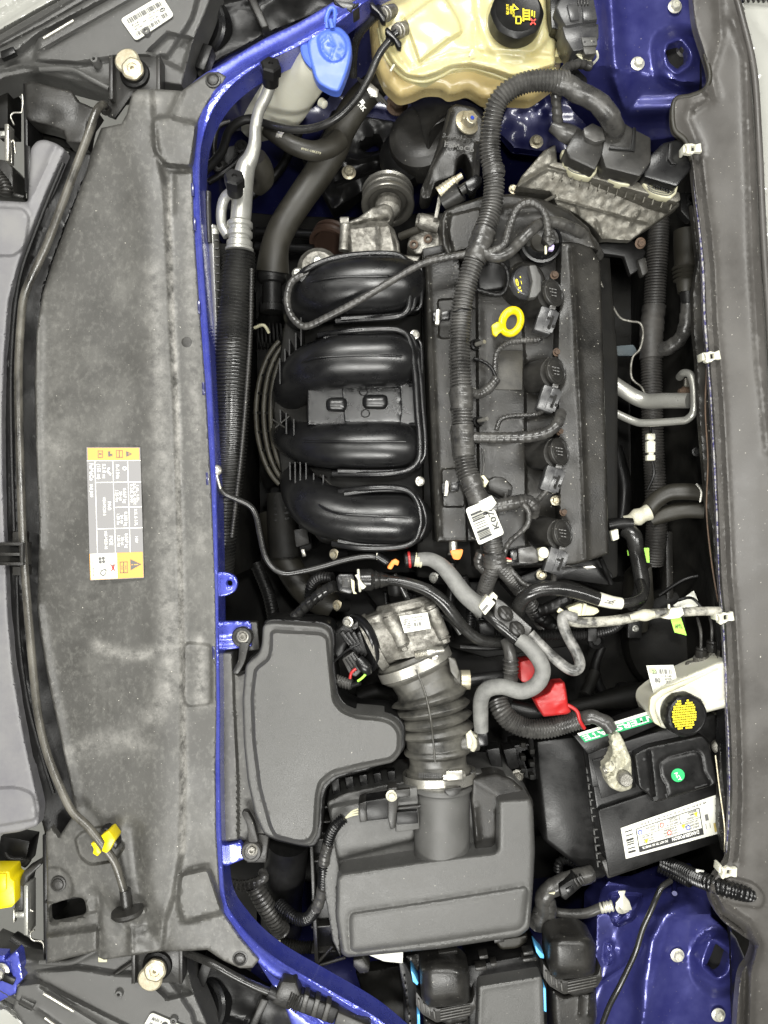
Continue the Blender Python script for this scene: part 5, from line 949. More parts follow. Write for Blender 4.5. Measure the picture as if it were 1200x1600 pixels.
tower("strut_tower", [(862, -40), (1120, -40), (1120, 60), (1112, 150), (1062, 168), (1056, 216), (1010, 222), (975, 216), (945, 196), (915, 165), (890, 120), (868, 90)],
      [('slope', (980, 110), (960, 215), 0, -.10), ('slope', (960, 60), (870, 60), 0, -.035), ('poly', fillet([(1022, 60), (1060, 42), (1110, 60), (1112, 130), (1060, 140), (1028, 118)], 24), .018, 20), ('loop', fillet([(1040, 68), (1064, 58), (1082, 82), (1080, 100), (1058, 116), (1040, 100)], 8), .007, 6), ('line', [(950, -40), (962, 100), (985, 172), (1060, 168)], .012, 14), ('line', [(958, 120), (975, 168)], .006, 5), ('noise', .002, 40)],
      'blue painted suspension strut tower with rectangular hole, top right', 985, 80, fillet([(1046, 70), (1062, 66), (1074, 84), (1072, 96), (1058, 108), (1046, 98), (1040, 82)], 3), ((996, 100, .002), (1054, 11, .004)))
tower("strut_tower", [(950, 1376), (1000, 1386), (1040, 1384), (1108, 1384), (1112, 1432), (1150, 1465), (1165, 1500), (1150, 1560), (1150, 1650), (880, 1650), (905, 1600), (925, 1540), (930, 1480), (932, 1420), (938, 1390)],
      [('slope', (1030, 1500), (955, 1480), 0, -.055), ('slope', (1060, 1430), (1060, 1385), 0, -.05), ('poly', fillet([(1084, 1480), (1112, 1454), (1160, 1470), (1160, 1540), (1120, 1556), (1086, 1530)], 24), .018, 20), ('loop', fillet([(1112, 1466), (1146, 1486), (1138, 1522), (1120, 1532), (1096, 1510), (1104, 1484)], 8), .007, 6), ('line', [(1075, 1412), (1040, 1428), (1018, 1470), (1006, 1530), (1000, 1650)], .010, 10), ('line', [(1018, 1470), (1010, 1650)], .012, 22),
       ('poly', fillet([(952, 1395), (1004, 1398), (990, 1436), (962, 1448), (950, 1420)], 7), -.012, 6), ('line', [(962, 1446), (1002, 1402)], .004, 3), ('loop', [(950, 1474), (955, 1476), (957, 1500), (952, 1504), (948, 1495)], -.006, 3), ('bell', (970, 1484), (9, 12), -.008), ('line', [(930, 1540), (975, 1510), (1000, 1480)], .004, 3), ('noise', .002, 36)],
      'blue painted strut tower with folded flange and rectangular hole, bottom right', 1040, 1500, fillet([(1118, 1474), (1138, 1490), (1130, 1516), (1120, 1524), (1104, 1508), (1112, 1490)], 3), ((1058, 1492, .003), (1122, 1585, .004)))
tube("tower_stud", [(1054, 1376, -.14), (1054, 1396, -.10)], 4, 'bluedark', None, n=12); tag(bpy.data.objects["tower_stud"], 'small blue painted stud standing by the lower strut tower', 'stud')
for x, y, rz in ((845, 165, 0), (852, 175, 20), (835, 160, 0)): pass
struct(relief("wing_step", [(770, 205), (800, 150), (850, 140), (905, 158), (960, 215), (960, 250), (880, 250), (800, 240)], -.22, 'bluedark', None, [('bell', (838, 165), (6, 5), .006), ('bell', (852, 178), (8, 5), .006), ('bell', (846, 158), (5, 4), .006), ('slope', (840, 160), (830, 240), 0, -.05), ('noise', .006, 30)], step=5, edge=(4, .006), thick=.03))

# ================================================================ cowl
t = thing("scuttle_cowl", 'broad brown-grey rubber-edged cowl panel down the right side of the bay', 'cowl panel', 1150, 700, -.06)
left = [(1080, -40), (1081, 0), (1086, 40), (1100, 85), (1108, 118), (1100, 140), (1078, 150), (1053, 158), (1052, 200), (1070, 220), (1080, 250), (1086, 300), (1094, 360), (1100, 420), (1103, 500), (1108, 560), (1114, 640), (1118, 720), (1122, 800), (1126, 900), (1132, 960), (1136, 1030), (1139, 1100), (1142, 1180), (1143, 1250), (1140, 1310), (1136, 1345), (1118, 1368), (1108, 1386), (1112, 1412), (1130, 1440), (1160, 1462), (1176, 1476), (1170, 1500), (1158, 1520), (1152, 1560), (1146, 1650)]
out = [tuple(x) for x in resample(catmull(left, n=4), 8, False)] + [(1300, 1650), (1300, 900), (1208, 760), (1196, 500), (1188, 350), (1180, 200), (1172, 100), (1166, 40), (1150, -40)]
inner = [(x + 17, y) for x, y in left[10:27]]
relief("cowl_skin", out, .0, 'cowl', t, [('line', [(1120, -40), (1126, 60), (1110, 115), (1118, 150), (1082, 160), (1072, 185), (1090, 230), (1098, 300)], -.006, 7), ('line', inner, .005, 5), ('line', [(x + 9, y) for x, y in left[10:27]], -.006, 6), ('line', [(1146, 30), (1166, 90), (1170, 200), (1176, 400), (1186, 560), (1200, 700)], .007, 7), ('line', [(1160, 30), (1176, 90), (1182, 200), (1188, 400)], -.004, 3), ('slope', (1090, 0), (1180, 0), 0, .010),
       ('poly', fillet([(1136, 1368), (1180, 1380), (1196, 1400), (1190, 1420), (1140, 1412), (1128, 1400)], 10), .006, 6), ('line', [(1112, 1386), (1134, 1420), (1170, 1444), (1186, 1476), (1174, 1520), (1170, 1650)], .010, 6), ('line', [(1114, 1400), (1126, 1428), (1160, 1452), (1175, 1478), (1164, 1520), (1159, 1650)], -.016, 5), ('side', [(1160, 1500), (1160, 1560), (1240, 1520)], 0, 5), ('line', [(1100, 135), (1110, 155), (1085, 172)], .006, 5), ('line', [(1128, 1000), (1134, 1100)], .001, 4), ('noise', .0022, 55)], step=7, edge=(4, .008), thick=.012)
tube("seal_edge", [(x + 1, y, -.004) for x, y in left[3:11]], 4, 'bhose', t, n=10)
tube("weatherstrip", [(1140, -40, .004), (1160, 30, .01), (1178, 110, .012), (1186, 220, .012), (1192, 350, .012), (1200, 480, .012), (1212, 640, .012), (1240, 900, .012)], 5, 'cowl', t, n=12)
t = thing("bulkhead_flange", 'thin body flange with chipped blue-violet paint running along the cowl edge', 'body flange', 1120, 800, -.03)
fl = [(1080, 238), (1086, 300), (1093, 360), (1098, 420), (1101, 500), (1106, 560), (1112, 640), (1116, 720), (1120, 800), (1124, 900), (1129, 960), (1133, 1030), (1136, 1100), (1139, 1180), (1140, 1250), (1137, 1310), (1133, 1350), (1116, 1378)]
loft("flange_lip", [[(x - 4, y, -.030) for x, y in fl], [(x - 1, y, -.010) for x, y in fl], [(x + 3.5, y, -.008) for x, y in fl]], 'fleck', t, n=220, sub=2)
t = thing("bulkhead_insulation", 'dark flat insulation curtain hanging left of the cowl edge', 'insulation', 1095, 600, -.1)
relief("felt", [(1080, 320), (1098, 330), (1106, 480), (1114, 640), (1124, 900), (1136, 1100), (1144, 1300), (1130, 1330), (1122, 1290), (1124, 1180), (1130, 1060), (1128, 950), (1118, 900), (1112, 820), (1104, 790), (1100, 740), (1093, 660), (1088, 560), (1084, 520), (1082, 460), (1090, 410)], -.045, 'valve', t, [('noise', .004, 40)], step=7, edge=(2, .003), thick=.01)
tube("felt_wire", [(1104, 575, -.03), (1102, 640, -.03), (1106, 720, -.03), (1104, 800, -.03), (1112, 880, -.03), (1122, 940, -.03)], 1.2, 'rust', t, n=6); tube("felt_wire", [(1118, 1180, -.03), (1124, 1230, -.03), (1132, 1290, -.03), (1132, 1330, -.03)], 1.2, 'zinc', t, n=6)
def clip(px, py, rot, label, first=None):
    if first is not None: return copy_thing(first, label, (px, py, -.0), rotz=R(-rot))
    t = thing("edge_clip", label, 'clip', px, py, -.0, 'cream clips along the cowl edge')
    relief("clip_plate", fillet([(px - 14, py - 7), (px - 2, py - 8), (px + 4, py - 6), (px + 12, py - 9), (px + 14, py + 6), (px + 4, py + 5), (px - 2, py + 9), (px - 13, py + 8), (px - 10, py)], 2), .014, 'white', t, [('line', [(px - 8, py - 8), (px - 8, py + 8)], .004, 3)], step=2.5, edge=(1.5, .002), thick=.006, holes=[[(px - 3, py - 4), (px + 3, py - 4), (px + 3, py + 4), (px - 3, py + 4)]])
    prism("clip_leg", [(px - 15, py - 6), (px - 11, py - 6), (px - 11, py + 6), (px - 15, py + 6)], .010, .02, 'white', t, .001)
    return t
k1 = clip(1083, 232, 0, 'topmost cream clip on the cowl edge, beside the control module'); clip(1112, 553, -4, 'cream clip on the cowl edge right of the long wiring sleeve', k1); clip(1133, 957, -2, 'cream clip on the cowl edge holding the grey pipe end', k1); clip(1139, 1352, 10, 'lowest cream clip on the cowl edge, below the battery label', k1)
t = thing("windscreen_base", 'pale smooth surface just beyond the cowl seal, top right corner', 'windscreen base', 1230, 150, -.03)
relief("pale_sheet", [(1145, -60), (1350, -60), (1350, 900), (1215, 700), (1198, 400), (1182, 120)], -.025, 'lens', t, [('line', [(1150, 0), (1220, 6)], .008, 4), ('line', [(1180, 30), (1240, 110)], -.004, 10)], step=10, edge=(3, .004), thick=.02)
for i in range(6): box("vent_slat", 1162 + i * 8, -4, -.012, 3, 12, .006, 'dusty', t, rot=-20)

# ================================================================ right-hand side behind the engine
t = thing("rear_wiring_loom", 'dark corrugated loom running down between engine and bulkhead', 'wiring loom', 1020, 560, -.25)
tube("sleeve", [(1030, 330, -.24), (1028, 380, -.24), (1025, 430, -.24), (1022, 480, -.24), (1018, 530, -.24), (1018, 600, -.24), (1020, 680, -.24), (1024, 760, -.24), (1026, 830, -.25), (1020, 880, -.27)], 16, 'loomd', t, corr=(5.5, 1.8), n=18) if False else None
M['loomd'] = mat('dark_loom', (.022, .021, .02), (.05, .046, .04), .4, .55, scale=25, bump=.2)
tube("sleeve", [(1030, 330, -.24), (1028, 380, -.24), (1025, 430, -.24), (1022, 480, -.24), (1018, 530, -.24), (1018, 600, -.24), (1020, 680, -.24), (1024, 760, -.24), (1026, 830, -.25), (1020, 880, -.27)], 16, 'loomd', t, corr=(5.5, 1.8), n=18)
wind([(1022, 478, -.24), (1018, 520, -.24), (1018, 560, -.24)], 18, m='loomd', par=t); wind([(1022, 545, -.235), (1040, 545, -.22), (1062, 530, -.20), (1072, 505, -.18), (1076, 470, -.17)], 11, m='tape', par=t, pitch=20)
lathe("rubber_bellows", (1072, 440, -.17), (.03, 1, 0), [(14, -20), (17, 0), (22, 2), (17, 6), (23, 9), (18, 13), (24, 16), (19, 20), (25, 23), (21, 30), (23, 60), (24, 90)], 'bhose', t, 28, smooth=60)
tube("bellows_cuff", [(1074, 450, -.17), (1076, 475, -.17)], [13, 11], 'black', t, n=14)
t = thing("heater_pipe", 'two bent silver pipes reaching across the gap to the bulkhead', 'pipe', 1010, 630, -.16)
tube("thick_pipe", [(936, 480, -.20), (940, 560, -.20), (944, 585, -.20), (975, 610, -.19), (1006, 626, -.18), (1040, 626, -.15), (1076, 626, -.12)], [9, 10, 11, 11.5, 12, 12, 12], 'pipe', t, n=24, step=.003)
tube("thin_pipe", [(938, 633, -.20), (955, 642, -.19), (990, 658, -.17), (1010, 661, -.155), (1060, 658, -.12), (1074, 655, -.11), (1084, 643, -.10), (1085, 620, -.10), (1083, 598, -.10), (1078, 585, -.105), (1068, 583, -.12), (1062, 589, -.15)], 6, 'pipe', t, n=18)
lathe("pipe_union", (1072, 612, -.14), (-1, 0, .2), [(9, -10), (9, 6), (6, 8), (4, 14)], 'rust', t, 16); box("union_plate", 1078, 610, -.19, 16, 40, .01, 'pcm', t)
tag(tube("brake_pipe", [(932, 425, -.16), (940, 445, -.17), (958, 480, -.19), (970, 497, -.20), (985, 502, -.20), (1000, 505, -.19), (1005, 520, -.19), (1000, 545, -.19), (988, 560, -.19), (987, 590, -.20), (1002, 605, -.20), (1010, 620, -.20)], 1.8, 'alu', None, n=8), 'thin metal brake pipe winding down beside the dark loom', 'pipe')
t = thing("grey_tab_bracket", 'small blue-grey bracket arm deep behind the valve cover', 'bracket', 975, 547, -.3); prism("arm", fillet([(955, 541), (990, 538), (996, 548), (990, 556), (956, 556)], 3), -.28, .01, mat('blue_grey_steel', (.08, .10, .11), None, .3, .5), t, .002)
t = thing("white_inline_connector", 'small white inline connector hanging right of the valve cover', 'connector', 1018, 698, -.18)
for y, h in ((682, 10), (698, 18), (715, 9)): box("segment", 1018, y, -.17, 13, h, .014, 'white', t, bev=.002)
for y in (689, 709): box("neck", 1018, y, -.173, 8, 6, .01, 'white', t)
tube("lead", [(1016, 660, -.19), (1017, 676, -.18)], 2, 'black', t, n=6); tube("lead", [(1019, 718, -.18), (1022, 740, -.19), (1012, 765, -.2)], 2, 'black', t, n=6)
t = thing("bulkhead_hoses", 'pair of brown-grey heater hoses leaving the bulkhead with foil-wrapped ends', 'hose', 1050, 780, -.15)
tube("upper_hose", [(1100, 770, -.14), (1070, 768, -.14), (1045, 770, -.15), (1025, 782, -.16), (1010, 802, -.17)], [13, 13, 13, 13, 12], 'bhose', t, n=22); tube("lower_hose", [(1108, 798, -.15), (1070, 797, -.16), (1040, 803, -.17), (1018, 812, -.18)], [13, 13, 13, 11], 'bhose', t, n=22)
tube("foil_wrap", [(1014, 800, -.16), (996, 808, -.16), (978, 816, -.165)], [12, 12, 10], 'grease', t, wob=6, n=16); prism("white_clip", [(954, 830), (966, 826), (968, 842), (958, 846)], -.12, .012, 'white', t, .002)
tube("stub", [(950, 822, -.15), (970, 818, -.15), (988, 818, -.15)], 9, 'black', t, n=14); tube("hose_band", [(1088, 756, -.125), (1096, 768, -.122), (1094, 784, -.128)], 2, 'steel', t, n=6)
tag(tube("heater_hose", [(978, 828, -.16), (990, 838, -.15), (994, 860, -.15), (1000, 890, -.16), (1003, 915, -.17), (998, 935, -.19), (985, 945, -.21)], [13, 13, 12, 12, 12, 12, 11], 'hose', None, n=24), 'smooth black heater hose bending down below the foil-wrapped hoses', 'hose')
t = thing("lime_tag", 'small lime green tag half hidden behind the black heater hose', 'tag', 1010, 868, -.2); prism("tag_card", [(1004, 856), (1014, 856), (1015, 879), (1007, 879)], -.16, .001, 'lime', t, 0); prism("tag_card", [(980, 860), (986, 857), (986, 868), (981, 868)], -.16, .001, 'lime', t, 0)
t = thing("steering_cover", 'large dark rounded cover deep on the bulkhead above the brake reservoir', 'cover', 1050, 950, -.3)
lathe("dome", (1060, 1000, -.33), (-.2, 0, 1), [(110, 0), (110, 30), (100, 50), (80, 62), (40, 68)], 'deep', t, 50); tube("dome_edge", [(1030, 930, -.24), (1070, 905, -.22), (1105, 898, -.21)], 3, 'black', t, n=8)
prism("post", [(1000, 900), (1020, 880), (1024, 940), (1012, 990), (992, 990)], -.24, .1, 'bhose', t, .006); box("bolt_plate", 992, 984, -.22, 22, 26, .01, 'black', t); hexbolt((993, 982, -.218), (0, 0, 1), 4, 'pipe', t)
prism("column", [(1040, 830), (1052, 830), (1056, 1080), (1044, 1080)], -.28, .06, 'valve', t, .004); hexbolt((1088, 706, -.12), (0, 0, 1), 5, 'black', t)
t = thing("steering_shaft", 'dark shaft and joint crossing deep behind the red terminal cover', 'shaft', 960, 1085, -.3)
tube("shaft", [(880, 1110, -.22), (920, 1100, -.22), (970, 1090, -.22), (1010, 1085, -.22)], [12, 12, 18, 20], 'deep', t, n=20); lathe("joint", (975, 1088, -.23), (1, .1, 0), [(20, -12), (26, -8), (26, 8), (20, 12)], 'black', t, 28); tube("lever", [(915, 1085, -.22), (930, 1050, -.24)], 9, 'deep', t, n=12)

# ================================================================ intake resonator (T-shaped cover)
t = thing("resonator_cover", 'smooth grey T-shaped plastic intake cover with a stepped left rim', 'intake cover', 480, 1150, -.05)
outer = fillet([(411, 976), (425, 973), (500, 978), (513, 984), (518, 1000), (518, 1050), (524, 1092), (534, 1106), (552, 1115), (600, 1119), (618, 1127), (628, 1142), (627, 1176), (615, 1191), (560, 1203), (522, 1213), (506, 1226), (500, 1244), (497, 1302), (487, 1320), (470, 1321), (430, 1311), (412, 1303), (398, 1270), (387, 1220), (381, 1160), (379, 1090), (384, 1038), (404, 1022), (409, 1008)], 7)
inner = fillet([(424, 986), (500, 990), (511, 996), (516, 1050), (521, 1096), (534, 1112), (556, 1121), (598, 1125), (614, 1132), (623, 1146), (622, 1172), (611, 1185), (556, 1196), (518, 1206), (499, 1222), (494, 1244), (491, 1300), (482, 1314), (466, 1315), (430, 1306), (422, 1290), (406, 1230), (397, 1160), (394, 1090), (399, 1046), (420, 1030), (424, 1010)], 7)
relief("cover_shell", outer, -.012, 'cover', t, [('poly', inner, .013, 6), ('noise', .0012, 90), ('bell', (470, 1130), (60, 120), .003)], step=5, edge=(4, .005), thick=.07)
relief("lower_body", [(x + (6 if x > 450 else 2), y + (3 if y > 1200 else -7)) for x, y in outer], -.045, 'black', t, [], step=9, edge=(3, .004), thick=.08)
t = thing("intake_snorkel", 'flat dusty grey intake duct between the blue rail and T-shaped cover', 'duct', 370, 1170, -.07)
relief("duct", fillet([(343, 1020), (363, 1020), (365, 1048), (372, 1056), (384, 1050), (400, 1100), (404, 1220), (420, 1290), (416, 1320), (372, 1312), (346, 1316)], 4), -.042, 'panel', t, [('side', [(363, 1000), (366, 1100), (372, 1220), (372, 1330)], -.012, 5), ('noise', .001, 50)], step=5, edge=(3, .005), thick=.05)
for x, y, s in ((380, 994, 1), (394, 1327, -1)):
    prism("mount_arm", fillet([(x - 6, y + 10 * s), (x + 10, y + 10 * s), (x + 2, y + 42 * s), (x - 8, y + 60 * s), (x - 18, y + 58 * s), (x - 8, y + 38 * s)], 5), -.030, .014, 'dusty', t, .003)
    prism("mount_pad", [(x - 10, y - 22 * s), (x + 22, y - 22 * s), (x + 26, y + 22 * s), (x + 4, y + 24 * s)], -.05, .02, 'dusty', t, .003)
    lathe("mount_washer", (x, y, -.044), (0, 0, 1), [(17, 0), (17, 9), (15, 12), (11, 12.5), (10, 11.5)], 'dusty', t, 32)
    lathe("mount_screw", (x, y, -.034), (0, 0, 1), [(10, 0), (10, 2), (7, 3), (6.4, 7), (5, 8), (3.2, 8), (3, 4)], 'alu', t, 26)

# ================================================================ throttle body and intake hose
t = thing("throttle_valve", 'cast aluminium throttle body with a pale data label and long bolts', 'throttle body', 650, 990, -.16)
ax = (.22, -1, .10)
lathe("bore_housing", (632, 944, -.10), ax, [(46, -6), (50, 0), (50, 8), (47, 12), (47, 60), (50, 66), (52, 84)], 'alu', t, 44)
relief("top_casting", fillet([(566, 968), (592, 958), (604, 950), (650, 948), (664, 944), (686, 952), (700, 988), (702, 1002), (690, 1010), (660, 1016), (630, 1022), (604, 1030), (584, 1032)], 6), -.056, 'alu', t, [('line', [(600, 962), (612, 1024)], .006, 4), ('noise', .003, 12), ('bell', (660, 1000), (30, 10), .006)], step=3.5, edge=(6, .012), thick=.06)
tube("bolt_boss", [(608, 962, -.052), (630, 1006, -.050)], 12, 'alu', t, n=22, sm_=False); tube("bolt_boss", [(674, 952, -.062), (692, 994, -.060)], 11, 'alu', t, n=22, sm_=False)
hexbolt((631, 1009, -.050), (.4, -.9, .3), 7, 'alu', t); hexbolt((694, 997, -.058), (.35, -.9, .3), 7, 'alu', t)
lathe("boss_cap", (607, 958, -.05), (-.3, .9, .3), [(12, 0), (12, 3), (9, 5)], 'alu', t, 20); lathe("boss_cap", (672, 948, -.06), (-.3, .9, .3), [(11, 0), (11, 3), (8, 5)], 'alu', t, 20)
tube("motor_ring", [(590, 1000, -.075), (578, 1006, -.075)], [46, 46], 'alu', t, n=44, sm_=False, flat=.9)
lathe("motor_housing", (612, 996, -.085), (-1, -.22, .25), [(40, 0), (42, 20), (42, 34)], 'alu', t, 40)
q = [(624, 963, -.042), (668, 957, -.046), (673, 982, -.046), (632, 989, -.042)]
plate("data_label", q, 'paper', t, .004, rnd=.1); bars(q, 'dink', t, [(.07 + .05 * i, .22 + .12 * j, .07 + .05 * i + .035, .22 + .12 * j + .08) for i in range(5) for j in range(5) if (i * 7 + j * 3) % 4] + barcode(.42, .50, .72, .74, 7), .005)
text(q, [("AA7980 RO68E", .38, .24, .11, .42), ("9U9R 9E926 AC", .36, .42, .10, .55), ("a", .86, .72, .12, .06)], 'dink', t, .0052)
t = thing("throttle_motor", 'round black throttle actuator with a ribbed plug, red lock and yellow-green wire', 'actuator', 545, 1010, -.12)
lathe("motor_disc", (566, 1004, -.072), (-.85, -.25, .55), [(48, -4), (50, 0), (50, 4), (47, 6), (45, 5), (44, 8), (40, 9), (20, 9.5)], 'gloss', t, 50)
prism("cast_foot", [(518, 990), (545, 968), (566, 964), (572, 972), (550, 1000), (530, 1030), (518, 1022)], -.07, .03, 'black', t, .005)
hexbolt((544, 972, -.058), (-.3, 0, 1), 6, 'steel', t); box("slot_screw", 556, 978, -.05, 14, 8, .006, 'dusty', t, rot=-40)
for i in range(4): prism("terminal_rib", [(530 + i * 9, 990 + i * 0), (536 + i * 9, 986), (560 + i * 5, 1016 + i * 2), (554 + i * 5, 1022 + i * 2)], -.040 - i * .001, .014, 'black', t, .002)
prism("ribbed_plug", [(534, 1030), (552, 1018), (572, 1042), (556, 1058), (546, 1054)], -.030, .03, 'dusty', t, .002)
for i in range(4): tube("plug_rib", [(540 + i * 4, 1030 - i * 3, -.029), (554 + i * 4, 1052 - i * 3, -.029)], .9, 'black', t, n=6)
tube("plug_tail", [(560, 1030, -.035), (570, 1042, -.032), (576, 1052, -.035)], [8, 10, 6], 'gloss', t, n=14); tube("red_lock", [(547, 1060, -.024), (549, 1051, -.022), (556, 1045, -.024)], 2.4, 'red', t, n=8)
tube("lock_wire", [(559, 1064, -.03), (565, 1060, -.028), (571, 1054, -.03)], 2, 'lime', t, n=6); tube("black_wire", [(522, 1034, -.04), (540, 1018, -.033), (562, 1006, -.032)], 1.8, 'gloss', t, n=6)
tube("sleeve", [(520, 1060, -.06), (535, 1066, -.055), (550, 1070, -.05)], 8.5, 'loom', t, corr=(5, 2), n=14); tube("sleeve_end", [(550, 1070, -.05), (562, 1066, -.045)], 5, 'black', t, n=10)

t = thing("intake_boot", 'dusty ribbed rubber intake boot joining the throttle body to the air box', 'intake hose', 680, 1120, -.12)
pts = [(642, 1022, -.085), (655, 1052, -.085), (668, 1082, -.082), (676, 1118, -.080), (682, 1160, -.080), (686, 1225, -.080)]
Lw = [0, .02, .05, .06, .085, .095, .13, .15, .17, .24, .31, .325, .35, .375, .39, .405, .43, .455, .47, .485, .51, .535, .55, .565, .595, .62, .635, .66, .72, .73, .75, .77, .78, .84, .88, .89, .92, 1]
Rw = [60, 64, 64, 55, 55, 62, 64, 60, 53, 51, 54, 62, 68, 62, 52, 62, 69, 62, 52, 62, 69, 62, 52, 62, 69, 62, 53, 52, 52, 56, 58, 56, 50, 49, 52, 56, 56, 56]
tube("boot_body", pts, 50, 'boot', t, prof=list(zip(Lw, [r * .96 for r in Rw])), n=56, step=.0012, caps=True, flat=.72)
def hoop(name, a, b, r, m, n=44, flat=.74): return tube(name, [a, b], r, m, t, n=n, sm_=False, caps=False, flat=flat)
hoop("upper_clamp", (645, 1030, -.083), (651, 1044, -.083), 60, 'steel'); hoop("lower_clamp", (686, 1205, -.078), (687, 1221, -.078), 57, 'steel')
tube("moulding_seam", [(650, 1046, -.028), (664, 1082, -.024), (672, 1118, -.010), (676, 1150, -.022), (680, 1190, -.026)], 1.6, 'boot', t, n=8)
tube("worm_screw", [(648, 1024, -.024), (668, 1020, -.022)], 7, 'steel', t, corr=(2.6, 1.2), n=14); tube("screw_head", [(668, 1020, -.022), (678, 1018, -.022), (692, 1016, -.026)], [8, 7, 6], 'steel', t, n=14); box("screw_tab", 680, 1027, -.03, 10, 8, .01, 'steel', t)
for i in range(13): box("band_slot", 655 + i * 2.7, 1212 + (i - 6) * .1, -.0205, 1.2, 9, .0012, 'ink', t, bev=0)
tube("lower_worm", [(692, 1214, -.022), (706, 1213, -.024), (724, 1211, -.032)], [6, 8, 7], 'steel', t, n=14); box("worm_housing", 710, 1212, -.014, 26, 15, .012, 'steel', t, rot=-4)
tube("side_branch", [(705, 1062, -.09), (722, 1062, -.085)], 15, 'boot', t, n=24, sm_=False); tube("branch_band", [(720, 1062, -.085), (734, 1062, -.085)], 15, 'zinc', t, n=24, sm_=False); tube("branch_tube", [(734, 1063, -.085), (760, 1060, -.085), (790, 1056, -.09)], 10, 'black', t, n=16)
prism("branch_tab", [(700, 1026), (712, 1030), (718, 1050), (714, 1064), (704, 1050)], -.05, .01, 'boot', t, .003)
tube("lower_branch", [(722, 1160, -.075), (738, 1160, -.07), (748, 1160, -.07)], [17, 14, 12], 'boot', t, n=20); tube("worn_clip", [(733, 1142, -.052), (742, 1158, -.05), (738, 1172, -.054)], 4, 'grease', t, n=10, wob=2); prism("clip_block", [(728, 1145), (746, 1148), (744, 1172), (730, 1170)], -.05, .02, 'grease', t, .003)

# ================================================================ air box
t = thing("air_filter_box", 'large grey plastic air filter box with a recessed lid panel and vertical tube', 'air filter box', 670, 1360, -.15)
relief("upper_lid", fillet([(534, 1364), (660, 1345), (772, 1332), (777, 1326), (778, 1250), (828, 1247), (833, 1262), (836, 1330), (833, 1380), (828, 1450), (812, 1463), (690, 1482), (542, 1496), (533, 1490), (524, 1430), (526, 1372)], 6), -.02, 'cover', t,
       [('poly', fillet([(548, 1427), (690, 1406), (821, 1385), (825, 1392), (819, 1444), (810, 1452), (690, 1470), (556, 1487), (548, 1484), (546, 1440)], 6), .004, 5), ('loop', fillet([(548, 1427), (690, 1406), (821, 1385), (825, 1392), (819, 1444), (810, 1452), (690, 1470), (556, 1487), (548, 1484), (546, 1440)], 6), -.003, 3.5), ('bell', (690, 1420), (150, 60), .004)], step=5, edge=(7, .012), thick=.09)
relief("lower_shelf", fillet([(510, 1252), (540, 1238), (600, 1225), (735, 1205), (800, 1212), (832, 1248), (836, 1340), (780, 1345), (534, 1370), (512, 1360), (520, 1300)], 6), -.075, 'cover', t, [('poly', fillet([(515, 1260), (650, 1240), (648, 1312), (520, 1345)], 8), .010, 7), ('noise', .001, 40)], step=6, edge=(4, .006), thick=.12)
relief("corner_tower", fillet([(738, 1216), (775, 1207), (800, 1216), (832, 1248), (834, 1262), (776, 1262), (776, 1342), (744, 1345), (736, 1250)], 5), -.052, 'dusty', t, [('slope', (780, 1245), (800, 1212), 0, -.02), ('line', [(742, 1262), (746, 1312)], .005, 4)], step=5, edge=(4, .006), thick=.05)
relief("left_flank", [(503, 1330), (520, 1300), (532, 1368), (526, 1385), (532, 1495), (520, 1470), (508, 1400)], -.052, 'cover', t, [], step=5, edge=(2, .004), thick=.1)
tube("inlet_tube", [(691, 1226, -.072), (691, 1290, -.068), (690, 1350, -.060)], [43, 43, 44], 'cover', t, n=44, sm_=False, flat=.9)
lathe("tube_collar", (689, 1222, -.075), (0, -1, 0), [(51, 0), (53, 3), (53, 7), (48, 9), (46, 12)], 'cover', t, 44)
prism("collar_notch", fillet([(694, 1234), (722, 1230), (718, 1240), (708, 1246), (700, 1243)], 4), -.018, .01, 'dusty', t, .002)
prism("sensor_seat", [(618, 1236), (652, 1230), (656, 1296), (618, 1302)], -.038, .03, 'cover', t, .003)
prism("lower_tray", [(485, 1300), (530, 1300), (545, 1490), (495, 1512), (487, 1440)], -.11, .1, 'black', t, .004)
for i, y in enumerate((1262, 1285, 1312, 1345, 1405, 1448, 1488)): prism("tray_rib", [(486, y), (524, y - 3), (524, y), (486, y + 3)], -.095, .03, 'dusty', t, .001)
prism("tray_wall", [(483, 1300), (488, 1300), (498, 1512), (492, 1512)], -.085, .06, 'dusty', t, .001); tube("tray_brace", [(495, 1506, -.088), (520, 1478, -.088)], 2.4, 'dusty', t, n=8); tube("tray_brace", [(495, 1510, -.088), (540, 1496, -.088)], 2.4, 'dusty', t, n=8)
prism("foot_clip", [(552, 1500), (566, 1498), (578, 1512), (576, 1520), (562, 1522), (552, 1510)], -.07, .03, 'dusty', t, .002)
for i in range(5): box("louvre", 525 + i * 22, 1232 - i * 3, -.095, 12, 30, .02, 'black', t, rot=-8)
t = thing("air_mass_sensor", 'black air flow sensor plug with its screw on the inlet tube side', 'sensor', 605, 1265, -.07)
prism("sensor_flange", [(606, 1232), (620, 1230), (622, 1250), (618, 1294), (610, 1297), (606, 1280)], -.022, .03, 'dusty', t, .002); prism("sensor_body", [(570, 1252), (608, 1246), (610, 1280), (572, 1284)], -.024, .035, 'black', t, .003); prism("plug_end", [(560, 1256), (572, 1252), (574, 1284), (562, 1286)], -.022, .04, 'dusty', t, .002)
box("fin", 640, 1262, -.020, 36, 4, .01, 'dusty', t, rot=-5); box("fin", 628, 1240, -.020, 26, 12, .01, 'dusty', t, rot=-5); box("seat_block", 636, 1278, -.028, 34, 20, .01, 'black', t, rot=-4)
hexbolt((612, 1243, -.022), (0, 0, 1), 6, 'grease', t)
for i in range(3): tube("pin_lead", [(560, 1264 + i * 4, -.04), (550, 1268 + i * 3, -.042), (540, 1278, -.045)], 1.4, 'cream', t, n=6)
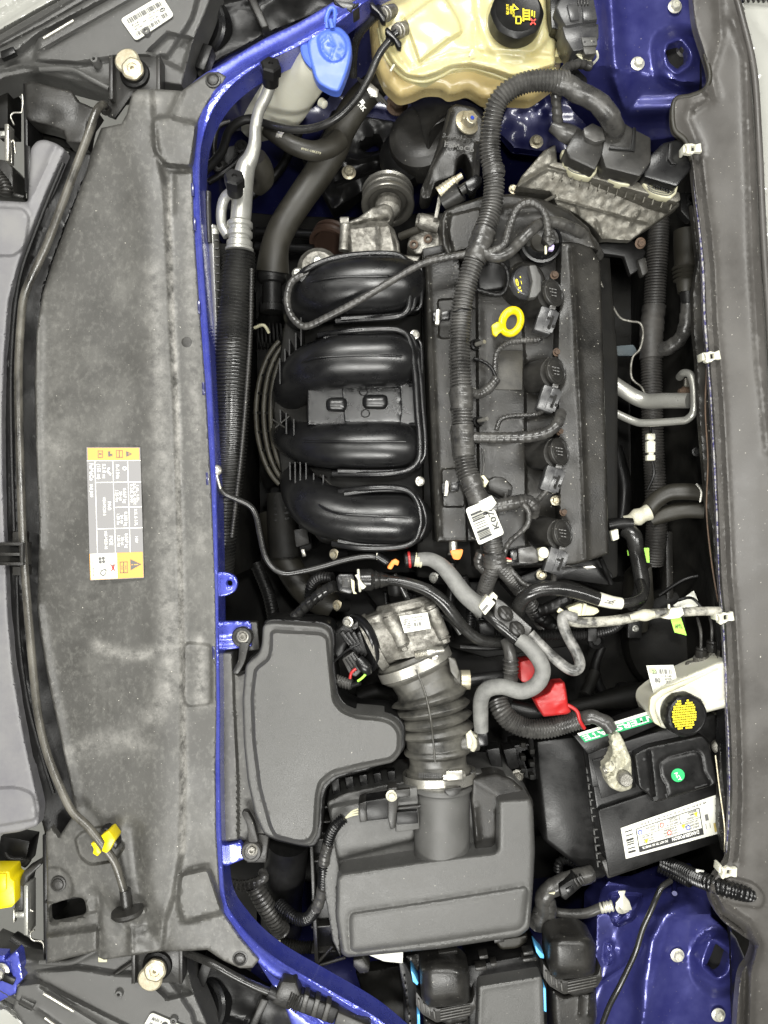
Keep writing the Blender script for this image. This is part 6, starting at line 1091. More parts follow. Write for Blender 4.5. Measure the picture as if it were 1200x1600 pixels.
t = thing("sensor_wiring_loom", 'black corrugated sensor loom curling down left of the air filter box', 'wiring loom', 510, 1370, -.1)
tube("sleeve", [(538, 1278, -.045), (525, 1290, -.045), (515, 1308, -.05), (509, 1335, -.055)], 8, 'gloss', t, corr=(4.6, 2.4), n=14)
wind([(513, 1320, -.045), (508, 1335, -.045), (506, 1350, -.05)], 8.8, m='tape', par=t, pitch=8); tube("sleeve", [(506, 1345, -.055), (505, 1370, -.06), (504, 1390, -.065)], 8, 'gloss', t, corr=(4.6, 2.4), n=14)
wind([(504, 1388, -.06), (500, 1405, -.065), (494, 1420, -.07)], 9, m='tape', par=t, pitch=16); tube("sleeve", [(494, 1418, -.07), (482, 1434, -.08), (466, 1436, -.09), (450, 1426, -.10), (436, 1412, -.12)], 9, 'gloss', t, corr=(5, 2.4), n=14)
t = thing("headlamp_wiring_loom", 'taped and ribbed wiring under the lower rail corner beside the inlet duct', 'wiring loom', 410, 1400, -.2)
wind([(352, 1378, -.14), (375, 1384, -.13), (398, 1380, -.12), (412, 1372, -.12), (412, 1362, -.13)], 8, m='tape', par=t, pitch=9); tube("sleeve", [(398, 1384, -.13), (412, 1410, -.13), (428, 1435, -.14), (440, 1455, -.16)], 14, 'loom', t, corr=(7, 2.2), n=18)
tube("sleeve", [(430, 1470, -.18), (470, 1480, -.19), (510, 1478, -.2)], 9, 'deep', t, corr=(5, 2), n=14); tube("pale_lead", [(436, 1470, -.12), (438, 1485, -.12)], 2.5, 'cream', t, n=8)
tag(tube("inlet_duct", [(450, 1310, -.12), (445, 1360, -.16), (440, 1410, -.24), (440, 1450, -.30)], [34, 33, 32, 32], 'black', None, n=30), 'smooth black inlet duct dropping below the T-shaped cover', 'duct')

# ================================================================ hoses across the middle
t = thing("sleeved_heater_hose", 'pale grey sleeved hose from a red-ringed joint to the centre clip', 'hose', 720, 910, -.06)
tube("sleeve", [(655, 874, -.06), (672, 874, -.055), (690, 884, -.05), (706, 902, -.045), (724, 926, -.04), (744, 944, -.035), (758, 954, -.03)], [10.5, 11, 12, 13, 13.5, 14, 14], 'ghose', t, n=24)
lathe("joint_neck", (645, 874, -.06), (-.98, -.1, 0), [(9, -12), (11, -6), (12, 0), (12, 12), (10, 14)], 'black', t, 22); lathe("joint_ring", (642, 874, -.06), (-.98, -.1, 0), [(12, 0), (14, 1), (14, 4), (12, 5)], 'red', t, 26); tube("hose_end", [(648, 874, -.06), (660, 876, -.06)], 11, 'cream', t, n=18, sm_=False, corr=(5, 1.2))
t = thing("cream_hose_clamp", 'cream plastic spring clamp on the pale sleeved hose', 'clamp', 765, 945, -.02)
prism("clamp_band", [(748, 948), (762, 930), (775, 942), (758, 962)], -.006, .025, 'white', t, .002); prism("clamp_ear", [(764, 932), (771, 925), (778, 932), (776, 938), (771, 934), (768, 938)], .0, .012, 'white', t, .0015); box("clamp_slot", 758, 950, -.0055, 4, 12, .001, 'dink', t, rot=40, bev=0)
t = thing("hose_guide", 'grey double hose guide with two oval windows crossing the hose bundle', 'guide', 800, 975, -.03)
prism("guide_body", fillet([(775, 934), (786, 940), (832, 982), (824, 1000), (806, 996), (772, 962)], 4), -.012, .02, 'loom', t, .003)
for x, y in ((790, 959), (808, 983)): relief("oval_window", [(x + 11 * math.cos(a) * .75 - 14 * math.sin(a) * .66, y + 11 * math.cos(a) * .66 * -1 + 14 * math.sin(a) * -.75) for a in np.linspace(0, 6.28, 20, endpoint=False)], -.004, 'dusty', t, [('line', [(x - 8, y - 10), (x + 8, y + 8)], .003, 3)], step=3, edge=(6, .006), thick=.008)
tag(tube("crossing_hose", [(758, 955, -.035), (776, 972, -.02), (800, 992, -.02), (824, 1008, -.015)], 9, 'hose', None, n=16), 'short dark hose between the cream clamp and the pale curved hose', 'hose')
tag(tube("curved_hose", [(810, 998, -.01), (826, 1010, -.005), (842, 1030, -.0), (848, 1050, -.0), (838, 1070, -.0), (815, 1080, -.005), (785, 1073, -.01), (762, 1077, -.02), (752, 1092, -.03), (751, 1115, -.04), (752, 1142, -.045)], [11, 12, 12.5, 12.5, 12.5, 12.5, 12.5, 12.5, 12, 12, 11], 'ghose', None, n=26, step=.003), 'pale grey sleeved hose looping in an S down to the intake boot', 'hose')
t = thing("hose_connector", 'short black hose connector at the lower end of the pale S-shaped hose', 'connector', 755, 1155, -.06); prism("connector_body", [(745, 1142), (762, 1142), (764, 1166), (748, 1168)], -.036, .03, 'gloss', t, .004)
tag(tube("vacuum_hose", [(828, 990, -.015), (845, 1008, -.01), (868, 1030, -.005), (890, 1046, -.0), (902, 1046, -.0), (906, 1036, -.0), (900, 1018, -.005), (886, 992, -.015), (879, 972, -.02), (882, 962, -.025), (900, 966, -.025)], 8.5, 'hose2', None, n=22, step=.0025) if False else tube("vacuum_hose", [(828, 990, -.015), (845, 1008, -.01), (868, 1030, -.005), (890, 1046, -.0), (902, 1046, -.0), (906, 1036, -.0), (900, 1018, -.005), (886, 992, -.015), (879, 972, -.02), (882, 962, -.025), (900, 966, -.025)], 8.5, mat('dusty_grey_hose', (.04, .04, .038), (.26, .255, .24), .6, .42, scale=40, bump=.15, contrast=.12), None, n=22, step=.0025), 'dusty dark hose making a sharp hairpin bend right of the hose guide', 'hose')
tag(tube("arched_hose", [(808, 968, -.05), (812, 945, -.03), (825, 930, -.015), (845, 921, -.01), (872, 920, -.01), (900, 925, -.015), (928, 934, -.02), (940, 938, -.02)], [11, 11.5, 11.5, 11.5, 11.5, 11, 10.5, 10], 'hose', None, n=24), 'black hose arching right below the valve cover to a white tip', 'hose')
t = thing("white_hose_tip", 'white label sleeve with faint marks on the arched black hose end', 'sleeve', 955, 940, -.03)
tube("sleeve", [(936, 936, -.02), (955, 941, -.02), (971, 943, -.022)], [11, 10, 9], 'white', t, n=20, sm_=False); tube("hose_tail", [(970, 943, -.022), (990, 940, -.03), (1004, 930, -.05), (1000, 910, -.09)], 8, 'hose', t, n=14)
for a, b in (((948, 938), (960, 942)), ((950, 942), (962, 938)), ((944, 941), (958, 944))): tube("scribble", [(a[0], a[1], -.0092), (b[0], b[1], -.0092)], .7, 'dink', t, n=5)
t = thing("white_green_connector", 'cream two-step connector above the dusty grey pipe', 'connector', 910, 953, -.04)
prism("shell", [(886, 950), (906, 942), (934, 950), (938, 956), (928, 962), (894, 964)], -.028, .02, 'cream', t, .003); prism("collar", [(912, 942), (918, 944), (914, 962), (908, 962)], -.024, .02, 'cream', t, .002); prism("dark_end", [(876, 958), (888, 950), (894, 964), (884, 966)], -.03, .02, 'black', t, .002); box("yellow_bit", 876, 955, -.026, 9, 8, .006, 'cream', t, rot=30)
tag(tube("grey_pipe", [(884, 968, -.03), (900, 972, -.028), (930, 972, -.026), (965, 969, -.024), (1000, 962, -.02), (1030, 958, -.015), (1060, 957, -.01), (1090, 955, -.006), (1126, 955, .0)], [7.5, 8, 8, 8, 8, 7.5, 7, 7, 7], mat('stained_grey_pipe', (.05, .048, .042), (.34, .33, .28), .7, .5, scale=45, bump=.6, contrast=.08, bscale=250), None, n=18, step=.003), 'stained grey pipe running right to the lower cowl clip', 'pipe')
tube("foil_patch", [(985, 965, -.012), (1000, 962, -.010), (1022, 960, -.01)], [6, 8, 6], 'grease', None, wob=4, n=12); tag(bpy.data.objects["foil_patch"], 'crumpled pale tape patch on the stained grey pipe', 'tape')
t = thing("pipe_saddle", 'white plastic saddle holding the stained pipe, left of the cowl edge', 'clip', 1055, 960, -.02)
prism("saddle", [(1048, 951), (1066, 948), (1070, 960), (1062, 966), (1046, 968), (1034, 966), (1046, 960)], .004, .012, 'white', t, .002); box("post", 1046, 948, .004, 3, 8, .006, 'white', t)
t = thing("paper_tag", 'white folded paper tag under the stained pipe near the bulkhead', 'tag', 1075, 940, -.1)
prism("tag_card", [(1052, 946), (1084, 923), (1094, 946), (1062, 954)], -.10, .001, 'paper', t, 0); tube("tag_wire", [(1060, 938, -.09), (1080, 934, -.09), (1096, 948, -.09)], 2.5, 'black', t, n=6)
t = thing("green_tag", 'bright lime green paper tag hanging below the white pipe saddle', 'tag', 1060, 975, -.1)
prism("tag_card", [(1048, 968), (1064, 965), (1073, 993), (1054, 988)], -.07, .001, 'lime', t, 0)
q = [(1054, 972, -.069), (1068, 972, -.069), (1070, 984, -.069), (1055, 984, -.069)]; text(q, [("APTL", .0, .8, .5, .8)], 'ink', t, .001)
tag(tube("vapour_line", [(598, 906, -.06), (615, 907, -.055), (640, 912, -.05), (668, 922, -.045), (690, 938, -.045), (706, 958, -.05), (724, 980, -.06), (750, 1000, -.07), (785, 1004, -.08)], [8, 8, 9, 9.5, 10, 10, 9, 9, 9], 'hose', None, n=22), 'glossy black hose sweeping over the throttle body to the right', 'hose')
tag(tube("second_line", [(615, 898, -.06), (628, 918, -.065), (640, 940, -.07), (655, 952, -.075), (690, 962, -.08), (706, 970, -.07), (720, 990, -.07)], 5, 'hose', None, n=14), 'thin black hose passing under the glossy one above the throttle body', 'hose')
t = thing("purge_coupling", 'ribbed black rubber coupling with a scuffed white ring left of the throttle body', 'coupling', 580, 907, -.07)
lathe("coupling_body", (561, 906, -.06), (1, 0, .03), [(14, -4), (17, 0), (18, 4), (18, 20), (16, 23), (14, 25), (15.5, 27), (13.5, 32), (12, 34), (13.5, 36), (11, 42), (10, 46), (8, 50)], 'hose', t, 28); tube("scuffed_ring", [(561 + 1.5 * math.cos(a), 906 + 18 * math.cos(a), -.06 + .0185 * math.sin(a)) for a in np.linspace(.3, 2.6, 16)], 2.2, 'white', t, n=8)
tube("ring_scrap", [(558, 898, -.042), (562, 908, -.040), (568, 918, -.043)], [4, 3, 4], 'white', t, n=8, wob=2)
t = thing("purge_plug", 'black square plug with a pale yellow lock beside the scuffed coupling', 'plug', 540, 910, -.07)
prism("plug_body", [(524, 902), (530, 897), (553, 897), (558, 920), (548, 930), (528, 924)], -.045, .035, 'gloss', t, .004); prism("plug_window", [(534, 902), (547, 902), (547, 918), (534, 918)], -.043, .003, 'dusty', t, .001); box("window_slot", 541, 910, -.0425, 5, 10, .002, 'ink', t, bev=0); prism("pale_lock", [(548, 904), (554, 908), (554, 924), (558, 928), (552, 928), (549, 918)], -.042, .006, 'lock', t, .001) if 'lock' in M else prism("pale_lock", [(548, 904), (554, 908), (554, 924), (558, 928), (552, 928), (549, 918)], -.040, .006, 'cream', t, .001)
wind([(524, 915, -.06), (505, 925, -.07), (480, 945, -.08), (460, 965, -.09)], 9, m='hose', par=t, pitch=12); tube("sleeve", [(520, 903, -.08), (500, 903, -.09), (487, 915, -.10), (484, 940, -.11)], 8.5, 'black', t, corr=(5, 2), n=14)
tag(tube("washer_line", [(344, 763, -.02), (352, 772, -.02), (370, 780, -.025), (390, 790, -.03), (400, 806, -.035), (406, 835, -.04), (414, 868, -.045), (428, 888, -.05), (445, 896, -.05), (470, 893, -.05), (500, 886, -.05), (535, 876, -.05), (565, 870, -.05), (585, 870, -.05), (600, 876, -.055), (614, 884, -.06)], 4.6, 'hose', None, n=14), 'thin black line running from the blue rail to the orange tab', 'hose')
t = thing("line_anchor", 'small chrome screw head where the thin black line meets the blue rail', 'screw', 339, 734, -.03); lathe("screw_head", (339, 735, -.02), (0, 0, 1), [(8, 0), (9, 3), (8, 6), (5, 8), (3, 8), (2.6, 6)], 'steel', t, 20); tube("hook", [(339, 742, -.015), (341, 752, -.015), (345, 764, -.018)], 2.6, 'steel', t, n=8)
t = thing("orange_tab", 'small orange retaining tab at the end of the thin black line', 'clip', 617, 880, -.06); prism("tab", [(605, 886), (612, 876), (618, 873), (624, 877), (622, 884), (616, 882), (612, 890), (606, 889)], -.045, .012, 'orange', t, .0015); tube("joint", [(588, 868, -.05), (604, 878, -.052)], 6.5, 'gloss', t, n=12, sm_=False); tube("joint_line", [(589, 864, -.046), (589, 874, -.046)], 1, 'white', t, n=5)
t = thing("orange_plug", 'orange plug cap with a steel neck below the left valve cover ledge', 'plug', 711, 865, -.08); lathe("steel_neck", (708, 856, -.07), (0, -1, .1), [(7, -10), (7, 8), (9, 9), (9, 12)], 'steel', t, 20); prism("cap", fillet([(703, 860), (724, 858), (722, 868), (718, 875), (708, 874), (706, 868)], 3), -.056, .016, 'orange', t, .002)
for i, (x, y) in enumerate(((523, 866), (528, 946), (679, 903), (749, 958), (846, 897))):
    t = thing("engine_bolt", ['zinc bolt head above the thin black line', 'zinc bolt head just above the throttle motor', 'dull bolt head between the glossy and pale hoses', 'small bolt left of the hose guide', 'zinc flange bolt below the lowest coil'][i], 'bolt', x, y, -.12, 'bolt heads below the intake and valve cover')
    hexbolt((x, y, -.115 if i != 4 else -.075), (-.5, -.1, 1), 6.2, 'zinc' if i in (0, 1) else 'pipe', t, 'bolt_head'); tube("bolt_spacer", [(x + 14, y + 1, -.13 if i != 4 else -.09), (x, y, -.115 if i != 4 else -.075)], 9, 'black', t, n=16, sm_=False)
t = thing("lower_branch_looms", 'dark ribbed sleeves crossing below the valve cover towards the bulkhead', 'wiring loom', 850, 985, -.1)
tube("sleeve", [(740, 990, -.12), (790, 992, -.11), (860, 992, -.10), (920, 990, -.10), (955, 982, -.11), (970, 970, -.12)], 8.5, 'black', t, corr=(4.6, 1.8), n=14); box("sleeve_clip", 926, 992, -.085, 15, 22, .02, 'black', t, bev=.003)
wind([(790, 905, -.08), (815, 930, -.10), (840, 958, -.12), (865, 980, -.13)], 12, m='black', par=t, pitch=12); wind([(845, 955, -.09), (870, 945, -.08), (890, 935, -.08)], 10, m='black', par=t, pitch=12)
tube("standing_hose", [(792, 1000, -.06), (797, 1020, -.05), (798, 1045, -.05), (798, 1062, -.06)], [10, 10, 11, 11], 'loom', t, n=20); tube("hose_crimp", [(798, 1030, -.05), (798, 1050, -.052)], 12, 'loom', t, corr=(7, 2), n=18, sm_=False)
tube("sleeve", [(724, 900, -.11), (735, 950, -.12), (732, 990, -.13)], 7, 'black', t, corr=(4.6, 1.8), n=12)
t = thing("black_relay_plug", 'small black cube plug right of the throttle label', 'plug', 757, 983, -.1); prism("plug", [(748, 974), (772, 972), (774, 994), (750, 996)], -.08, .04, 'black', t, .003)
for k, (pts, r) in enumerate((([(620, 925, -.09), (618, 905, -.08)], 14), ([(705, 880, -.1), (706, 920, -.1), (700, 960, -.11)], 7), ([(720, 1010, -.12), (760, 1012, -.11), (790, 1010, -.11)], 5))):
    tag(tube("dark_stub", pts, r, 'black', None, n=16), ['short fat black pipe stub above the throttle body', 'dark pipe dropping below the orange plug', 'thin dark pipe right of the upper boot clamp'][k], 'pipe')
t = thing("end_cover_bracket", 'black bracket edge beneath the lower end of the valve cover', 'bracket', 900, 900, -.15)
prism("bracket_plate", [(850, 886), (935, 872), (960, 900), (952, 915), (880, 905), (800, 925), (800, 905)], -.12, .03, 'black', t, .004); tube("edge_line", [(872, 892, -.10), (885, 884, -.09), (902, 888, -.1)], 1.3, 'loom', t, n=6); prism("shiny_chip", [(911, 886), (926, 883), (932, 887), (918, 890)], -.09, .002, 'steel', t, .0005); tube("strut", [(938, 872, -.10), (955, 912, -.12)], 4, 'black', t, n=8)

# ================================================================ battery side
t = thing("red_terminal_cover", 'red plastic positive terminal cover folded over thick black cables', 'terminal cover', 870, 1095, -.08)
relief("cover_flap", fillet([(833, 1091), (857, 1081), (866, 1066), (882, 1065), (885, 1080), (888, 1102), (893, 1112), (886, 1116), (849, 1120), (844, 1112)], 3), -.036, 'red', t, [('line', [(842, 1104), (884, 1092)], .006, 14), ('noise', .002, 12)], step=3, edge=(4, .006), thick=.03)
tube("strap", [(882, 1100, -.04), (892, 1104, -.038), (902, 1112, -.038), (906, 1126, -.04), (913, 1138, -.045)], 3, 'red', t, n=10)
prism("rear_cover", [(812, 1034), (828, 1030), (836, 1040), (838, 1062), (826, 1068), (814, 1066)], -.10, .04, 'red', t, .004); lathe("rear_stud", (817, 1060, -.09), (0, 0, 1), [(5, 0), (5, 6)], 'redl', t, 12) if 'redl' in M else None
t = thing("battery_cable", 'thick ribbed black battery cable curving in front of the battery', 'cable', 840, 1130, -.08)
tube("sleeve", [(778, 1095, -.10), (785, 1112, -.09), (800, 1128, -.085), (825, 1138, -.08), (855, 1138, -.075), (885, 1130, -.07), (905, 1124, -.065)], [16, 16, 16, 15, 15, 15, 15], 'loom', t, corr=(5, 1.8), n=20)
wind([(905, 1124, -.06), (925, 1120, -.05), (945, 1128, -.045), (955, 1140, -.045)], 11, m='tape', par=t, pitch=22); tube("lower_cable", [(800, 1105, -.12), (830, 1112, -.11), (850, 1110, -.11)], 13, 'black', t, n=16); tube("tie", [(829, 1150, -.1), (832, 1180, -.14)], 4, 'black', t, n=8)

t = thing("battery", 'black car battery with a white hazard label strip and green vent dot', 'battery', 1020, 1250, -.28)
bz = -.075
prism("case", [(920, 1182), (1125, 1120), (1150, 1300), (948, 1372)], bz - .006, .19, 'black', t, .004, taper=.02)
prism("top_front", [(934, 1266), (1132, 1200), (1142, 1290), (1140, 1312), (952, 1372)], bz + .004, .03, 'black', t, .004)
prism("front_lip", [(940, 1345), (1140, 1280), (1142, 1308), (950, 1374)], bz + .001, .04, 'panel2d', t, .003) if 'panel2d' in M else prism("front_lip", [(940, 1345), (1140, 1280), (1142, 1308), (950, 1374)], bz + .001, .05, 'dusty', t, .003)
prism("top_rear", [(918, 1176), (1118, 1116), (1126, 1170), (926, 1232)], bz + .002, .03, 'black', t, .003)
prism("terminal_well", [(926, 1188), (988, 1172), (994, 1230), (940, 1248)], bz + .0055, .004, 'black', t, .001)
relief("vent_cover", fillet([(990, 1178), (1015, 1166), (1098, 1148), (1108, 1160), (1122, 1225), (1022, 1254), (1012, 1240), (998, 1232)], 6), bz + .022, 'black', t, [('loop', fillet([(1030, 1192), (1045, 1182), (1086, 1172), (1096, 1180), (1100, 1206), (1112, 1226), (1044, 1246), (1040, 1226), (1032, 1214)], 5), -.0025, 2.4), ('line', [(1014, 1176), (1022, 1250)], -.006, 2.6)], step=3.5, edge=(3, .005), thick=.03)
prism("vent_notch", [(1020, 1246), (1042, 1240), (1043, 1246), (1022, 1252)], bz + .0215, .002, 'ink', t, 0); prism("vent_notch", [(1085, 1229), (1104, 1222), (1105, 1226), (1086, 1232)], bz + .0215, .002, 'ink', t, 0)
lathe("green_dot", (1060, 1211, bz + .0212), (0, 0, 1), [(10.5, 0), (10.5, 1.0), (10, 1.3)], 'greenl', t, 30) if 'greenl' in M else lathe("green_dot", (1059, 1211, bz + .0212), (0, 0, 1), [(11, 0), (11, 1.0), (10.6, 1.4)], flatmat('green_dot', (.02, .42, .12), .5), t, 30)
q = [(1066, 1218, bz + .0228), (1056, 1203, bz + .0228), (1052, 1207, bz + .0228), (1061, 1221, bz + .0228)]; text(q, [("Y2A", .0, .9, .9, .9)], 'winkm', t, .0006)
for x, y in ((1006, 1186), (1012, 1233)): lathe("pin_hole", (x, y, bz + .0215), (0, 0, 1), [(2.6, 0), (2.4, .8)], 'ink', t, 12)
lq = [(1131, 1228, bz + .005), (968, 1284, bz + .005), (975, 1342, bz + .005), (1133, 1292, bz + .005)]
# print is upside down in view: its top edge faces the bottom of the bay
lq = [(1146, 1296, bz + .0048), (978, 1342, bz + .0048), (970, 1294, bz + .0048), (1136, 1236, bz + .0048)]
plate("hazard_label", lq, 'paper', t, .0006, rnd=.06); bars(lq, 'ink', t, barcode(.90, .14, .97, .88, 7, True, 5), .0012)
frame_print(lq, 'ink', t, [(.27, .10, .87, .82)], .008, .0012, 'hazard_frame'); bars(lq, 'ink', t, [(.27, .08, .87, .26), (.27, .55, .87, .56), (.46, .56, .465, .80), (.66, .56, .665, .80)], .0014, 'hazard_band')
text(lq, [("DANGER/POISON", .31, .235, .10, .25), ("DO NOT TIP. NO INVERTIR.", .60, .22, .07, .24)], 'winkm', t, .0019)
text(lq, [("SHIELD EYES.", .30, .36, .05, .11), ("EXPLOSIVE GASES", .30, .44, .05, .13), ("CAN CAUSE BLINDNESS", .30, .52, .05, .15), ("SULFURIC ACID", .50, .36, .05, .12), ("CAN CAUSE BLINDNESS", .50, .44, .05, .13), ("OR SEVERE BURNS", .50, .52, .05, .12), ("FLUSH EYES", .72, .36, .05, .1), ("WITH WATER", .72, .44, .05, .1), ("GET HELP FAST", .72, .52, .05, .11), ("NO SPARKS", .30, .64, .05, .10), ("FLAMES", .30, .72, .05, .07), ("SMOKING", .30, .79, .05, .08), ("KEEP OUT OF", .48, .64, .05, .11), ("REACH OF", .48, .72, .05, .08), ("CHILDREN", .48, .79, .05, .08), ("ACID", .69, .66, .05, .05), ("PROTECTION", .69, .75, .05, .09), ("W A R N I N G   C O N T A I N S   L E A D", .20, .92, .05, .62), ("INTERSTATE", .03, .56, .05, .11), ("MTP-96R", .03, .66, .05, .08), ("RECYCLE Pb", .03, .75, .05, .10), ("590 CCA", .03, .84, .05, .08), ("ACIDE 12V", .03, .93, .05, .09)], 'dink', t, .0016)
bars(lq, 'gold', t, [(.0, .06, .17, .30)], .0013, 'gold_band'); text(lq, [("48-MONTH", .03, .24, .11, .11)], 'winkm', t, .0018)
for u, v, m in ((.31, .66, 'oranl'), (.44, .44, 'yink'), (.79, .34, 'yink')): poly_print(lq, 'yink', t, [[(u - .018, v + .06), (u, v - .06), (u + .018, v + .06)]], .0020, 'hazard_symbol')
for u, v, m in ((.575, .40, 'redink'), (.63, .68, 'redink'), (.835, .68, 'blink'), (.40, .38, 'blink')):
    poly_print(lq, m, t, [[(u + .02 * math.cos(k * math.pi / 7), v + .07 * math.sin(k * math.pi / 7)) for k in range(14)]], .0020, 'hazard_symbol'); poly_print(lq, 'paper', t, [[(u + .013 * math.cos(k * math.pi / 7), v + .045 * math.sin(k * math.pi / 7)) for k in range(14)]], .0024, 'hazard_symbol')
bars(lq, 'dink', t, [(.205, .42, .235, .58), (.20, .20, .204, .34), (.236, .20, .24, .34)], .0016, 'code_patch')
gq = [(1030, 1108, bz + .006), (905, 1146, bz + .006), (918, 1158, bz + .006), (1034, 1122, bz + .006)]
gq = [(1034, 1124, bz + .012), (914, 1160, bz + .012), (902, 1146, bz + .012), (1030, 1106, bz + .012)]
prism("rear_ledge", [(896, 1150), (1034, 1102), (1060, 1120), (920, 1180)], bz + .010, .03, 'black', t, .003)
plate("brand_strip", gq, 'green', t, .0008, uv=(0, 0, 1, .72)); plate("brand_strip", gq, 'paper', t, .0008, uv=(0, .72, 1, 1)); text(gq, [("INTERSTATE", .02, .62, .50, .96)], 'winkm', t, .0014)
for i in range(13):
    if i == 7: continue
    y = 1200 + i * 12.5 - (0 if i < 7 else 4); x = 917 + i * 1.4; prism("side_rib", [(x - 1, y), (x + 7, y - 1), (x + 7, y + 1), (x - 1, y + 2)], bz - .02, .004, 'cover', t, .0003); prism("side_rib", [(x - 1, y), (x + 1, y), (x + 2, y + 9), (x, y + 9)], bz - .02, .004, 'cover', t, .0003)
t = thing("battery_tray", 'black plastic battery tray wall left of the battery', 'battery tray', 880, 1260, -.3)
prism("tray_wall", [(838, 1158), (905, 1150), (925, 1180), (950, 1372), (930, 1378), (850, 1315)], -.12, .16, 'black', t, .008)
for i in range(6): box("tray_slot", 818 + (i % 2) * 14, 1165 + i * 10, -.12, 8, 8, .02, 'deep', t)
prism("side_clutter", [(800, 1165), (835, 1160), (840, 1220), (806, 1215)], -.14, .06, 'black', t, .004); hexbolt((808, 1212, -.13), (0, 0, 1), 7, 'alu', t)
for i in range(3): prism("fin_plate", [(760 + i * 26, 1172), (780 + i * 26, 1168), (786 + i * 26, 1200), (770 + i * 26, 1204)], -.12 - .01 * i, .04, 'black', t, .002)
t = thing("battery_terminal", 'negative battery clamp crusted in white grease on the battery top', 'terminal', 965, 1200, -.05)
relief("grease_lump", fillet([(953, 1146), (966, 1142), (976, 1160), (980, 1172), (986, 1184), (988, 1232), (970, 1238), (952, 1230), (944, 1212), (942, 1198), (950, 1190), (956, 1172)], 6), -.045, 'grease', t, [('noise', .012, 11), ('noise', .006, 5), ('bell', (965, 1200), (20, 30), .010)], step=2.6, edge=(5, .010), thick=.03)
lathe("post", (974, 1214, -.036), (0, 0, 1), [(12, 0), (12, 10), (11, 14), (9.5, 16)], 'alu', t, 28); tube("lug_bolt", [(944, 1204, -.035), (960, 1194, -.03)], 6, 'steel', t, corr=(3, 1), n=12); hexbolt((954, 1198, -.03), (-.6, .5, .4), 6, 'grease', t)

# brake fluid reservoir
t = thing("brake_reservoir", 'cream brake fluid reservoir with a black cap printed in yellow', 'brake reservoir', 1065, 1100, -.12)
relief("tank", fillet([(1011, 1104), (1013, 1090), (1030, 1076), (1060, 1060), (1120, 1034), (1140, 1030), (1140, 1104), (1100, 1114), (1050, 1138), (1034, 1138), (1020, 1126)], 7), -.03, 'white', t, [('loop', fillet([(1020, 1104), (1022, 1094), (1036, 1082), (1064, 1068), (1120, 1045), (1134, 1045), (1134, 1094), (1098, 1104), (1050, 1128), (1038, 1130), (1026, 1120)], 6), -.003, 3), ('slope', (1020, 1110), (1130, 1060), 0, .008)], step=4, edge=(6, .012), thick=.07)
relief("tank_lip", fillet([(1014, 1110), (1016, 1090), (1032, 1078), (1124, 1040), (1122, 1048), (1036, 1086), (1024, 1098), (1024, 1112), (1034, 1136), (1022, 1130)], 4), -.024, 'cream', t, [], step=4, edge=(2, .002), thick=.006)
lathe("cap_skirt", (1062, 1112, -.03), (.12, -.02, 1), [(33, 0), (34, 4), (34, 20), (32, 24), (29, 26), (28, 25), (1, 25.5)], 'black', t, 60, mod=lambda a, h: 1 + (.025 * math.cos(10 * a) if 3 < h < 24 else 0))
rg = random.Random(4); q = [(1088, 1090, .0), (1088, 1142, .0), (1044, 1142, .0), (1044, 1090, .0)]
cq = [(1048, 1094, -.002), (1088, 1090, -.004), (1090, 1138, -.004), (1050, 1142, -.002)]
rows = []
for i in range(12):
    v = .04 + i * .08; half = .48 * math.sqrt(max(0, 1 - ((v - .5) / .54) ** 2)); u = .5 - half + (0.03 if i % 2 else 0)
    while u < .5 + half - .04:
        w_ = rg.choice((.05, .08, .12)); rows.append((u, v, min(u + w_, .5 + half), v + .055)); u += w_ + .018
bars(cq, 'yink', t, [r for r in rows if not (.40 < r[0] < .5 and (r[1] < .18 or r[1] > .82))], .0017, 'cap_print'); 
q = [(1010, 1040, -.045), (1052, 1039, -.045), (1060, 1068, -.045), (1022, 1088, -.045)]
plate("id_label", q, 'paper', t, .001, rnd=.06)
lq = [(1016, 1043, -.044), (1052, 1043, -.044), (1056, 1070, -.044), (1020, 1070, -.044)]
bars(lq, 'dink', t, barcode(.36, .10, .92, .38, 12), .0012); text(lq, [("20", .05, .38, .26, .22), ("80", .12, .86, .26, .24), ("13-18-14A", .38, .55, .12, .5), ("21212", .55, .72, .13, .3), ("K01", .62, .90, .13, .2)], 'dink', t, .0013)
plate("green_smudge", [(1014, 1044, -.044), (1024, 1044, -.044), (1025, 1052, -.044), (1015, 1052, -.044)], flatmat('pale_green_stamp', (.45, .6, .25)), t, .0008)
t = thing("master_cylinder", 'grey-white cast master cylinder ports with two brake pipe nuts', 'brake cylinder', 1090, 1030, -.12)
lathe("port", (1076, 1050, -.11), (-.1, .2, 1), [(14, 0), (14, 30), (12, 34), (9, 35)], 'pcml', t, 22) if 'pcml' in M else lathe("port", (1078, 1046, -.10), (-.1, .2, 1), [(15, 0), (15, 22), (12, 26), (8, 27)], 'alu', t, 22)
lathe("port_barrel", (1096, 1048, -.08), (0, 1, .1), [(14, 0), (14, 22), (11, 26)], 'alu', t, 24); lathe("port_barrel", (1114, 1036, -.09), (0, 1, .1), [(12, 0), (12, 20), (9, 22)], 'alu', t, 24)
for x, y in ((1095, 1018), (1112, 1008)):
    lathe("pipe_nut", (x, y + 6, -.075), (0, 1, .1), [(9, -4), (9, 8), (7, 10), (9, 11), (8, 14)], 'dusty', t, 20, mod=lambda a, h: 1 + .05 * math.cos(6 * a)); tube("brake_line", [(x, y - 4, -.07), (x, y - 30, -.08), (x - 5, y - 52, -.11)], 2.4, 'loom', t, n=8)
tube("lever_casting", [(1112, 1120, -.10), (1118, 1140, -.11), (1114, 1165, -.13)], [11, 10, 8], 'alu', t, n=14); lathe("white_knob", (1120, 1165, -.07), (-.1, 0, 1), [(10, 0), (11, 10), (9, 14), (6, 16)], 'alu', t, 18)

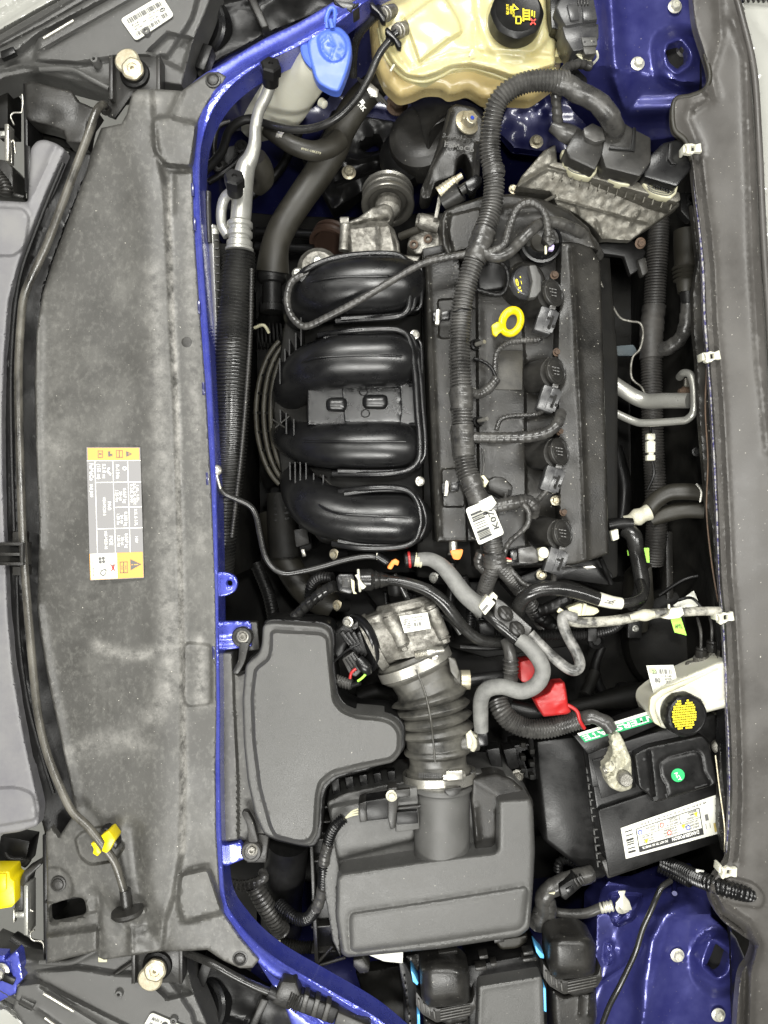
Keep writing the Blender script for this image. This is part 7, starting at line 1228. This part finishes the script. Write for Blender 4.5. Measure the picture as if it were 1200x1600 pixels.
# ================================================================ bottom edge: fuse boxes
def dome(px, py, w_, h_, label, big):
    t = thing("fuse_box_cover", label, 'fuse box', px, py + 60, -.18, 'domed black covers on the fuse boxes')
    W2, H2 = w_ / 2, h_ / 2
    relief("dome", fillet([(px - W2, py - H2 + 6), (px - W2 + 18, py - H2 - 4), (px + W2 - 18, py - H2 - 4), (px + W2, py - H2 + 10), (px + W2, py + H2 - 6), (px + W2 - 12, py + H2), (px - W2 + 14, py + H2 + 4), (px - W2 + 2, py + H2 - 10)], 14), -.02, 'dusty', t, [('bell', (px, py), (w_ * .6, h_ * .6), .008)], step=4, edge=(20, .034), thick=.075)
    relief("neck", [(px - W2 + 4, py - 10), (px + W2 - 2, py - 10), (px + W2 - 2, py + H2 + 22), (px + 6, py + H2 + 30), (px - W2 + 8, py + H2 + 14)], -.068, 'dusty', t, [], step=6, edge=(3, .004), thick=.04)
    prism("clamp_band", fillet([(px - W2 - 6, py + H2 - 22), (px - W2 + 4, py + H2 - 8), (px - W2 + 28, py + H2 + 6), (px + W2 + 4, py + H2 - 4), (px + W2 + 8, py + H2 - 18), (px + W2 + 10, py + H2 + 2), (px + W2 + 2, py + H2 + 16), (px - W2 + 26, py + H2 + 27), (px - W2 + 4, py + H2 + 14), (px - W2 - 6, py + H2)], 3), -.055, .04, 'dusty', t, .003)
    for k in range(4): prism("band_rib", [(px - W2 + 32, py + H2 + 8 + k * 4.6), (px + W2 + 1, py + H2 - 1 + k * 4.4), (px + W2 + 1, py + H2 + 1 + k * 4.4), (px - W2 + 32, py + H2 + 10 + k * 4.6)], -.053, .003, 'panel', t, .0004)
    for k in range(4): prism("band_tooth", [(px - W2 - 3 + k * 8, py + H2 - 10 + k * 6), (px - W2 + 0 + k * 8, py + H2 - 8 + k * 6), (px - W2 + 1 + k * 8, py + H2 + 8 + k * 5), (px - W2 - 2 + k * 8, py + H2 + 6 + k * 5)], -.052, .006, 'panel', t, .0006)
    relief("lower_body", [(px - W2 + 6, py + H2 + 16), (px - W2 + 26, py + H2 + 28), (px + W2, py + H2 + 18), (px + W2 + 2, py + H2 + 60), (px + W2 - 12, py + H2 + 140), (px - W2 + 16, py + H2 + 140), (px - W2 + 8, py + H2 + 60)], -.075, 'dusty', t, [('line', [(px + 14, py + H2 + 26), (px + 12, py + H2 + 58)], .004, 2), ('line', [(px + 30, py + H2 + 26), (px + 28, py + H2 + 58)], .004, 2)], step=4, edge=(10, .016), thick=.08)
    return t
dome(695, 1538, 78, 66, 'domed black fuse box cover left of the flat grey lid, bottom edge', False); dome(893, 1494, 76, 66, 'domed black fuse box cover right of the flat grey lid', True)
t = thing("fuse_box", 'black fuse box with a flat grey lid between the two domed covers', 'fuse box', 790, 1560, -.2)
relief("lid", fillet([(748, 1540), (846, 1524), (849, 1540), (853, 1680), (742, 1680)], 5), -.055, 'cover', t, [('loop', fillet([(753, 1546), (842, 1530), (846, 1680), (748, 1680)], 5), .001, 3), ('bell', (762, 1590), (4, 8), .001)], step=5, edge=(3, .005), thick=.05)
prism("housing", [(730, 1510), (840, 1490), (856, 1525), (856, 1680), (735, 1680)], -.085, .1, 'black', t, .005)
for x, y, w_ in ((752, 1514, 18), (772, 1508, 10), (828, 1500, 22), (826, 1490, 16), (756, 1496, 14), (700, 1490, 30)): box("latch_tab", x, y, -.07, w_, 6, .02, 'dusty', t, rot=-8)
t = thing("loom_cover", 'dusty brown cover piece tucked beneath the air box lid edge', 'cover', 805, 1470, -.15); relief("shroud", fillet([(772, 1468), (825, 1460), (824, 1472), (808, 1482), (782, 1484)], 6), -.10, 'bhose', t, [], step=4, edge=(4, .006), thick=.04); box("tab", 780, 1470, -.07, 16, 7, .02, 'dusty', t, rot=-8)
for i, pts in enumerate(([(836, 1477), (842, 1484), (850, 1492), (850, 1498), (844, 1497), (838, 1488)], [(849, 1543), (853, 1545), (854, 1582), (850, 1580)], [(642, 1516), (647, 1522), (654, 1536), (652, 1540), (645, 1534)], [(652, 1585), (656, 1585), (657, 1612), (652, 1612)])):
    tag(prism("blue_lock", pts, -.06, .03, 'bluel', None, .001), ['sky blue lock tab beside the right domed cover top', 'sky blue lever strip between the grey lid and right domed cover', 'sky blue lock tab left of the left domed cover', 'sky blue lever strip at the bottom left of the left domed cover'][i], 'lock tab', 'sky blue lock tabs on the fuse boxes')
t = thing("harness_plate", 'black slotted side wall of the fuse box at the lower left of the domes', 'side wall', 640, 1560, -.2); prism("wall", [(622, 1500), (636, 1505), (652, 1540), (656, 1680), (634, 1680), (630, 1560)], -.10, .1, 'black', t, .004)
for i in range(7): box("slot_rib", 632 + i * 1.5, 1530 + i * 12, -.095, 3, 9, .01, 'dusty', t, bev=.0004)
t = thing("white_sheet_corner", 'small bright white patch beneath the air box lower edge', 'sheet', 605, 1495, -.2); prism("patch", [(566, 1488), (630, 1482), (629, 1505), (600, 1502)], -.085, .002, 'paper', t, 0)
t = thing("grey_wrap", 'grey felt-wrapped lump beside the left domed cover', 'cover', 645, 1500, -.2); relief("lump", fillet([(630, 1492), (665, 1488), (660, 1510), (650, 1520), (632, 1512)], 6), -.12, 'loom', t, [('noise', .006, 8)], step=4, edge=(4, .006), thick=.03)

# looms right of the air box
t = thing("junction_plug", 'black rectangular plug on dusty taped wiring below the battery corner', 'plug', 890, 1385, -.12)
wind([(840, 1445, -.12), (850, 1420, -.11), (852, 1398, -.10), (868, 1385, -.10), (890, 1375, -.10), (925, 1365, -.11)], [16, 15, 14, 14, 14, 13], m='tape', par=t, pitch=26); prism("plug_body", [(874, 1386), (900, 1370), (912, 1384), (884, 1408), (876, 1402)], -.075, .03, 'black', t, .003); prism("plug_socket", [(884, 1390), (894, 1384), (898, 1392), (888, 1398)], -.072, .004, 'gloss', t, .001)
for i in range(3): prism("lever_rib", [(896 + i * 5, 1374 - i * 2), (899 + i * 5, 1372 - i * 2), (906 + i * 5, 1384 - i * 2), (903 + i * 5, 1386 - i * 2)], -.07, .01, 'dusty', t, .0006)
wind([(852, 1398, -.10), (860, 1415, -.10), (858, 1432, -.11)], 10, m='tape', par=t, pitch=14); wind([(840, 1420, -.11), (852, 1440, -.11), (862, 1462, -.11), (868, 1475, -.12)], 10, m='tape', par=t, pitch=16)
tube("sleeve", [(872, 1362, -.14), (874, 1348, -.14), (886, 1344, -.14), (905, 1352, -.14)], 7, 'black', t, corr=(5, 2), n=12); prism("pale_tip", [(857, 1396), (868, 1394), (866, 1398)], -.07, .003, 'cream', t, .0005)
t = thing("earth_cable", 'grey earth cable ending in a bright crimped lug on the blue panel', 'cable', 920, 1420, -.12)
tube("cable", [(862, 1424, -.12), (885, 1428, -.11), (915, 1427, -.10), (935, 1420, -.095), (946, 1416, -.09)], 7.5, 'loom', t, n=18); tube("crimp", [(938, 1419, -.092), (958, 1415, -.088)], 8, 'zincl', t, corr=(6, 1.6), n=16, sm_=False)
hexbolt((972, 1414, -.10), (.3, 0, 1), 9, 'zincl', t); prism("lug_tab", [(966, 1393), (978, 1392), (976, 1399), (984, 1410), (988, 1422), (974, 1424), (962, 1412), (970, 1402)], -.085, .004, 'zincl', t, .001)
tag(tube("thin_cable", [(1048, 1376, -.07), (1034, 1386, -.06), (1026, 1402, -.055), (1016, 1425, -.055), (1004, 1452, -.058), (994, 1485, -.06), (982, 1512, -.06), (966, 1545, -.06), (952, 1572, -.065), (938, 1610, -.07)], 4.4, 'hose', None, n=12), 'thin black cable running down across the lower blue strut tower', 'cable')
t = thing("cowl_wiring_loom", 'black corrugated loom emerging below the battery onto the cowl', 'wiring loom', 1110, 1380, -.05)
tube("sleeve", [(1038, 1348, -.12), (1062, 1358, -.09), (1085, 1370, -.05), (1110, 1380, -.01), (1135, 1388, .01), (1155, 1394, .016), (1170, 1398, .012), (1176, 1400, .0)], [11, 11, 12, 12.5, 13, 12, 10, 5], 'gloss', t, corr=(6, 2.2), n=20); tube("second_sleeve", [(1030, 1354, -.14), (1060, 1368, -.12), (1080, 1378, -.1)], 9, 'black', t, corr=(5, 2), n=14)
box("print_mark", 1094, 1362, -.03, 12, 4, .003, 'winkm', t, rot=10, bev=0)
t = thing("rubber_strip", 'glossy black rubber strip beside the cowl edge right of the battery', 'seal', 1128, 1240, -.05)
loft("strip", [[(1120, 1120, -.06), (1118, 1200, -.06), (1130, 1280, -.06), (1128, 1340, -.06)], [(1132, 1000, -.045), (1134, 1150, -.03), (1138, 1260, -.03), (1136, 1340, -.04)], [(1136, 1000, -.02), (1141, 1150, -.02), (1143, 1260, -.02), (1139, 1350, -.02)]], 'gloss', t, n=24)

# dim things deep in the gaps
for pts, r, m, lab, cat in (([(425, 800, -.34), (440, 860, -.33), (475, 920, -.32), (520, 950, -.32)], 22, 'bhose', 'wide dim coolant hose deep below the lowest intake runner', 'hose'),
                       ([(400, 880, -.36), (420, 930, -.35), (430, 980, -.34)], 10, 'black', 'dim ribbed pipe deep beside the blue tab', 'pipe'),
                       ([(940, 1010, -.3), (930, 1050, -.3), (950, 1100, -.3)], 7, 'black', 'dim hose deep left of the steering shaft joint', 'hose'),
                       ([(960, 700, -.38), (975, 760, -.36), (970, 820, -.36)], 12, 'black', 'dim pipe low between valve cover and bulkhead', 'pipe'),
                       ([(360, 1420, -.2), (380, 1450, -.2), (420, 1500, -.22), (470, 1540, -.22)], 8, 'black', 'dim taped cable low inside the lower rail corner', 'cable'),
                       ([(560, 1090, -.25), (600, 1080, -.25), (640, 1100, -.25)], 14, 'deep', 'dim pipe under the intake boot left side', 'pipe'),
                       ([(470, 200, -.36), (440, 260, -.36), (400, 300, -.36), (360, 330, -.36)], 7, 'black', 'dim pipe low behind the silver air conditioning pipe', 'pipe')):
    tag(tube("dim_pipe", pts, r, m, None, n=14, corr=(7, 1.5) if r == 10 else None), lab, cat)
